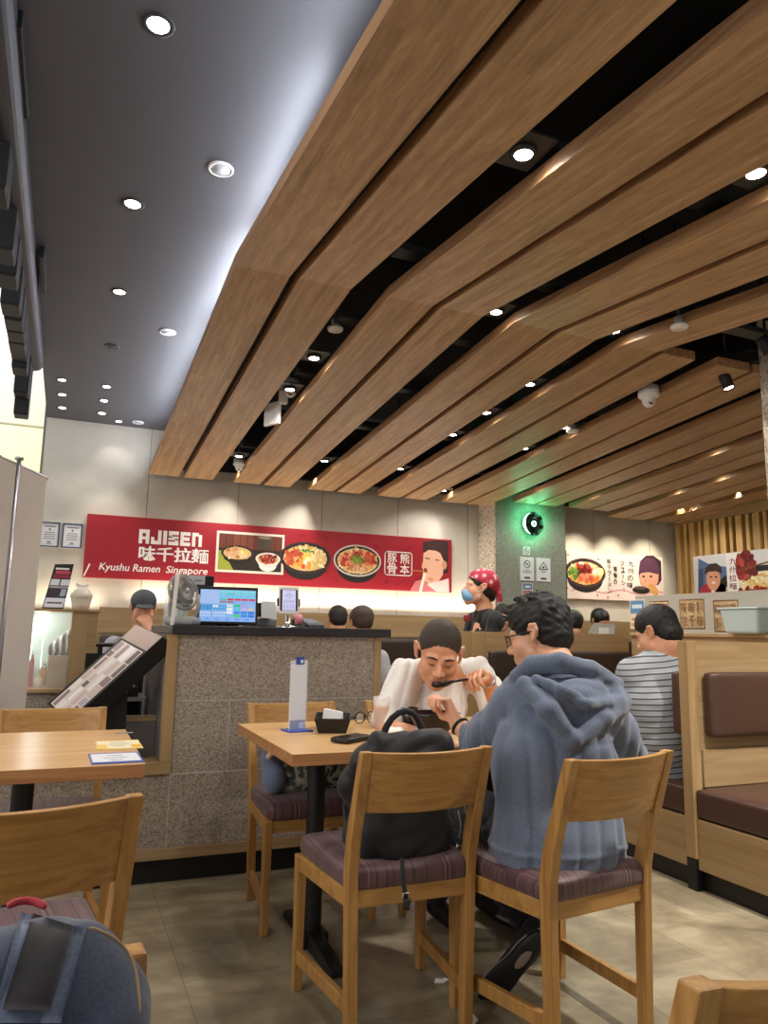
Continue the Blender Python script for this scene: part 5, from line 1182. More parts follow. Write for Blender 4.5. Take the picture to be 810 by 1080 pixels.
# leaning poster stand on the cabinet
t = empty('table_sign', (0, 0, 0), 0, 'black framed price poster leaning on top of the display cabinet', 'sign')
y0_ = YD+0.06; p = [at(44.5, 637.5, Y=y0_), at(67, 640.5, Y=y0_), at(78, 595, Y=y0_+0.06), at(58, 595, Y=y0_+0.06)]
p[0].z = zt+0.017; p[1].z = zt+0.017
n_ = (p[1]-p[0]).cross(p[3]-p[0]).normalized(); 
if n_.y > 0: n_ = -n_
b = MB(); b.hexa([q-n_*0.008 for q in (p[0], p[1], p[2], p[3])]+p, M['black']); b.build('frame', None, t)
b = MB(); b.box(p[0].x+0.02, p[1].x-0.02, y0_+0.01, y0_+0.10, zt+0.016, zt+0.022, M['acrylic']); b.build('foot', None, t)
m = MB(); cq = Canvas(p[0], p[1]-p[0], p[3]-p[0], n_); du = (p[1]-p[0]).length; Vv = p[3]-p[0]; dv = Vv.length
for (a0, b0, a1, b1, c) in ((0.05, 0.03, 0.95, 0.24, 'DADCE4'), (0.15, 0.11, 0.85, 0.15, '5A5E74'), (0.05, 0.26, 0.6, 0.44, '3A2C36'), (0.64, 0.28, 0.9, 0.44, '9AA6B8'), (0.05, 0.46, 0.95, 0.50, 'B0A0A8'), (0.05, 0.52, 0.46, 0.66, 'D4D4DC'), (0.52, 0.52, 0.95, 0.66, 'D4D4DC'), (0.08, 0.69, 0.92, 0.76, '8E2A38'), (0.15, 0.78, 0.85, 0.86, 'B8404C'), (0.1, 0.88, 0.9, 0.92, 'E0D8D8')):
    cq.rect(m, a0*du, b0*dv, a1*du, b1*dv, flat(c), 0.001)
m.build('print', None, t)
# white cupcake-shaped jar with a bow
p = at(85, 643, Y=YD+0.08); t = empty('cupcake_jar', (p.x, YD+0.10, zt+0.016), 0, 'white cupcake shaped jar with a bow on top of the cabinet', 'jar')
b = MB(); n = 40; prof = [(0.044, 0.0), (0.050, 0.03), (0.058, 0.068)]
vs = []; fs = []
for (r, z) in prof:
    for k in range(n): a = 2*PI*k/n; rr = r*(1+0.04*math.cos(a*14)); vs.append((rr*math.cos(a), rr*math.sin(a), z))
for i in range(2):
    for k in range(n): fs.append((i*n+k, i*n+(k+1) % n, (i+1)*n+(k+1) % n, (i+1)*n+k))
fs.append(tuple(range(n-1, -1, -1))); b.add(vs, fs, M['offwhite'], True); b.build('cup', None, t)
b = MB(); b.lathe([(0.060, 0.068), (0.066, 0.078), (0.062, 0.095), (0.050, 0.108), (0.048, 0.113), (0.036, 0.124), (0.018, 0.134), (0, 0.137)], 32, M['offwhite']); b.build('lid', None, t)
b = MB()
for s in (-1, 1): b.tube([(0, 0, 0.136), (s*0.018, 0, 0.150), (s*0.034, 0, 0.158), (s*0.032, 0, 0.142), (s*0.012, 0, 0.137), (0, 0, 0.136)], 0.006, 8, M['whitem'])
b.build('bow', None, t)
# ================================================================== people
class Head:
    """head frame: face towards -y, origin between the ears at eye height"""
    def __init__(s, c, rz, tilt=0.0, roll=0.0, sc=1.0):
        s.c = Vector(c); s.R = (Matrix.Rotation(rz, 3, 'Z') @ Matrix.Rotation(tilt, 3, 'X') @ Matrix.Rotation(roll, 3, 'Y')); s.s = sc; s.Rn = np.array(s.R)
    def w(s, p): return s.c + s.R @ (Vector(p)*s.s)
    def E(s, F, c, r, k=0.012, sub=False): F.ell(s.w(c), tuple(a*s.s for a in r), k, s.Rn, sub)
    def C(s, F, a, b, ra, rb, k=0.012, sub=False): F.cone(s.w(a), s.w(b), ra*s.s, rb*s.s, k, None, sub)
    def skull(s, F, wide=1.0, ears=True):
        E, C = s.E, s.C
        E(F, (0, 0.012, 0.035), (0.076*wide, 0.094, 0.083), 0.01)
        E(F, (0, -0.028, -0.030), (0.063*wide, 0.062, 0.080), 0.02)
        for q in (-1, 1):
            E(F, (q*0.036*wide, -0.046, -0.036), (0.031, 0.034, 0.034), 0.02)
            C(F, (q*0.052*wide, -0.010, -0.066), (q*0.016, -0.062, -0.100), 0.020, 0.017, 0.022)
            C(F, (q*0.018, -0.081, 0.016), (q*0.047, -0.070, 0.014), 0.010, 0.009, 0.014)
        E(F, (0, -0.070, -0.101), (0.024, 0.021, 0.019), 0.015)
        E(F, (0, -0.073, -0.066), (0.030, 0.022, 0.024), 0.015)
        for q in (-1, 1):
            E(F, (q*0.031, -0.092, -0.004), (0.017, 0.011, 0.011), 0.010, True)
            E(F, (q*0.031, -0.074, -0.004), (0.0135, 0.0125, 0.0120), 0.004)
        C(F, (0, -0.084, 0.002), (0, -0.106, -0.036), 0.0075, 0.0115, 0.010)
        for q in (-1, 1): E(F, (q*0.013, -0.096, -0.041), (0.0095, 0.011, 0.0085), 0.006)
        C(F, (-0.019, -0.087, -0.066), (0.019, -0.087, -0.066), 0.0055, 0.0055, 0.006)
        C(F, (-0.015, -0.087, -0.075), (0.015, -0.087, -0.075), 0.0065, 0.0065, 0.006)
        if ears:
            for q in (-1, 1):
                s.ear(F, q, wide)
    def ear(s, F, q, wide=1.0):
        x = 0.078*wide
        pts = [(x, -0.004, -0.030), (x*1.05, 0.004, -0.022), (x*1.14, 0.022, 0.004), (x*1.14, 0.020, 0.022), (x*1.08, 0.004, 0.024), (x*1.0, -0.006, 0.010)]
        for a, b in zip(pts[:-1], pts[1:]): s.C(F, (q*a[0], a[1], a[2]), (q*b[0], b[1], b[2]), 0.0058, 0.0058, 0.006)
        s.E(F, (q*x*1.03, 0.010, -0.002), (0.005, 0.016, 0.022), 0.006)
    def neck(s, F, base, r=0.055): F.cone(s.w((0, 0.030, -0.070)), base, r*s.s, r*1.08*s.s, 0.03)
    def brows(s, parent, m, wide=1.0):
        for q in (-1, 1):
            b = MB(); b.tube([s.w((q*0.014, -0.0925, 0.017)), s.w((q*0.030, -0.090, 0.021)), s.w((q*0.050*wide, -0.076, 0.015))], [0.0030*s.s, 0.0042*s.s, 0.002*s.s], 8, m); b.build('eyebrow', None, parent)
            b = MB(); b.tube([s.w((q*0.018, -0.0855, -0.008)), s.w((q*0.031, -0.0885, -0.0105)), s.w((q*0.044, -0.0815, -0.007))], [0.0012*s.s, 0.0018*s.s, 0.001*s.s], 6, m); b.build('eyelashes', None, parent)
def hand(F, wrist, d, n, side, curl=(0.5, 0.7, 0.5), s=1.0, thumb=None, curls=None, r=0.0085):
    """d along the hand, n out of the palm, side +1/-1 picks the thumb's side"""
    d = Vector(d).normalized(); n = Vector(n); n = (n-d*n.dot(d)).normalized(); t = d.cross(n)*side; w = Vector(wrist)
    F.cone(w, w+d*0.03*s, 0.024*s, 0.026*s, 0.012, (n, 0.75))
    lens = (0.92, 1.0, 0.95, 0.76)
    for i in range(4):
        o = (0.030-0.020*i); kn = w+d*(0.088-0.004*abs(i-1))*s+t*o*s
        F.cone(w+d*0.018*s+t*o*0.55*s, kn, 0.013*s, 0.0105*s, 0.012)
        p = kn; cur = d; a = 0; cc = (curls[i] if curls else curl)
        for L, c, ra, rb in ((0.043, cc[0], 1.08, 0.98), (0.027, cc[1], 0.98, 0.90), (0.021, cc[2], 0.88, 0.72)):
            a += c; cur = d*math.cos(a)+n*math.sin(a); q = p+cur*L*lens[i]*s
            F.cone(p, q, r*ra*s, r*rb*s, 0.0035); p = q
    th = thumb or ((0.034, 0.045, 0.010), (0.045, 0.078, 0.022), (0.040, 0.104, 0.030))
    p = w+t*0.018*s+d*0.020*s; rr = (0.014, 0.0115, 0.0100, 0.0080)
    for i, (tt, dd, nn) in enumerate(th):
        q = w+t*tt*s+d*dd*s+n*nn*s; F.cone(p, q, rr[i]*s, rr[i+1]*s, 0.006 if i else 0.012); p = q
def bounds(pts, pad): 
    a = np.array([tuple(p) for p in pts]); return a.min(0)-pad, a.max(0)+pad
def V3(*a): return Vector(a)

# ---------- the person in the white t-shirt, eating
t = empty('person', (1.60, 3.22, 0), 0, 'person in a white t-shirt with cropped hair, eating with a black spoon', 'person')
hc = at(463, 688, Y=2.86); Hd = Head(hc, math.radians(-24), math.radians(27), math.radians(7), 1.13)
nb = at(463, 706, Y=3.10); sl = at(427, 712, Y=3.12); sr = at(504, 710, Y=3.08); chest = (sl+sr)/2+V3(0.0, 0.09, -0.13); pel = V3(1.60, 3.28, 0.52)
el = at(406, 768, Y=2.98); wl = at(445, 776, Y=2.83); er = at(533, 762, Y=2.96); wr = at(513, 716, Y=2.80)
lo, hi = bounds([hc, sl, sr, pel, el, wl, er, wr, hc+V3(0, 0, 0.12)], 0.13)
F = Field(lo, hi, 0.0048)
Hd.skull(F, 1.02); Hd.neck(F, nb, 0.058)
F.cone(pel, chest, 0.13, 0.14, 0.05, ((0, 1, 0), 0.75)); F.cone(chest, nb, 0.12, 0.06, 0.05); F.cone(sl, sr, 0.055, 0.055, 0.05)
F.path([sl, el, wl], [0.052, 0.044, 0.030]); F.path([sr, er, wr], [0.052, 0.045, 0.029])
hd_d = at(486, 705, Y=2.72)-wr
hand(F, wr, hd_d, V3(-0.1, -0.5, -0.85), 1, (0.85, 1.0, 0.7), 1.08, thumb=((0.022, 0.045, 0.020), (0.016, 0.075, 0.032), (0.006, 0.094, 0.034)))
hand(F, wl, at(470, 772, Y=2.78)-wl, V3(0, 0, -1), -1, (0.35, 0.5, 0.4), 1.05)
F.mesh('body', M['skin'], t)
FH = Field(*bounds([hc], 0.17), 0.0045)
Hd.E(FH, (0, 0.015, 0.037), (0.0778*1.02, 0.0960, 0.0850), 0.005); Hd.E(FH, (0, -0.105, -0.030), (0.086, 0.068, 0.079), 0.012, True)
FH.clip(-(Hd.R @ V3(0, 0.45, 1)), Hd.w((0, 0.03, -0.045)))
for q in (-1, 1): Hd.E(FH, (q*0.084, -0.004, -0.010), (0.018, 0.026, 0.036), 0.006, True)
FH.disp(lambda P: 0.0009*wob(P, 800, 6)); FH.mesh('hair', M['hair_buzz'], t, smooth=0)
Hd.brows(t, M['hair'])
b = MB(); b.tube([Hd.w((-0.020, -0.091, -0.0695)), Hd.w((0, -0.0955, -0.070)), Hd.w((0.020, -0.091, -0.0695))], [0.003, 0.0062, 0.003], 10, M['lips']); b.build('lips', None, t)
FS = Field(lo-0.03, hi+0.03, 0.0062)
FS.cone(pel+V3(0, 0, -0.04), chest, 0.165, 0.165, 0.05, ((0, 1, 0), 0.78)); FS.cone(chest, nb+V3(0, 0.01, -0.02), 0.15, 0.075, 0.05)
FS.path([nb+V3(-0.03, 0, -0.01), sl+V3(0.01, 0, 0.0)], [0.065, 0.068], 0.05); FS.path([nb+V3(0.03, 0, -0.01), sr], [0.065, 0.068], 0.05)
FS.cone(sl, sl+(el-sl)*0.86, 0.070, 0.078, 0.03); FS.cone(sr, sr+(er-sr)*0.78, 0.070, 0.078, 0.03)
FS.cone(chest+V3(0, -0.04, 0.02), (el+er)/2+V3(0.0, 0.12, 0.04), 0.12, 0.13, 0.05)
FS.cone(Hd.w((0, 0.02, -0.085)), nb, 0.066, 0.066, 0.005, None, True)
dd = (el-sl).normalized(); Fm = FS
FS.disp(lambda P: 0.010*np.maximum(ridge(P, 62, 4, 2, (1.0, 1.0, 0.3)), -0.6)+0.007*wob(P, 30, 4, 8))
FS.mesh('t_shirt', M['tee'], t, smooth=2)
# printed drawing on the chest: a small dark patch conforming loosely
FT = Field(*bounds([pel, V3(1.5, 2.6, 0.1), V3(1.75, 3.4, 0.5)], 0.12), 0.009)
for q in (-1, 1): FT.path([pel+V3(q*0.08, 0, -0.01), V3(1.60+q*0.10, 2.86, 0.50), V3(1.60+q*0.11, 2.92, 0.10)], [0.105, 0.078, 0.055], 0.03)
FT.ell(pel, (0.17, 0.13, 0.10), 0.04); FT.mesh('trousers', M['blackcloth'], t, smooth=1)
for q in (-1, 1):
    c = V3(1.60+q*0.11, 2.86, 0.045); FX = Field(c-V3(0.08, 0.2, 0.05), c+V3(0.08, 0.14, 0.09), 0.006)
    FX.cone(c+V3(0, 0.06, 0.0), c+V3(0, -0.10, -0.008), 0.040, 0.034, 0.02); FX.cone(c+V3(0, 0.06, 0.02), c+V3(0, 0.06, 0.06), 0.036, 0.036, 0.02); FX.clip((0, 0, -1), (0, 0, 0.001)); FX.mesh('shoe', M['black'], t)
def bracelet(parent, name, c, axis, r, rt, m):
    ax = Vector(axis).normalized(); a = Vector((0, 0, 1)) if abs(ax.z) < 0.9 else Vector((1, 0, 0)); u = ax.cross(a).normalized(); w = ax.cross(u)
    b = MB(); b.tube([Vector(c)+u*(r*math.cos(2*PI*k/28))+w*(r*math.sin(2*PI*k/28)) for k in range(29)], rt, 8, m, sq=1.0); return b.build(name, None, parent)
ax = (wr-er).normalized(); bracelet(t, 'wristwatch', wr-ax*0.012, ax, 0.032, 0.007, M['metal'])
# spoon held at the mouth: a thing of its own
mo = Hd.w((0.0, -0.103, -0.074)); sp = wr+hd_d.normalized()*0.085+V3(-0.005, -0.03, -0.012)
t2 = empty('spoon', mo, 0, 'black soup spoon held at the mouth of the person in white', 'spoon')
FSp = Field(*bounds([mo, sp], 0.06), 0.0035); dv = (sp-mo).normalized()
FSp.ell(mo+dv*0.018, (0.027, 0.044, 0.018), 0.004, np.array(Matrix((dv.cross(V3(0, 0, 1)).normalized(), dv, dv.cross(V3(0, 0, 1)).normalized().cross(dv))).transposed()))
FSp.ell(mo+dv*0.018+V3(0, 0, 0.014), (0.022, 0.037, 0.014), 0.004, np.array(Matrix((dv.cross(V3(0, 0, 1)).normalized(), dv, dv.cross(V3(0, 0, 1)).normalized().cross(dv))).transposed()), True)
FSp.cone(mo+dv*0.045, sp, 0.006, 0.005, 0.01); o = FSp.mesh('spoon_body', M['blackgloss'], t2); o.location = -mo

# ---------- the person in the blue-grey hoodie, seen from behind
t = empty('person', (1.56, 2.05, 0), 0, 'person in a blue-grey hoodie with glasses seen from behind, sitting at the middle table', 'person')
hc = at(567, 669, Y=2.20); Hd = Head(hc, math.radians(-139), math.radians(14), math.radians(-4), 1.03)
nb = at(588, 712, Y=2.12); sl = at(548, 742, Y=2.18); sr = at(629, 742, Y=2.06); pel = at(585, 905, Y=2.05); pel.z = 0.54; chest = at(586, 800, Y=2.07)
el = at(509, 790, Y=2.36); wl = at(482, 763, Y=2.47); er = at(664, 802, Y=2.20); wr = at(628, 835, Y=2.42)
lo, hi = bounds([hc, sl, sr, pel, el, wl, er, wr, hc+V3(0, 0, 0.12), wl+V3(-0.1, 0.05, 0.12)], 0.13)
F = Field(lo, hi, 0.0048)
Hd.skull(F, 1.0); Hd.neck(F, nb+V3(0, -0.01, 0), 0.056)
F.cone(pel, chest, 0.12, 0.13, 0.05, ((0, 1, 0), 0.75)); F.cone(chest, nb, 0.12, 0.06, 0.05); F.cone(sl, sr, 0.055, 0.055, 0.05)
F.path([sl, el, wl], [0.050, 0.042, 0.029]); F.path([sr, er, wr], [0.050, 0.042, 0.029])
lo = lo-np.array((0, 0.12, 0))
hdir = at(472, 742, Y=2.50)-wl
hand(F, wl, hdir, V3(-0.75, 0.25, 0.1), -1, s=1.05, curls=[(0.5, 1.1, 0.9), (1.0, 1.4, 0.9), (1.1, 1.4, 0.9), (1.15, 1.4, 0.9)], thumb=((0.026, 0.045, 0.030), (0.022, 0.080, 0.040), (0.010, 0.112, 0.036)))
hand(F, wr, V3(-0.2, 1, -0.1), V3(0, 0, -1), 1, (0.3, 0.4, 0.3), 1.05)
F.mesh('body', M['skin2'], t)
FH = Field(*bounds([hc], 0.19), 0.0045)
Hd.E(FH, (0, 0.018, 0.044), (0.088, 0.106, 0.092), 0.005); Hd.E(FH, (0, 0.055, -0.015), (0.072, 0.062, 0.065), 0.02)
Hd.E(FH, (0, -0.112, -0.040), (0.100, 0.072, 0.088), 0.012, True); 
for q in (-1, 1): Hd.E(FH, (q*0.090, -0.010, -0.018), (0.026, 0.030, 0.040), 0.010, True); Hd.E(FH, (q*0.075, -0.035, -0.055), (0.03, 0.045, 0.045), 0.010, True)
for k in range(46):     # tufts
    a = random.uniform(0, 2*PI); e = random.uniform(0.15, 1.35); p = V3(0.084*math.cos(a)*math.cos(e), 0.018+0.100*math.sin(a)*math.cos(e), 0.044+0.088*math.sin(e))
    if p.y < -0.04 and p.z < 0.05: continue
    Hd.C(FH, p, p*1.06+V3(random.uniform(-0.02, 0.02), -0.026, random.uniform(-0.006, 0.014)), 0.012, 0.003, 0.006)
FH.disp(lambda P: 0.005*wob(P@np.array(Hd.R)*np.array((1.6, 0.4, 1.2)), 230, 6, 3)); FH.mesh('hair', M['hair_tuft'], t, smooth=1)
# glasses
gl = MB()
for q in (-1, 1):
    gl.tube([Hd.w((q*0.056, -0.096, 0.002)), Hd.w((q*0.072, -0.080, 0.004)), Hd.w((q*0.084, 0.0, 0.004)), Hd.w((q*0.084, 0.018, -0.008))], 0.0022, 8, M['black'])
    gl.tube([Hd.w((q*0.033+0.024*math.cos(2*PI*k/24), -0.104+0.010*abs(math.cos(2*PI*k/24)), -0.004+0.018*math.sin(2*PI*k/24))) for k in range(25)], 0.0016, 6, M['black'])
gl.tube([Hd.w((-0.010, -0.107, 0.0)), Hd.w((0.010, -0.107, 0.0))], 0.0014, 6, M['black'])
tg = t; gl.build('glasses', None, tg)
# hoodie
FS = Field(lo-0.03, hi+0.03, 0.0058)
FS.cone(pel+V3(0, 0, -0.03), chest+V3(0, 0.0, -0.02), 0.205, 0.205, 0.05, ((0.1, 1, 0), 0.74)); FS.cone(chest, nb+V3(0.0, 0, -0.07), 0.195, 0.115, 0.06, ((0.1, 1, 0), 0.80))
FS.path([nb+V3(-0.03, 0, -0.045), sl], [0.095, 0.082], 0.05); FS.path([nb+V3(0.04, 0, -0.045), sr], [0.095, 0.085], 0.05)
FS.path([sl, (sl+el)/2+V3(0, 0, -0.01), el, el+(wl-el)*0.35], [0.088, 0.086, 0.078, 0.058], 0.035)
FS.cone(el+(wl-el)*0.30, el+(wl-el)*0.46, 0.058, 0.047, 0.01)
FS.path([sr, (sr+er)/2, er, er+(wr-er)*0.75], [0.090, 0.080, 0.068, 0.050], 0.035)
hem = pel+V3(0.005, -0.01, -0.088); FS.cone(hem, hem+V3(0, 0, 0.05), 0.222, 0.216, 0.02, ((0.1, 1, 0), 0.74))
def folds(P):
    L = ((P-vec(el))**2).sum(-1)**0.5; bunch = np.exp(-(L/0.13)**2)
    return 0.010*np.maximum(ridge(P, 48, 3, 1, (1.0, 0.6, 0.26)), -0.5)*(0.7+0.5*bunch)+0.009*bunch*np.maximum(ridge(P, 110, 4, 12, (1, 1, 0.5)), -0.6)+0.006*wob(P, 26, 4, 5)-0.006*np.exp(-((P[:, 2]-pel.z+0.030)/0.008)**2)
FS.disp(folds, 0.06)
FS.cone(Hd.w((0, 0.02, -0.10)), nb+V3(0, 0.01, 0.01), 0.056, 0.050, 0.006, None, True)
# the hood lying over the back, open at the top
h0 = at(606, 742, Y=1.98)
FS.ell(h0, (0.130, 0.058, 0.080), 0.02, np.array(Matrix.Rotation(math.radians(-10), 3, 'Y')))
FS.path([at(553, 722, Y=2.04), at(578, 748, Y=1.945), at(604, 778, Y=1.915)], [0.028, 0.030, 0.026], 0.03); FS.path([at(655, 740, Y=2.02), at(634, 758, Y=1.945), at(606, 780, Y=1.915)], [0.034, 0.034, 0.026], 0.018)
FS.path([at(545, 714, Y=2.14), at(562, 702, Y=2.08), at(590, 699, Y=2.00), at(622, 706, Y=1.985), at(650, 722, Y=2.03)], [0.026, 0.032, 0.034, 0.030, 0.026], 0.012)
FS.path([at(566, 716, Y=2.01), at(590, 727, Y=1.935), at(618, 742, Y=1.905), at(641, 742, Y=1.945), at(657, 732, Y=2.01)], [0.016, 0.018, 0.018, 0.017, 0.016], 0.008)
FS.disp(lambda P: 0.005*np.maximum(ridge(P, 70, 3, 9, (0.5, 1, 1)), -0.6)*np.exp(-(((P-vec(h0))**2).sum(-1))/0.03), 0.05)
FS.mesh('hoodie', M['hoodie'], t, smooth=1)
# waistband seam and dark shirt under it
FT = Field(*bounds([pel, at(530, 905, Y=2.5), V3(1.3, 2.2, 0.05), V3(1.7, 2.6, 0.1)], 0.13), 0.008)
kn = [V3(1.36, 2.50, 0.53), V3(1.70, 2.50, 0.53)]; an = [at(553, 962, Y=2.27), V3(1.72, 2.55, 0.10)]
for k_, a_, q in ((kn[0], an[0], -1), (kn[1], an[1], 1)): FT.path([pel+V3(q*0.09, 0.02, -0.0), k_, a_], [0.095, 0.080, 0.060], 0.03)
FT.ell(pel+V3(0, 0.02, -0.02), (0.165, 0.12, 0.085), 0.03); FT.disp(lambda P: 0.005*ridge(P, 90, 3, 4), 0.04); FT.mesh('trousers', M['jeans'], t, smooth=1)
# shoes: the left one stands on its toes, showing the sole
hl = at(566, 990, Y=2.16); to = at(524, 1036, Y=2.24); dirf = (to-hl).normalized()
sn = (V3(-0.30, -1.0, 0.05)); sn = (sn-dirf*sn.dot(dirf)).normalized(); sd = dirf.cross(sn)
Rm = np.array(Matrix((sd, dirf, sn)).transposed()); Lf = 0.285
def shoe(hl, dirf, sn, Rm, L, nm='shoe'):
    s_ = empty('x', (0, 0, 0)) if False else None
    FX = Field(*bounds([hl, hl+dirf*L], 0.10), 0.0045)
    FX.cone(hl+dirf*0.02-sn*0.02, hl+dirf*(L-0.03)-sn*0.005, 0.038, 0.032, 0.03); FX.cone(hl+dirf*0.02-sn*0.03, hl-sn*0.08+dirf*0.015, 0.038, 0.036, 0.03)
    o = FX.mesh(nm, M['blackcloth'], t)
    FX = Field(*bounds([hl, hl+dirf*L], 0.10), 0.0045); FX.ell(hl+dirf*L*0.26+sn*0.012, (0.038, L*0.34, 0.016), 0.02, Rm); FX.ell(hl+dirf*L*0.70+sn*0.012, (0.045, L*0.34, 0.014), 0.02, Rm)
    o2 = FX.mesh('sole', M['black'], o)
    FX = Field(*bounds([hl, hl+dirf*L], 0.10), 0.0045); FX.ell(hl+dirf*L*0.26+sn*0.003, (0.041, L*0.355, 0.008), 0.01, Rm); FX.ell(hl+dirf*L*0.70+sn*0.003, (0.048, L*0.355, 0.008), 0.01, Rm)
    FX.mesh('midsole', M['grey'], o)
    FX = Field(*bounds([hl, hl+dirf*L], 0.10), 0.0045); FX.ell(hl+dirf*L*0.33+sn*0.0245, (0.018, L*0.17, 0.006), 0.01, Rm); FX.mesh('sole_inset', plain('worn_rubber', '8A7A70', 0.7), o)
    return o
shoe(hl-dirf*0.02, dirf, sn, Rm, Lf)
h2 = V3(1.72, 2.56, 0.048); d2 = V3(0, 1, -0.03).normalized(); s2 = V3(0, 0, -1); s2 = (s2-d2*s2.dot(d2)).normalized(); shoe(h2, d2, s2, np.array(Matrix((d2.cross(s2), d2, s2)).transposed()), 0.25)
ax = (wl-el).normalized(); bracelet(t, 'wristwatch', wl-ax*0.016, ax, 0.031, 0.0065, M['black']); 
b = MB(); b.rbox((0, 0, 0), (0.034, 0.036, 0.010), 0.004, M['blackgloss'], Matrix.Translation(wl-ax*0.016+V3(0.024, -0.024, 0.0)) @ V3(0.6, -0.7, 0.1).to_track_quat('Z', 'Y').to_matrix().to_4x4(), n=6); b.build('watch_face', None, t)

# ---------- the person in the striped shirt
t = empty('person', (2.95, 3.22, 0), 0, 'person in a grey and white striped shirt seen from behind in the booth', 'person')
hc = at(692, 667, Y=3.12); Hd = Head(hc, math.radians(-155), math.radians(22), 0, 1.11)
nb = at(700, 690, Y=3.10); sl = at(668, 712, Y=3.16); sr = at(738, 706, Y=3.06); chest = at(702, 735, Y=3.10); pel = V3(2.98, 3.16, 0.56)
el = at(661, 758, Y=3.32); wl = at(650, 735, Y=3.56); er = at(752, 765, Y=3.25); wr = at(735, 765, Y=3.5)
lo, hi = bounds([hc, sl, sr, pel, el, wl, er, wr, hc+V3(0, 0, 0.12)], 0.15)
F = Field(lo, hi, 0.006)
Hd.skull(F, 1.05); Hd.neck(F, nb, 0.065); F.cone(pel, chest, 0.15, 0.16, 0.05); F.cone(chest, nb, 0.13, 0.07, 0.05); F.cone(sl, sr, 0.06, 0.06, 0.05)
F.path([sl, el, wl], [0.060, 0.052, 0.034]); F.path([sr, er, wr], [0.060, 0.052, 0.034])
hand(F, wl, V3(-0.1, 1, 0.1), V3(0.1, 0, -1), 1, (0.3, 0.5, 0.4), 1.1); hand(F, wr, V3(-0.1, 1, 0), V3(0, 0, -1), -1, (0.3, 0.5, 0.4), 1.1)
F.mesh('body', M['skin'], t)
FH = Field(*bounds([hc], 0.21), 0.0055)
Hd.E(FH, (0, 0.018, 0.042), (0.086, 0.104, 0.089), 0.005); Hd.E(FH, (0, 0.060, -0.022), (0.072, 0.060, 0.066), 0.02); Hd.E(FH, (0, -0.105, -0.035), (0.095, 0.068, 0.085), 0.012, True)
for q in (-1, 1): Hd.E(FH, (q*0.090, -0.008, -0.018), (0.028, 0.034, 0.042), 0.010, True)
FH.disp(lambda P: 0.0022*wob(P, 210, 6, 3)); FH.mesh('hair', M['hair_tuft'], t, smooth=1)
FS = Field(lo-0.03, hi+0.05, 0.0075)
FS.cone(pel+V3(0, 0, -0.06), chest+V3(0, 0, -0.04), 0.235, 0.225, 0.05, ((0.2, 1, 0), 0.84)); FS.cone(chest, nb+V3(0, 0, -0.06), 0.21, 0.12, 0.06, ((0.2, 1, 0), 0.8))
FS.path([nb+V3(-0.03, 0, -0.05), sl], [0.09, 0.088], 0.05); FS.path([nb+V3(0.03, 0, -0.05), sr], [0.09, 0.088], 0.05)
FS.cone(sl, sl+(el-sl)*0.52, 0.092, 0.088, 0.03); FS.cone(sr, sr+(er-sr)*0.52, 0.090, 0.084, 0.03)
FS.cone(nb+V3(0, 0, -0.04), nb+V3(-0.005, 0.0, 0.012), 0.088, 0.078, 0.012); FS.cone(Hd.w((0, 0.02, -0.08)), nb, 0.07, 0.068, 0.006, None, True)
FS.disp(lambda P: 0.008*np.maximum(ridge(P, 48, 4, 6, (0.5, 0.5, 1.0)), -0.6)+0.004*wob(P, 26, 4, 2), 0.05); FS.mesh('striped_shirt', M['stripes'], t, smooth=1)
FT = Field(*bounds([pel, V3(2.9, 3.62, 0.1)], 0.2), 0.010)
for q in (-1, 1): FT.path([pel+V3(q*0.10, 0, -0.01), V3(2.98+q*0.12, 3.62, 0.55), V3(2.98+q*0.12, 3.66, 0.1)], [0.12, 0.09, 0.06], 0.03)
FT.ell(pel, (0.21, 0.16, 0.11), 0.04); FT.mesh('trousers', M['jeans'], t)

# ---------- standing staff member with red head scarf and blue mask
t = empty('person', (2.95, 5.15, 0), 0, 'standing staff member in black with a red head scarf and light blue face mask', 'person')
SW = 1.22; hc = at(506, 620, Y=5.15); Hd = Head(hc, math.radians(-107), math.radians(-8), 0, SW)
nb = hc+V3(0.05, 0.01, -0.185); sl = nb+V3(0.0, -0.16, -0.07); sr = nb+V3(0.0, 0.16, -0.07); chest = nb+V3(0, 0, -0.24); pel = V3(nb.x+0.02, nb.y, 0.95)
el = sl+V3(-0.10, -0.03, -0.28); wl = el+V3(-0.18, 0.05, -0.05); er = sr+V3(-0.10, 0.02, -0.28); wr = er+V3(-0.2, -0.05, -0.02)
lo, hi = bounds([hc, sl, sr, pel, el, wl, er, wr, hc+V3(0, 0, 0.13), V3(pel.x, pel.y, 0.05)], 0.16)
F = Field(lo, hi, 0.008); Hd.skull(F, 0.98); Hd.neck(F, nb, 0.048)
F.cone(pel, chest, 0.12, 0.13, 0.05, ((1, 0, 0), 0.75)); F.cone(chest, nb, 0.12, 0.06, 0.05); F.cone(sl, sr, 0.05, 0.05, 0.04)
F.path([sl, el, wl], [0.05, 0.042, 0.03]); F.path([sr, er, wr], [0.05, 0.042, 0.03]); hand(F, wl, V3(-1, 0.1, 0), V3(0, 0.3, -1), 1, (0.4, 0.6, 0.4), 1.05, r=0.0105); hand(F, wr, V3(-1, -0.1, 0), V3(0, -0.3, -1), -1, (0.4, 0.6, 0.4), 1.05, r=0.0105)
for q in (-1, 1): F.path([pel+V3(0, q*0.09, 0), V3(pel.x, pel.y+q*0.1, 0.5), V3(pel.x+0.02, pel.y+q*0.1, 0.06)], [0.09, 0.06, 0.045], 0.03)
F.mesh('body', M['skin2'], t)
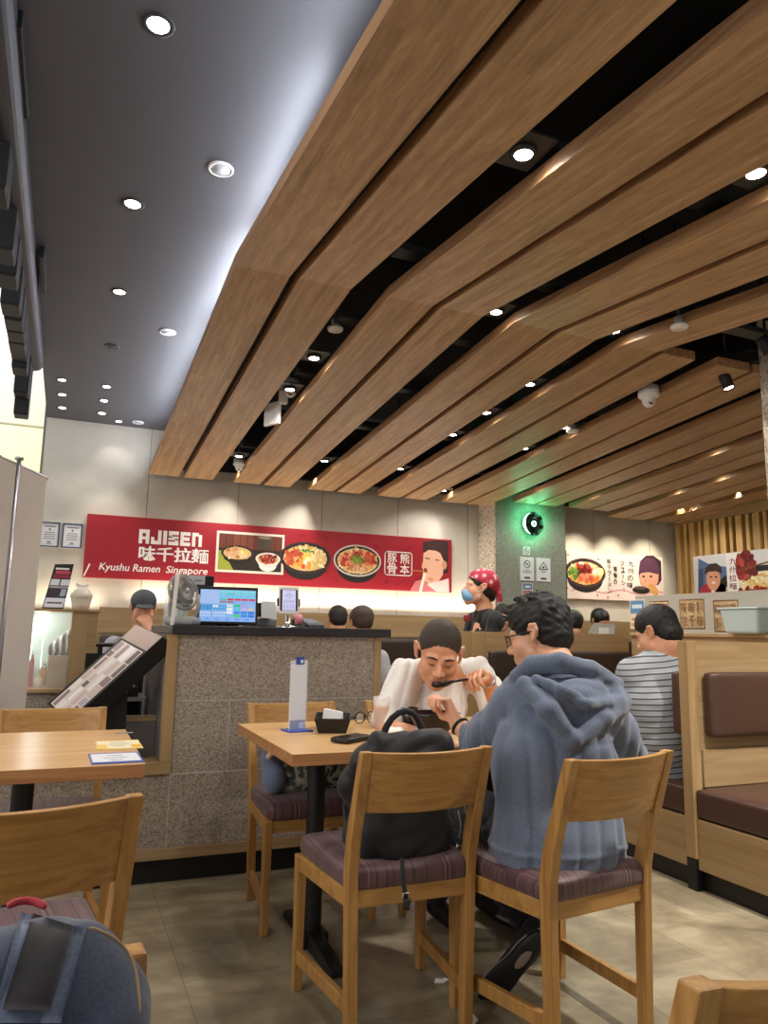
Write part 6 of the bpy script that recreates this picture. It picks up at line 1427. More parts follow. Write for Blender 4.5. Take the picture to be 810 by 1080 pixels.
FH = Field(*bounds([hc], 0.24), 0.006); Hd.E(FH, (0, 0.014, 0.036), (0.079, 0.097, 0.084), 0.005); Hd.E(FH, (0, 0.075, -0.045), (0.042, 0.036, 0.036), 0.02); Hd.E(FH, (0, 0.05, -0.02), (0.066, 0.05, 0.05), 0.02)
Hd.E(FH, (0, -0.105, -0.035), (0.095, 0.075, 0.085), 0.012, True)
for q in (-1, 1): Hd.E(FH, (q*0.088, -0.006, -0.012), (0.028, 0.026, 0.034), 0.010, True)
FH.mesh('hair', M['hair'], t)
k = NT('red_white_patterned_scarf'); nz = k.n('ShaderNodeTexVoronoi', i_Scale=22.0); k.l(k.coord(), nz.inputs['Vector']); k.l(k.ramp(nz.outputs['Distance'], [(0.25, 'E9B4BA'), (0.42, 'C2394E'), (0.7, 'A82C40')]), k.b.inputs['Base Color']); k.b.inputs['Roughness'].default_value = 0.8
FH = Field(*bounds([hc], 0.26), 0.006); Hd.E(FH, (0, 0.018, 0.042), (0.088, 0.104, 0.090), 0.005); FH.clip(-(Hd.R @ V3(0, 0.42, 1)), Hd.w((0, 0.03, 0.010)))
Hd.C(FH, (0, 0.10, 0.03), (0, 0.15, -0.055), 0.030, 0.012, 0.03); Hd.C(FH, (0.01, 0.12, 0.0), (0.015, 0.13, -0.085), 0.015, 0.006, 0.02)
FH.mesh('head_scarf', k.m, t)
FH = Field(*bounds([hc], 0.2), 0.005); Hd.E(FH, (0, -0.052, -0.062), (0.058, 0.057, 0.047), 0.01); Hd.C(FH, (0, -0.08, -0.03), (0, -0.098, -0.045), 0.016, 0.018, 0.02); FH.clip((Hd.R @ V3(0, 1, 0.15)), Hd.w((0, -0.048, -0.06))); FH.clip((Hd.R @ V3(0, 0.25, 1)), Hd.w((0, -0.09, -0.016)))
FH.mesh('face_mask', plain('light_blue_mask', '7FB3DC', 0.7), t)
b = MB()
for q in (-1, 1):
    for z in (-0.035, -0.08): b.tube([Hd.w((q*0.060, -0.050, z)), Hd.w((q*0.077, -0.01, z*0.5-0.01)), Hd.w((q*0.085, 0.015, -0.004))], 0.0014, 5, M['white'])
b.build('mask_strap', None, t)
FS = Field(lo-0.02, hi+0.02, 0.010); FS.cone(pel, chest, 0.14, 0.145, 0.05, ((1, 0, 0), 0.75)); FS.cone(chest, nb+V3(0, 0, -0.03), 0.135, 0.065, 0.05, ((1, 0, 0), 0.85)); FS.path([sl, el], [0.062, 0.058]); FS.path([sr, er], [0.062, 0.058]); FS.cone(sl, sr, 0.058, 0.058, 0.05)
FS.path([sl, nb+V3(0, 0, -0.035), sr], [0.058, 0.075, 0.058], 0.04); FS.cone(nb+V3(0, 0, 0.02), nb+V3(-0.01, 0, 0.08), 0.050, 0.050, 0.006, None, True); FS.disp(lambda P: 0.005*ridge(P, 60, 3, 2)); FS.mesh('black_shirt', M['blackcloth'], t)
FT = Field(lo-0.02, (hi[0], hi[1], 1.05), 0.012)
for q in (-1, 1): FT.path([pel+V3(0, q*0.08, 0), V3(pel.x, pel.y+q*0.1, 0.5), V3(pel.x+0.02, pel.y+q*0.1, 0.09)], [0.13, 0.085, 0.07], 0.03)
FT.mesh('trousers', M['blackcloth'], t)
for q in (-1, 1): b = MB(); b.rbox((pel.x-0.03, pel.y+q*0.1, 0.045), (0.26, 0.10, 0.09), 0.035, M['black'], n=8); b.build('shoe', None, t)
b = MB(); c_ = at(492.5, 652, Y=4.96); b.rbox((c_.x-0.0, c_.y, c_.z), (0.05, 0.02, 0.05), 0.006, flat('8E2430'), n=4); b.build('red_badge', None, t)

# ---------- distant seated guests along the back wall
def guest(px, py, Y, rz, tilt, sc, label, shirt, hairm, hr=(0.086, 0.104, 0.09), capm=None, long=False, mask=False):
    hc = at(px, py, Y=Y); t = empty('person', (hc.x, hc.y, 0), 0, label, 'person'); Hd = Head(hc, math.radians(rz), math.radians(tilt), 0, sc)
    nb = hc+V3(0, 0.04, -0.19*sc); pel = V3(nb.x, nb.y+0.12, 0.55) if Y > 6 else V3(nb.x, nb.y+0.05, 0.55)
    sl = nb+V3(-0.18, 0, -0.08); sr = nb+V3(0.18, 0, -0.08)
    el = sl+V3(-0.05, -0.08, -0.24); er = sr+V3(0.05, -0.08, -0.24); wl = el+V3(0.10, -0.2, 0.02); wr = er+V3(-0.10, -0.2, 0.02)
    if capm: wr = hc+V3(0.03, -0.20, -0.17); er = sr+V3(0.02, -0.16, -0.20)
    lo, hi = bounds([hc, sl, sr, pel, el, wl, er, wr, hc+V3(0, 0, 0.13)], 0.14); F = Field(lo, hi, 0.009)
    Hd.skull(F, 1.0); Hd.neck(F, nb, 0.052); F.cone(pel, nb+V3(0, 0, -0.2), 0.12, 0.13, 0.05); F.cone(nb+V3(0, 0, -0.2), nb, 0.12, 0.06, 0.05); F.cone(sl, sr, 0.05, 0.05, 0.04)
    F.path([sl, el, wl], [0.05, 0.042, 0.03]); F.path([sr, er, wr], [0.05, 0.042, 0.03]); hand(F, wl, V3(0.2, -1, 0), V3(0, 0, -1), 1, (0.4, 0.6, 0.4), 1.1, r=0.012); hand(F, wr, V3(-0.3, 0.2, 0.9) if capm else V3(-0.2, -1, 0), V3(0, 0.5, -0.6), -1, (0.7, 0.8, 0.5), 1.1, r=0.012)
    F.mesh('body', M['skin'], t)
    FH = Field(*bounds([hc], 0.22), 0.008); Hd.E(FH, (0, 0.018, 0.040), hr, 0.005); Hd.E(FH, (0, 0.055, -0.01), (0.07, 0.06, 0.06), 0.02); 
    if long:
        Hd.C(FH, (0, 0.06, 0), (0, 0.07, -0.12), 0.07, 0.055, 0.03)
    Hd.E(FH, (0, -0.110, -0.035), (0.095, 0.074, 0.085), 0.012, True); FH.disp(lambda P: 0.002*wob(P, 120, 5)); FH.mesh('hair', hairm, t)
    FS = Field(lo-0.02, hi+0.02, 0.011); FS.cone(pel, nb+V3(0, 0, -0.2), 0.16, 0.165, 0.05, ((0, 1, 0), 0.8)); FS.cone(nb+V3(0, 0, -0.2), nb+V3(0, 0, -0.035), 0.15, 0.08, 0.05, ((0, 1, 0), 0.85)); FS.cone(sl, sr, 0.07, 0.07, 0.05); FS.cone(sl, sl+(el-sl)*0.8, 0.075, 0.07); FS.cone(sr, sr+(er-sr)*0.8, 0.075, 0.07)
    FS.disp(lambda P: 0.005*ridge(P, 60, 3, 2)); FS.mesh('shirt', shirt, t)
    FT = Field(*bounds([pel, pel+V3(0, -0.5, -0.5)], 0.22), 0.014)
    for q in (-1, 1): FT.path([pel+V3(q*0.09, 0, 0), pel+V3(q*0.11, -0.42, -0.02), pel+V3(q*0.11, -0.44, -0.46)], [0.11, 0.08, 0.06], 0.03)
    FT.mesh('trousers', M['jeans'], t)
    if capm:
        FC = Field(*bounds([hc], 0.24), 0.006); Hd.E(FC, (0, 0.012, 0.052), (0.088, 0.106, 0.082), 0.005); FC.clip(-(Hd.R @ V3(0, 0, 1)), Hd.w((0, 0, 0.036))); Hd.E(FC, (0, -0.115, 0.036), (0.066, 0.06, 0.009), 0.01); FC.mesh('cap', capm, t)
    return t, Hd, hc
GY = 6.30
guest(151, 642, 5.75, 0, 12, 1.05, 'guest in a grey cap behind the slanted menu stand, hand raised to the face', M['greytee'], M['hair'], capm=plain('dark_grey_cap', '4A4D54', 0.8))
guest(356, 654, GY, 175, 10, 1.0, 'dark-haired guest just above the counter top, left of the two heads', M['blackcloth'], M['hair_tuft'])
guest(381, 657, 5.55, 180, 14, 1.05, 'brown-haired guest just above the right end of the counter top', M['greytee'], hair_mat('dark_brown_hair', '4A362A', '241812', 80), (0.092, 0.108, 0.09))
guest(530, 651, GY, -35, 10, 1.0, 'guest looking down behind the standing staff member', M['blackcloth'], M['hair_tuft'])
guest(604, 659, 5.85, 160, 20, 1.05, 'guest with black hair bent low to the right of the hooded diner', M['whitem'], M['hair'], (0.095, 0.108, 0.09))
guest(633, 655, GY, 0, 25, 1.0, 'guest with black hair bowing behind the open menu', M['blackcloth'], M['hair'], (0.09, 0.106, 0.09))
# ================================================================== things on the tables, bags, left edge
TZ = 0.7505
p = at(313, 771, z=0.75)
t = empty('menu_holder', (p.x, p.y, TZ), math.radians(8), 'clear upright menu holder with blank white sheet and blue foot on the diners table', 'menu holder')
BL = flat('3552A8', 0.35)
b = MB(); b.box(-0.052, 0.052, -0.045, 0.045, 0.0, 0.006, plain('blue_translucent_base', '3A58B4', 0.2)); b.build('base', None, t, bev=0.002)
b = MB(); b.box(-0.037, 0.037, 0.004, 0.006, 0.0061, 0.278, M['acrylic']); b.box(-0.037, 0.037, -0.006, -0.004, 0.0061, 0.278, M['acrylic']); b.box(0.034, 0.037, -0.0038, 0.0038, 0.0061, 0.278, M['acrylic']); b.build('acrylic_sleeve', None, t)
b = MB(); b.box(-0.034, 0.033, -0.0030, 0.0030, 0.0062, 0.262, flat('E6E8F0', 0.5)); b.box(-0.034, 0.033, -0.0038, -0.0031, 0.0062, 0.042, BL); b.box(0.006, 0.029, -0.0039, -0.00381, 0.010, 0.034, flat('B9C6E8')); b.build('sheet', None, t)
b = MB(); b.box(-0.016, 0.020, -0.0066, -0.0061, 0.262, 0.292, BL); b.box(0.004, 0.015, -0.0069, -0.0067, 0.268, 0.280, flat('E8ECF6')); b.build('blue_tab', None, t)
# black tray with napkins
p = at(345, 770, z=0.75)
t = empty('napkin_tray', (p.x+0.02, p.y-0.01, TZ), math.radians(-20), 'black open tray with a white napkin, beside the menu holder', 'tray')
b = MB(); w0, d0, w1, d1, h = 0.055, 0.10, 0.072, 0.12, 0.058; th = 0.004
o_ = [(-w0, -d0, 0), (w0, -d0, 0), (w0, d0, 0), (-w0, d0, 0), (-w1, -d1, h), (w1, -d1, h), (w1, d1, h), (-w1, d1, h), (-w1+th, -d1+th, h), (w1-th, -d1+th, h), (w1-th, d1-th, h), (-w1+th, d1-th, h), (-w0+th, -d0+th, th), (w0-th, -d0+th, th), (w0-th, d0-th, th), (-w0+th, d0-th, th)]
fs = [(3, 2, 1, 0)]
for k in range(4):
    k2 = (k+1) % 4; fs += [(k, k2, 4+k2, 4+k), (4+k, 4+k2, 8+k2, 8+k), (8+k, 8+k2, 12+k2, 12+k)]
fs.append((12, 13, 14, 15)); b.add(o_, fs, M['black']); b.build('tray_body', None, t)
t2 = empty('napkin', (p.x+0.015, p.y-0.01, TZ+0.005), math.radians(-55), 'folded white napkin standing in the black tray', 'napkin')
b = MB(); b.hexa([(-0.05, -0.006, 0), (0.05, -0.006, 0), (0.05, 0.012, 0), (-0.05, 0.012, 0), (-0.045, 0.004, 0.078), (0.05, 0.0, 0.070), (0.05, 0.010, 0.070), (-0.045, 0.014, 0.078)], M['whitem']); b.build('paper', None, t2, bev=0.002)
# flat black phone
p = at(368, 782, z=0.75); t = empty('phone', (p.x+0.01, p.y, TZ), math.radians(32), 'black phone lying on the table beside the backpack handle', 'phone')
b = MB(); b.rbox((0, 0, 0.010), (0.155, 0.078, 0.018), 0.006, M['black'], n=8); b.build('body', None, t)
b = MB(); b.box(-0.072, 0.072, -0.034, 0.034, 0.0192, 0.0196, M['blackgloss']); b.build('display', None, t)
# folded glasses
p = at(385, 763, z=0.75); t = empty('eyeglasses', (p.x, p.y, TZ), math.radians(25), 'round black eyeglasses lying on the table by the iced tea', 'glasses')
b = MB()
for q in (-1, 1):
    b.tube([(q*0.033+0.024*math.cos(2*PI*k/28), 0.006*math.cos(2*PI*k/28)*q, 0.026+0.023*math.sin(2*PI*k/28)) for k in range(29)], 0.0022, 8, M['blackgloss'])
b.tube([(-0.009, 0, 0.030), (0, -0.002, 0.034), (0.009, 0, 0.030)], 0.002, 8, M['blackgloss']); b.build('frame', None, t)
for q in (-1, 1): b = MB(); b.tube([(q*0.058, 0.0, 0.032), (q*0.06, 0.02, 0.028), (q*0.03, 0.13, 0.004)], 0.002, 8, M['blackgloss']); b.build('temple', None, t)
for q in (-1, 1): b = MB(); b.lathe([(0, -0.0008), (0.0225, -0.0008), (0.0225, 0.0008), (0, 0.0008)], 24, M['glass'], TRS((q*0.033, 0.0, 0.026)) @ Matrix.Rotation(PI/2, 4, 'X')); b.build('lens', None, t)
# iced tea glass
p = at(405, 769, z=0.75); t = empty('drinking_glass', (p.x, p.y+0.03, TZ), 0, 'ribbed glass of iced tea on the table in front of the person in white', 'glass')
gm = glass('drinking_glass_clear', (0.97, 0.97, 0.96, 1), 0.02, 0.28)
b = MB(); prof = [(0.0, 0.0), (0.030, 0.0), (0.031, 0.008)]
for k in range(9): prof += [(0.032+0.0004*k, 0.012+k*0.0105), (0.0335+0.0004*k, 0.017+k*0.0105)]
prof += [(0.037, 0.130), (0.0355, 0.130), (0.033, 0.03), (0.030, 0.012), (0, 0.011)]
b.lathe(prof, 36, gm); b.build('tumbler', None, t)
tea = NT('amber_tea'); tea.b.inputs['Base Color'].default_value = lin('CC7A26'); tea.b.inputs['Roughness'].default_value = 0.1; tea.b.inputs['Alpha'].default_value = 0.97
b = MB(); b.lathe([(0, 0.0125), (0.0285, 0.0125), (0.0315, 0.088), (0, 0.088)], 30, tea.m); b.build('tea', None, t)
for k, (x, y, z, a) in enumerate(((0.006, 0.004, 0.075, 0.4), (-0.012, -0.008, 0.07, 1.1), (0.008, -0.014, 0.066, 0.2))):
    b = MB(); b.rbox((0, 0, 0), (0.018, 0.018, 0.016), 0.003, glass('ice_%d' % k, (1, 0.95, 0.85, 1), 0.05, 0.5), TRS((x, y, z), a, a), n=4); b.build('ice_cube', None, t)
# dark cup and pot in front of the person in white
p = at(432, 768, z=0.75); t = empty('cup', (p.x, p.y, TZ), 0, 'dark cup between the iced tea and the diners hand', 'cup')
b = MB(); b.lathe([(0, 0), (0.030, 0), (0.036, 0.085), (0.033, 0.085), (0.027, 0.006), (0, 0.006)], 32, plain('dark_smoked_plastic', '2A2422', 0.25)); b.build('cup_body', None, t)
p = at(452, 776, z=0.75); t = empty('soup_bowl', (p.x+0.04, p.y+0.03, TZ), 0, 'large black noodle bowl in front of the person in white', 'bowl')
b = MB(); b.lathe([(0, 0), (0.050, 0), (0.052, 0.010), (0.075, 0.030), (0.100, 0.075), (0.104, 0.085), (0.099, 0.085), (0.072, 0.036), (0.04, 0.016), (0, 0.014)], 44, M['blackgloss']); b.build('bowl_body', None, t)
b = MB(); b.lathe([(0, 0.064), (0.088, 0.063), (0.086, 0.058), (0, 0.05)], 36, plain('ramen_broth', 'C8A468', 0.2)); b.build('broth', None, t)
p = at(414, 776, z=0.75); t = empty('tissue', (p.x+0.02, p.y+0.02, TZ), 0.4, 'crumpled white tissue on the table behind the backpack handle', 'tissue')
F = Field((-0.06, -0.06, -0.005), (0.06, 0.06, 0.05), 0.004); F.ell((0, 0, 0.012), (0.040, 0.028, 0.018), 0.01); F.disp(lambda P: 0.006*wob(P, 130, 5, 2)); F.clip((0, 0, -1), (0, 0, 0)); F.mesh('paper', M['whitem'], t)
# cards on the left table
def card(px0, c, c2, label, w, d, rz, name='table_card'):
    p = at(*px0, z=0.752); t = empty(name, (p.x, p.y, TZ), rz, label, 'card'); b = MB(); b.box(-w/2, w/2, -d/2, d/2, 0, 0.0012, flat(c, 0.4)); b.build('card_sheet', None, t)
    m = MB(); cc = Canvas((0, 0, 0.0012), (1, 0, 0), (0, 1, 0), (0, 0, 1)); cc.rect(m, -w*0.46, -d*0.42, w*0.46, d*0.42, flat(c2, 0.4), 0.0002)
    for (v, ww) in ((0.22, 0.34), (0.0, 0.46), (-0.2, 0.25)): cc.rect(m, -w*ww/2, v*d-0.003, w*ww/2, v*d+0.003, flat('4A4C58'), 0.0005)
    return t, m, cc
t, m, cc = card((125, 785), 'EED27A', 'F4ECC8', 'yellow and cream card on the left table, behind the blue card', 0.145, 0.20, 0.0); cc.rect(m, 0.038, -0.08, 0.068, -0.01, flat('E8B23A'), 0.0006); cc.rect(m, -0.068, -0.085, -0.04, 0.0, flat('F0C860'), 0.0006); m.build('print', None, t)
t, m, cc = card((122, 799), '5468A8', 'E9EDF2', 'blue edged white card on the left table, nearest its front edge', 0.15, 0.20, 0.02); cc.rect(m, -0.072, -0.095, 0.072, -0.07, flat('3B56A0'), 0.0006); m.build('print', None, t)
p = at(131, 771.5, z=0.752); t = empty('paper_strip', (p.x, p.y-0.03, TZ), 0, 'small grey printed strip at the far corner of the left table', 'paper'); b = MB(); b.box(-0.035, 0.03, -0.012, 0.012, 0, 0.001, flat('8C8C94')); b.build('sheet', None, t)

# ---- backpack on the near chair
t = empty('backpack', (0.98, 2.27, 0.455), 0, 'dark navy backpack with a top handle standing on the middle dining chair', 'backpack')
c0 = at(437, 850, Y=2.20)
lo = V3(0.70, 1.98, 0.44); hi = V3(1.34, 2.62, 1.02); F = Field(lo, hi, 0.006)
bx = 1.03
F.cone((bx-0.02, 2.22, 0.575), (bx-0.01, 2.20, 0.70), 0.150, 0.140, 0.05, ((0, 1, 0), 0.62)); F.cone((bx-0.12, 2.24, 0.53), (bx+0.10, 2.24, 0.53), 0.075, 0.075, 0.05)
F.cone((bx-0.105, 2.20, 0.805), (bx+0.095, 2.17, 0.815), 0.040, 0.036, 0.02); F.cone((bx-0.105, 2.21, 0.77), (bx+0.09, 2.18, 0.78), 0.055, 0.050, 0.03)
F.cone((bx-0.150, 2.23, 0.755), (bx-0.165, 2.27, 0.67), 0.042, 0.048, 0.03); F.cone((bx-0.165, 2.27, 0.67), (bx-0.13, 2.28, 0.55), 0.040, 0.03, 0.03)
F.disp(lambda P: 0.008*np.maximum(ridge(P, 42, 4, 3), -0.6)+0.004*wob(P, 60, 4, 1)); F.clip((0, 0, -1), (0, 0, 0.468)); F.mesh('bag_body', M['packcloth'], t).location = (-0.98, -2.27, -0.455)
loc = V3(-0.98, -2.27, -0.455)
h0, h1, h2, h3, h4 = at(403, 776, Y=2.22), at(412, 756, Y=2.22), at(428, 747, Y=2.22), at(441, 755, Y=2.22), at(447, 776, Y=2.22)
b = MB(); b.tube([h0+V3(0, 0, -0.03), h0, h1, h2, h3, h4, h4+V3(0, 0, -0.03)], [0.010, 0.010, 0.009, 0.009, 0.009, 0.010, 0.010], 10, M['blackcloth'], sq=1.3); b.build('handle', None, t, loc=loc, sub=1)
b = MB()
for (x, a, z0) in ((bx-0.16, 0.0, 0.80), (bx+0.12, 0.2, 0.78)):
    pts = [V3(x, 2.24, z0), V3(x-0.02 if a == 0 else x+0.04, 2.30, 0.66), V3(x-0.03 if a == 0 else x+0.05, 2.28, 0.55), V3(x, 2.20, 0.50)]
    b.tube(pts, 0.013, 8, M['blackcloth'], sq=0.4)
b.build('shoulder_strap', None, t, loc=loc, sub=1)
st = [at(424, 905, Y=2.10), at(425, 925, Y=2.075), at(427, 940, Y=2.055), at(429, 952, Y=2.05)]
b = MB(); b.tube(st, 0.007, 8, M['blackcloth'], sq=0.35); b.build('compression_strap', None, t, loc=loc)
bm = at(429, 954, Y=2.048); b = MB(); b.rbox((0, 0, 0), (0.022, 0.010, 0.028), 0.003, M['black'], TRS(bm, 0.2, 0, 0.3), n=4); b.tube([bm+V3(-0.012, 0, 0.012), bm+V3(-0.012, 0, 0.03), bm+V3(0.008, 0, 0.03), bm+V3(0.012, 0, 0.012)], 0.002, 6, M['metal']); b.build('buckle', None, t, loc=loc)
zp = [at(489, 848, Y=2.16), at(493, 862, Y=2.16), at(497, 880, Y=2.18)]; b = MB(); b.tube(zp, 0.0022, 6, M['metal']); b.tube([at(483, 855, Y=2.15), at(486, 870, Y=2.15), at(484, 884, Y=2.16)], 0.003, 6, M['grey']); b.build('zip_pull', None, t, loc=loc)
# ---- camouflage bag on the far chair
t = empty('camouflage_bag', (1.03, 3.18, 0.46), 0, 'grey-green camouflage bag lying on the far chair under the table edge', 'bag')
F = Field((0.76, 2.98, 0.45), (1.30, 3.36, 0.74), 0.006); F.cone((0.93, 3.18, 0.545), (1.18, 3.20, 0.55), 0.085, 0.085, 0.05); F.disp(lambda P: 0.008*wob(P, 70, 4, 5)); F.clip((0, 0, -1), (0, 0, 0.475)); F.mesh('bag_body', M['camo'], t).location = (-1.03, -3.18, -0.46)
F = Field((0.72, 2.96, 0.45), (0.95, 3.30, 0.80), 0.006); F.ell((0.845, 3.13, 0.545), (0.05, 0.06, 0.065), 0.02); F.ell((0.825, 3.14, 0.62), (0.035, 0.045, 0.035), 0.03); F.cone((0.81, 3.12, 0.63), (0.88, 3.12, 0.66), 0.022, 0.03, 0.02); F.clip((0, 0, -1), (0, 0, 0.475)); F.mesh('denim_flap', M['denim_light'], t).location = (-1.03, -3.18, -0.46)
b = MB(); q = V3(0.80, 3.075, 0.635); b.tube([q, q+V3(0.012, -0.01, 0.02), q+V3(0.0, -0.01, 0.045)], [0.012, 0.014, 0.006], 10, flat('E2B79A')); b.build('charm', None, t, loc=V3(-1.03, -3.18, -0.46))
# ---- denim backpack at the lower left
t = empty('denim_backpack', (-0.11, 0.69, 0.46), 0, 'denim blue backpack with a wide black strap patch, in the lower left corner', 'backpack')
def Q(x, y, Y): return at(x, y, Y=Y)
loc = V3(0.11, -0.69, -0.46)
F = Field((-0.36, 0.48, 0.44), (0.20, 0.86, 1.0), 0.005)
tp = Q(45, 1010, 0.66)
F.cone((-0.16, 0.66, 0.85), (0.008, 0.66, 0.848), 0.072, 0.070, 0.03); F.cone((-0.16, 0.66, 0.85), (-0.16, 0.65, 0.58), 0.072, 0.105, 0.04)
F.cone((0.008, 0.66, 0.845), (0.012, 0.65, 0.58), 0.070, 0.088, 0.04); F.cone((-0.08, 0.65, 0.83), (-0.08, 0.63, 0.60), 0.085, 0.12, 0.05)
F.disp(lambda P: 0.004*wob(P, 60, 4, 7)+0.004*np.maximum(ridge(P, 70, 3, 2), -0.5)); F.clip((0, 0, -1), (0, 0, 0.472)); BF = F
bag = F.mesh('bag_body', M['denim'], t); bag.location = loc
def onbag(x, y, lift=0.003):
    d = ray(x, y).normalized(); o = V3(0, 0, HC)
    ts = np.arange(0.35, 1.5, 0.0006); P = np.array(o)[None]+ts[:, None]*np.array(d)[None]
    G = (P-BF.lo)/BF.h; I = np.floor(G).astype(int); fr = G-I; ok = ((I >= 0) & (I < BF.n-1)).all(1); I = np.clip(I, 0, BF.n-2); vals = 0
    for a in (0, 1):
        for b_ in (0, 1):
            for c in (0, 1):
                w = (fr[:, 0] if a else 1-fr[:, 0])*(fr[:, 1] if b_ else 1-fr[:, 1])*(fr[:, 2] if c else 1-fr[:, 2]); vals = vals+w*BF.F[I[:, 0]+a, I[:, 1]+b_, I[:, 2]+c]
    vals = np.where(ok, vals, 1)
    hit = np.nonzero(vals < 0)[0]; tt = ts[hit[0]] if len(hit) else 0.8
    return o+d*(tt-lift)
def patch(quad, m, name, n=10, lift=0.004):
    vs = []; fs = []
    for layer in (0.0, 0.003):
        for i in range(n+1):
            for j in range(n+1):
                u, v = i/n, j/n; a = [quad[0][k]*(1-u)*(1-v)+quad[1][k]*u*(1-v)+quad[2][k]*u*v+quad[3][k]*(1-u)*v for k in (0, 1)]; vs.append(onbag(a[0], a[1], lift+layer))
    g = (n+1)**2
    for i in range(n):
        for j in range(n):
            a = i*(n+1)+j; fs.append((g+a, g+a+n+1, g+a+n+2, g+a+1)); fs.append((a, a+1, a+n+2, a+n+1))
    for i in range(n):
        for (a, c) in ((i, i+1), (n*(n+1)+i+1, n*(n+1)+i)): fs.append((a, c, g+c, g+a))
        for (a, c) in (((i+1)*(n+1), i*(n+1)), (i*(n+1)+n, (i+1)*(n+1)+n)): fs.append((a, c, g+c, g+a))
    b = MB(); b.add(vs, fs, m, True); return b.build(name, None, t, loc=loc)
patch([(22, 962), (91, 979), (64, 1079), (-10, 1079)], M['denim_light'], 'webbing', lift=0.002)
patch([(35, 963), (79, 977), (53, 1066), (2, 1065)], M['blackcloth'], 'black_strap_patch', lift=0.0075)
pp = [onbag(x, y, 0.001) for x, y in ((92, 978), (112, 985), (128, 996), (139, 1012), (145, 1035), (147, 1075))]
b = MB(); b.tube(pp, 0.0022, 8, plain('tan_piping', 'A98B68', 0.6)); b.build('piping', None, t, loc=loc, sub=1)
b = MB(); b.tube([Q(6, 957, 0.70), Q(20, 949, 0.71), Q(38, 950, 0.71), Q(50, 958, 0.70)], 0.0035, 8, flat('C8404A')); b.build('red_loop', None, t, loc=loc, sub=1)
# ---- scraps on the floor
for k, (x, y, s, lb) in enumerate(((465, 1033, 1.0, 'torn white scrap of paper under the middle chair'), (496, 1074, 1.2, 'white scrap of paper on the floor at the bottom edge of the photo'))):
    p = at(x, y, z=0.004); t = empty('paper_scrap', (p.x, p.y, 0), k, lb, 'paper scrap'); b = MB(); b.prism([(-0.03*s, -0.01), (0.0, -0.02*s), (0.03*s, -0.005), (0.02, 0.012*s), (0.006, 0.005), (-0.01, 0.018*s)], 0.0005, 0.003, M['whitem']); b.build('paper', None, t)
# ---- open menu and box on top of the far booth divider
t = empty('open_menu', (at(634, 662, Y=4.75).x, 4.75, 1.1655), math.radians(-6), 'grey open menu leaning on top of the far booth divider', 'menu')
b = MB(); b.hexa([(-0.13, -0.02, 0), (0.10, -0.02, 0.0), (0.10, -0.016, 0), (-0.13, -0.016, 0), (-0.05, 0.02, 0.085), (0.14, 0.02, 0.075), (0.14, 0.024, 0.075), (-0.05, 0.024, 0.085)], plain('menu_cover', '8E8E80', 0.5)); b.build('cover', None, t)
b = MB(); b.box(-0.03, 0.05, -0.028, -0.021, 0, 0.05, M['whitem']); b.box(0.055, 0.10, -0.028, -0.021, 0.0, 0.048, flat('C4C8CC')); b.build('page', None, t)

# ================================================================== left edge
# tall folding partition screen
t = empty('folding_partition', (0, 0, 0), 0, 'tall pale grey folding partition screen at the left edge', 'partition')
P1 = at(47, 505, Y=4.55); u = Vector((math.sin(math.radians(22.8)), math.cos(math.radians(22.8)), 0)); nn = Vector((u.y, -u.x, 0)); zt = P1.z
pm = plain('grey_partition_fabric', 'D6CDC4', 0.6, var=0.05, vs=8)
Pb = Vector((P1.x, P1.y, 0)); 
for (a, c) in ((0.0, 0.33), (0.345, 0.66)):
    q0 = Pb-u*a; q1 = Pb-u*c; e = nn*0.012
    b = MB(); b.hexa([q1-e+V3(0, 0, 0.05), q0-e+V3(0, 0, 0.05), q0+e+V3(0, 0, 0.05), q1+e+V3(0, 0, 0.05), q1-e+V3(0, 0, zt), q0-e+V3(0, 0, zt), q0+e+V3(0, 0, zt), q1+e+V3(0, 0, zt)], pm); b.build('panel', None, t, bev=0.002)
b = MB(); b.tube([Pb+u*0.02+V3(0, 0, zt+0.006), Pb-u*0.66+V3(0, 0, zt+0.006)], 0.012, 12, M['metal']); b.build('top_rail', None, t)
for a in (0.3375,):
    q = Pb-u*a+nn*0.016; b = MB(); b.tube([q, q+V3(0, 0, zt+0.03)], 0.012, 14, M['metal']); b.tube([q+V3(0, 0, zt+0.031), q+V3(0, 0, zt+0.045)], 0.022, 14, M['metal']); b.build('pole', None, t)
for a in (0.03, 0.62):
    q = Pb-u*a; b = MB(); b.box(-0.02, 0.02, -0.10, 0.10, 0, 0.049, M['metal'], Matrix.Translation(q) @ Matrix.Rotation(-math.radians(22.8)+PI/2, 4, 'Z')); b.build('foot', None, t)
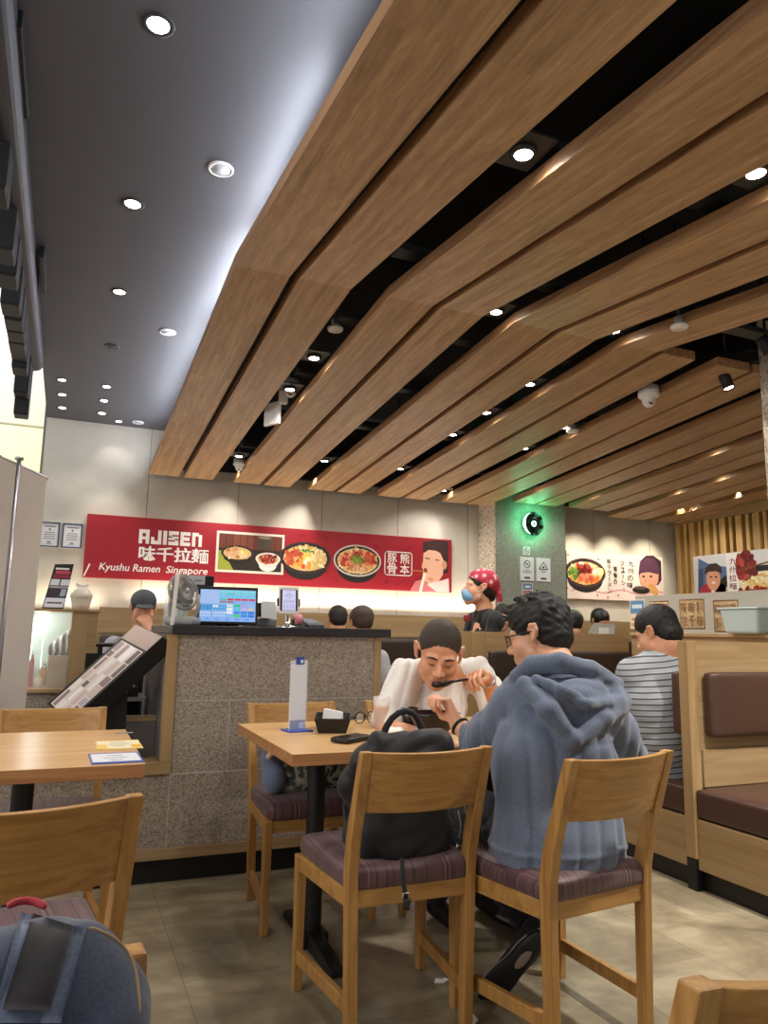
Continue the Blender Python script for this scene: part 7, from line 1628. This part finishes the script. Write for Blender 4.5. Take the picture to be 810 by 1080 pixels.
# fascia beam with a row of black boxes hanging below it
bm = MB(); zc = ZC-0.001
prof = [(-0.42, zc), (-0.272, zc), (-0.272, zc-0.085), (-0.29, zc-0.115), (-0.33, zc-0.125), (-0.42, zc-0.125)]
vs = [(x, y, z) for y in (1.4, 5.35) for x, z in prof]; n = len(prof)
bm.add(vs, [tuple(range(n-1, -1, -1)), tuple(range(n, 2*n))]+[(i, (i+1) % n, n+(i+1) % n, n+i) for i in range(n)], plain('dark_grey_fascia', '333237', 0.5)); tag(bm.build('fascia_beam', bev=0.02, seg=3), 'dark rounded fascia beam along the left edge of the dark ceiling', 'beam')
ORD2 = ['first', 'second', 'third', 'fourth', 'fifth', 'sixth', 'seventh', 'eighth', 'ninth', 'tenth', 'eleventh']
bx = [(2.80, 0.17), (3.25, 0.18), (3.50, 0.18), (3.80, 0.19), (4.05, 0.17), (4.25, 0.16), (4.42, 0.16), (4.58, 0.15), (4.78, 0.18), (5.08, 0.24), (5.26, 0.33)]
for i, (y, d) in enumerate(bx):
    b = MB(); x1 = -0.31-0.002*i; top = zc-0.126; dy = 0.075 if i < 9 else 0.06; b.box(x1-0.085, x1, y-dy, y+dy, top-d, top, plain('black_box_paint', '0B0B0D', 0.6) if i == 0 else bpy.data.materials['black_box_paint']); b.box(x1-0.083, x1-0.002, y-dy-0.001, y+dy+0.001, top-d-0.010, top-d-0.0001, M['black'])
    tag(b.build('hanging_box', bev=0.004), f'black box hanging under the fascia beam at the left edge, {ORD2[i]} from the photographer', 'hanging box', 'black boxes hanging along the left fascia')
for (x, y, lb) in ((-0.27, 2.45, 'short dark bracket on the ceiling by the upper left corner'), (-0.245, 3.95, 'short dark bracket on the ceiling beside the hanging boxes')):
    b = MB(); b.box(x-0.012, x+0.012, y-0.22, y+0.22, zc-0.06, zc, M['black']); tag(b.build('ceiling_bracket', bev=0.003), lb, 'bracket')
# dark chair behind the slanted menu stand
t = empty('black_chair', (0.36, 5.05, 0), math.radians(180), 'black metal chair behind the slanted menu stand', 'chair')
b = MB(); s = 0.20
b.tube([(-s, -0.2, 0), (-s, -0.22, 0.45), (-s, -0.26, 1.0), (-s+0.03, -0.27, 1.03), (s-0.03, -0.27, 1.03), (s, -0.26, 1.0), (s, -0.22, 0.45), (s, -0.2, 0)], 0.014, 10, M['black']); b.build('back_frame', None, t)
for q in (-1, 1): b = MB(); b.tube([(q*s, 0.2, 0), (q*s, 0.2, 0.44)], 0.014, 10, M['black']); b.build('leg', None, t)
b = MB(); b.rbox((0, 0, 0.455), (0.42, 0.42, 0.04), 0.015, M['black'], n=8); b.build('seat', None, t)
for k in range(4): b = MB(); b.box(-0.15+0.09*k, -0.12+0.09*k, -0.255, -0.245, 0.55, 1.02, M['black']); b.build('back_slat', None, t)
bpy.context.view_layer.update()
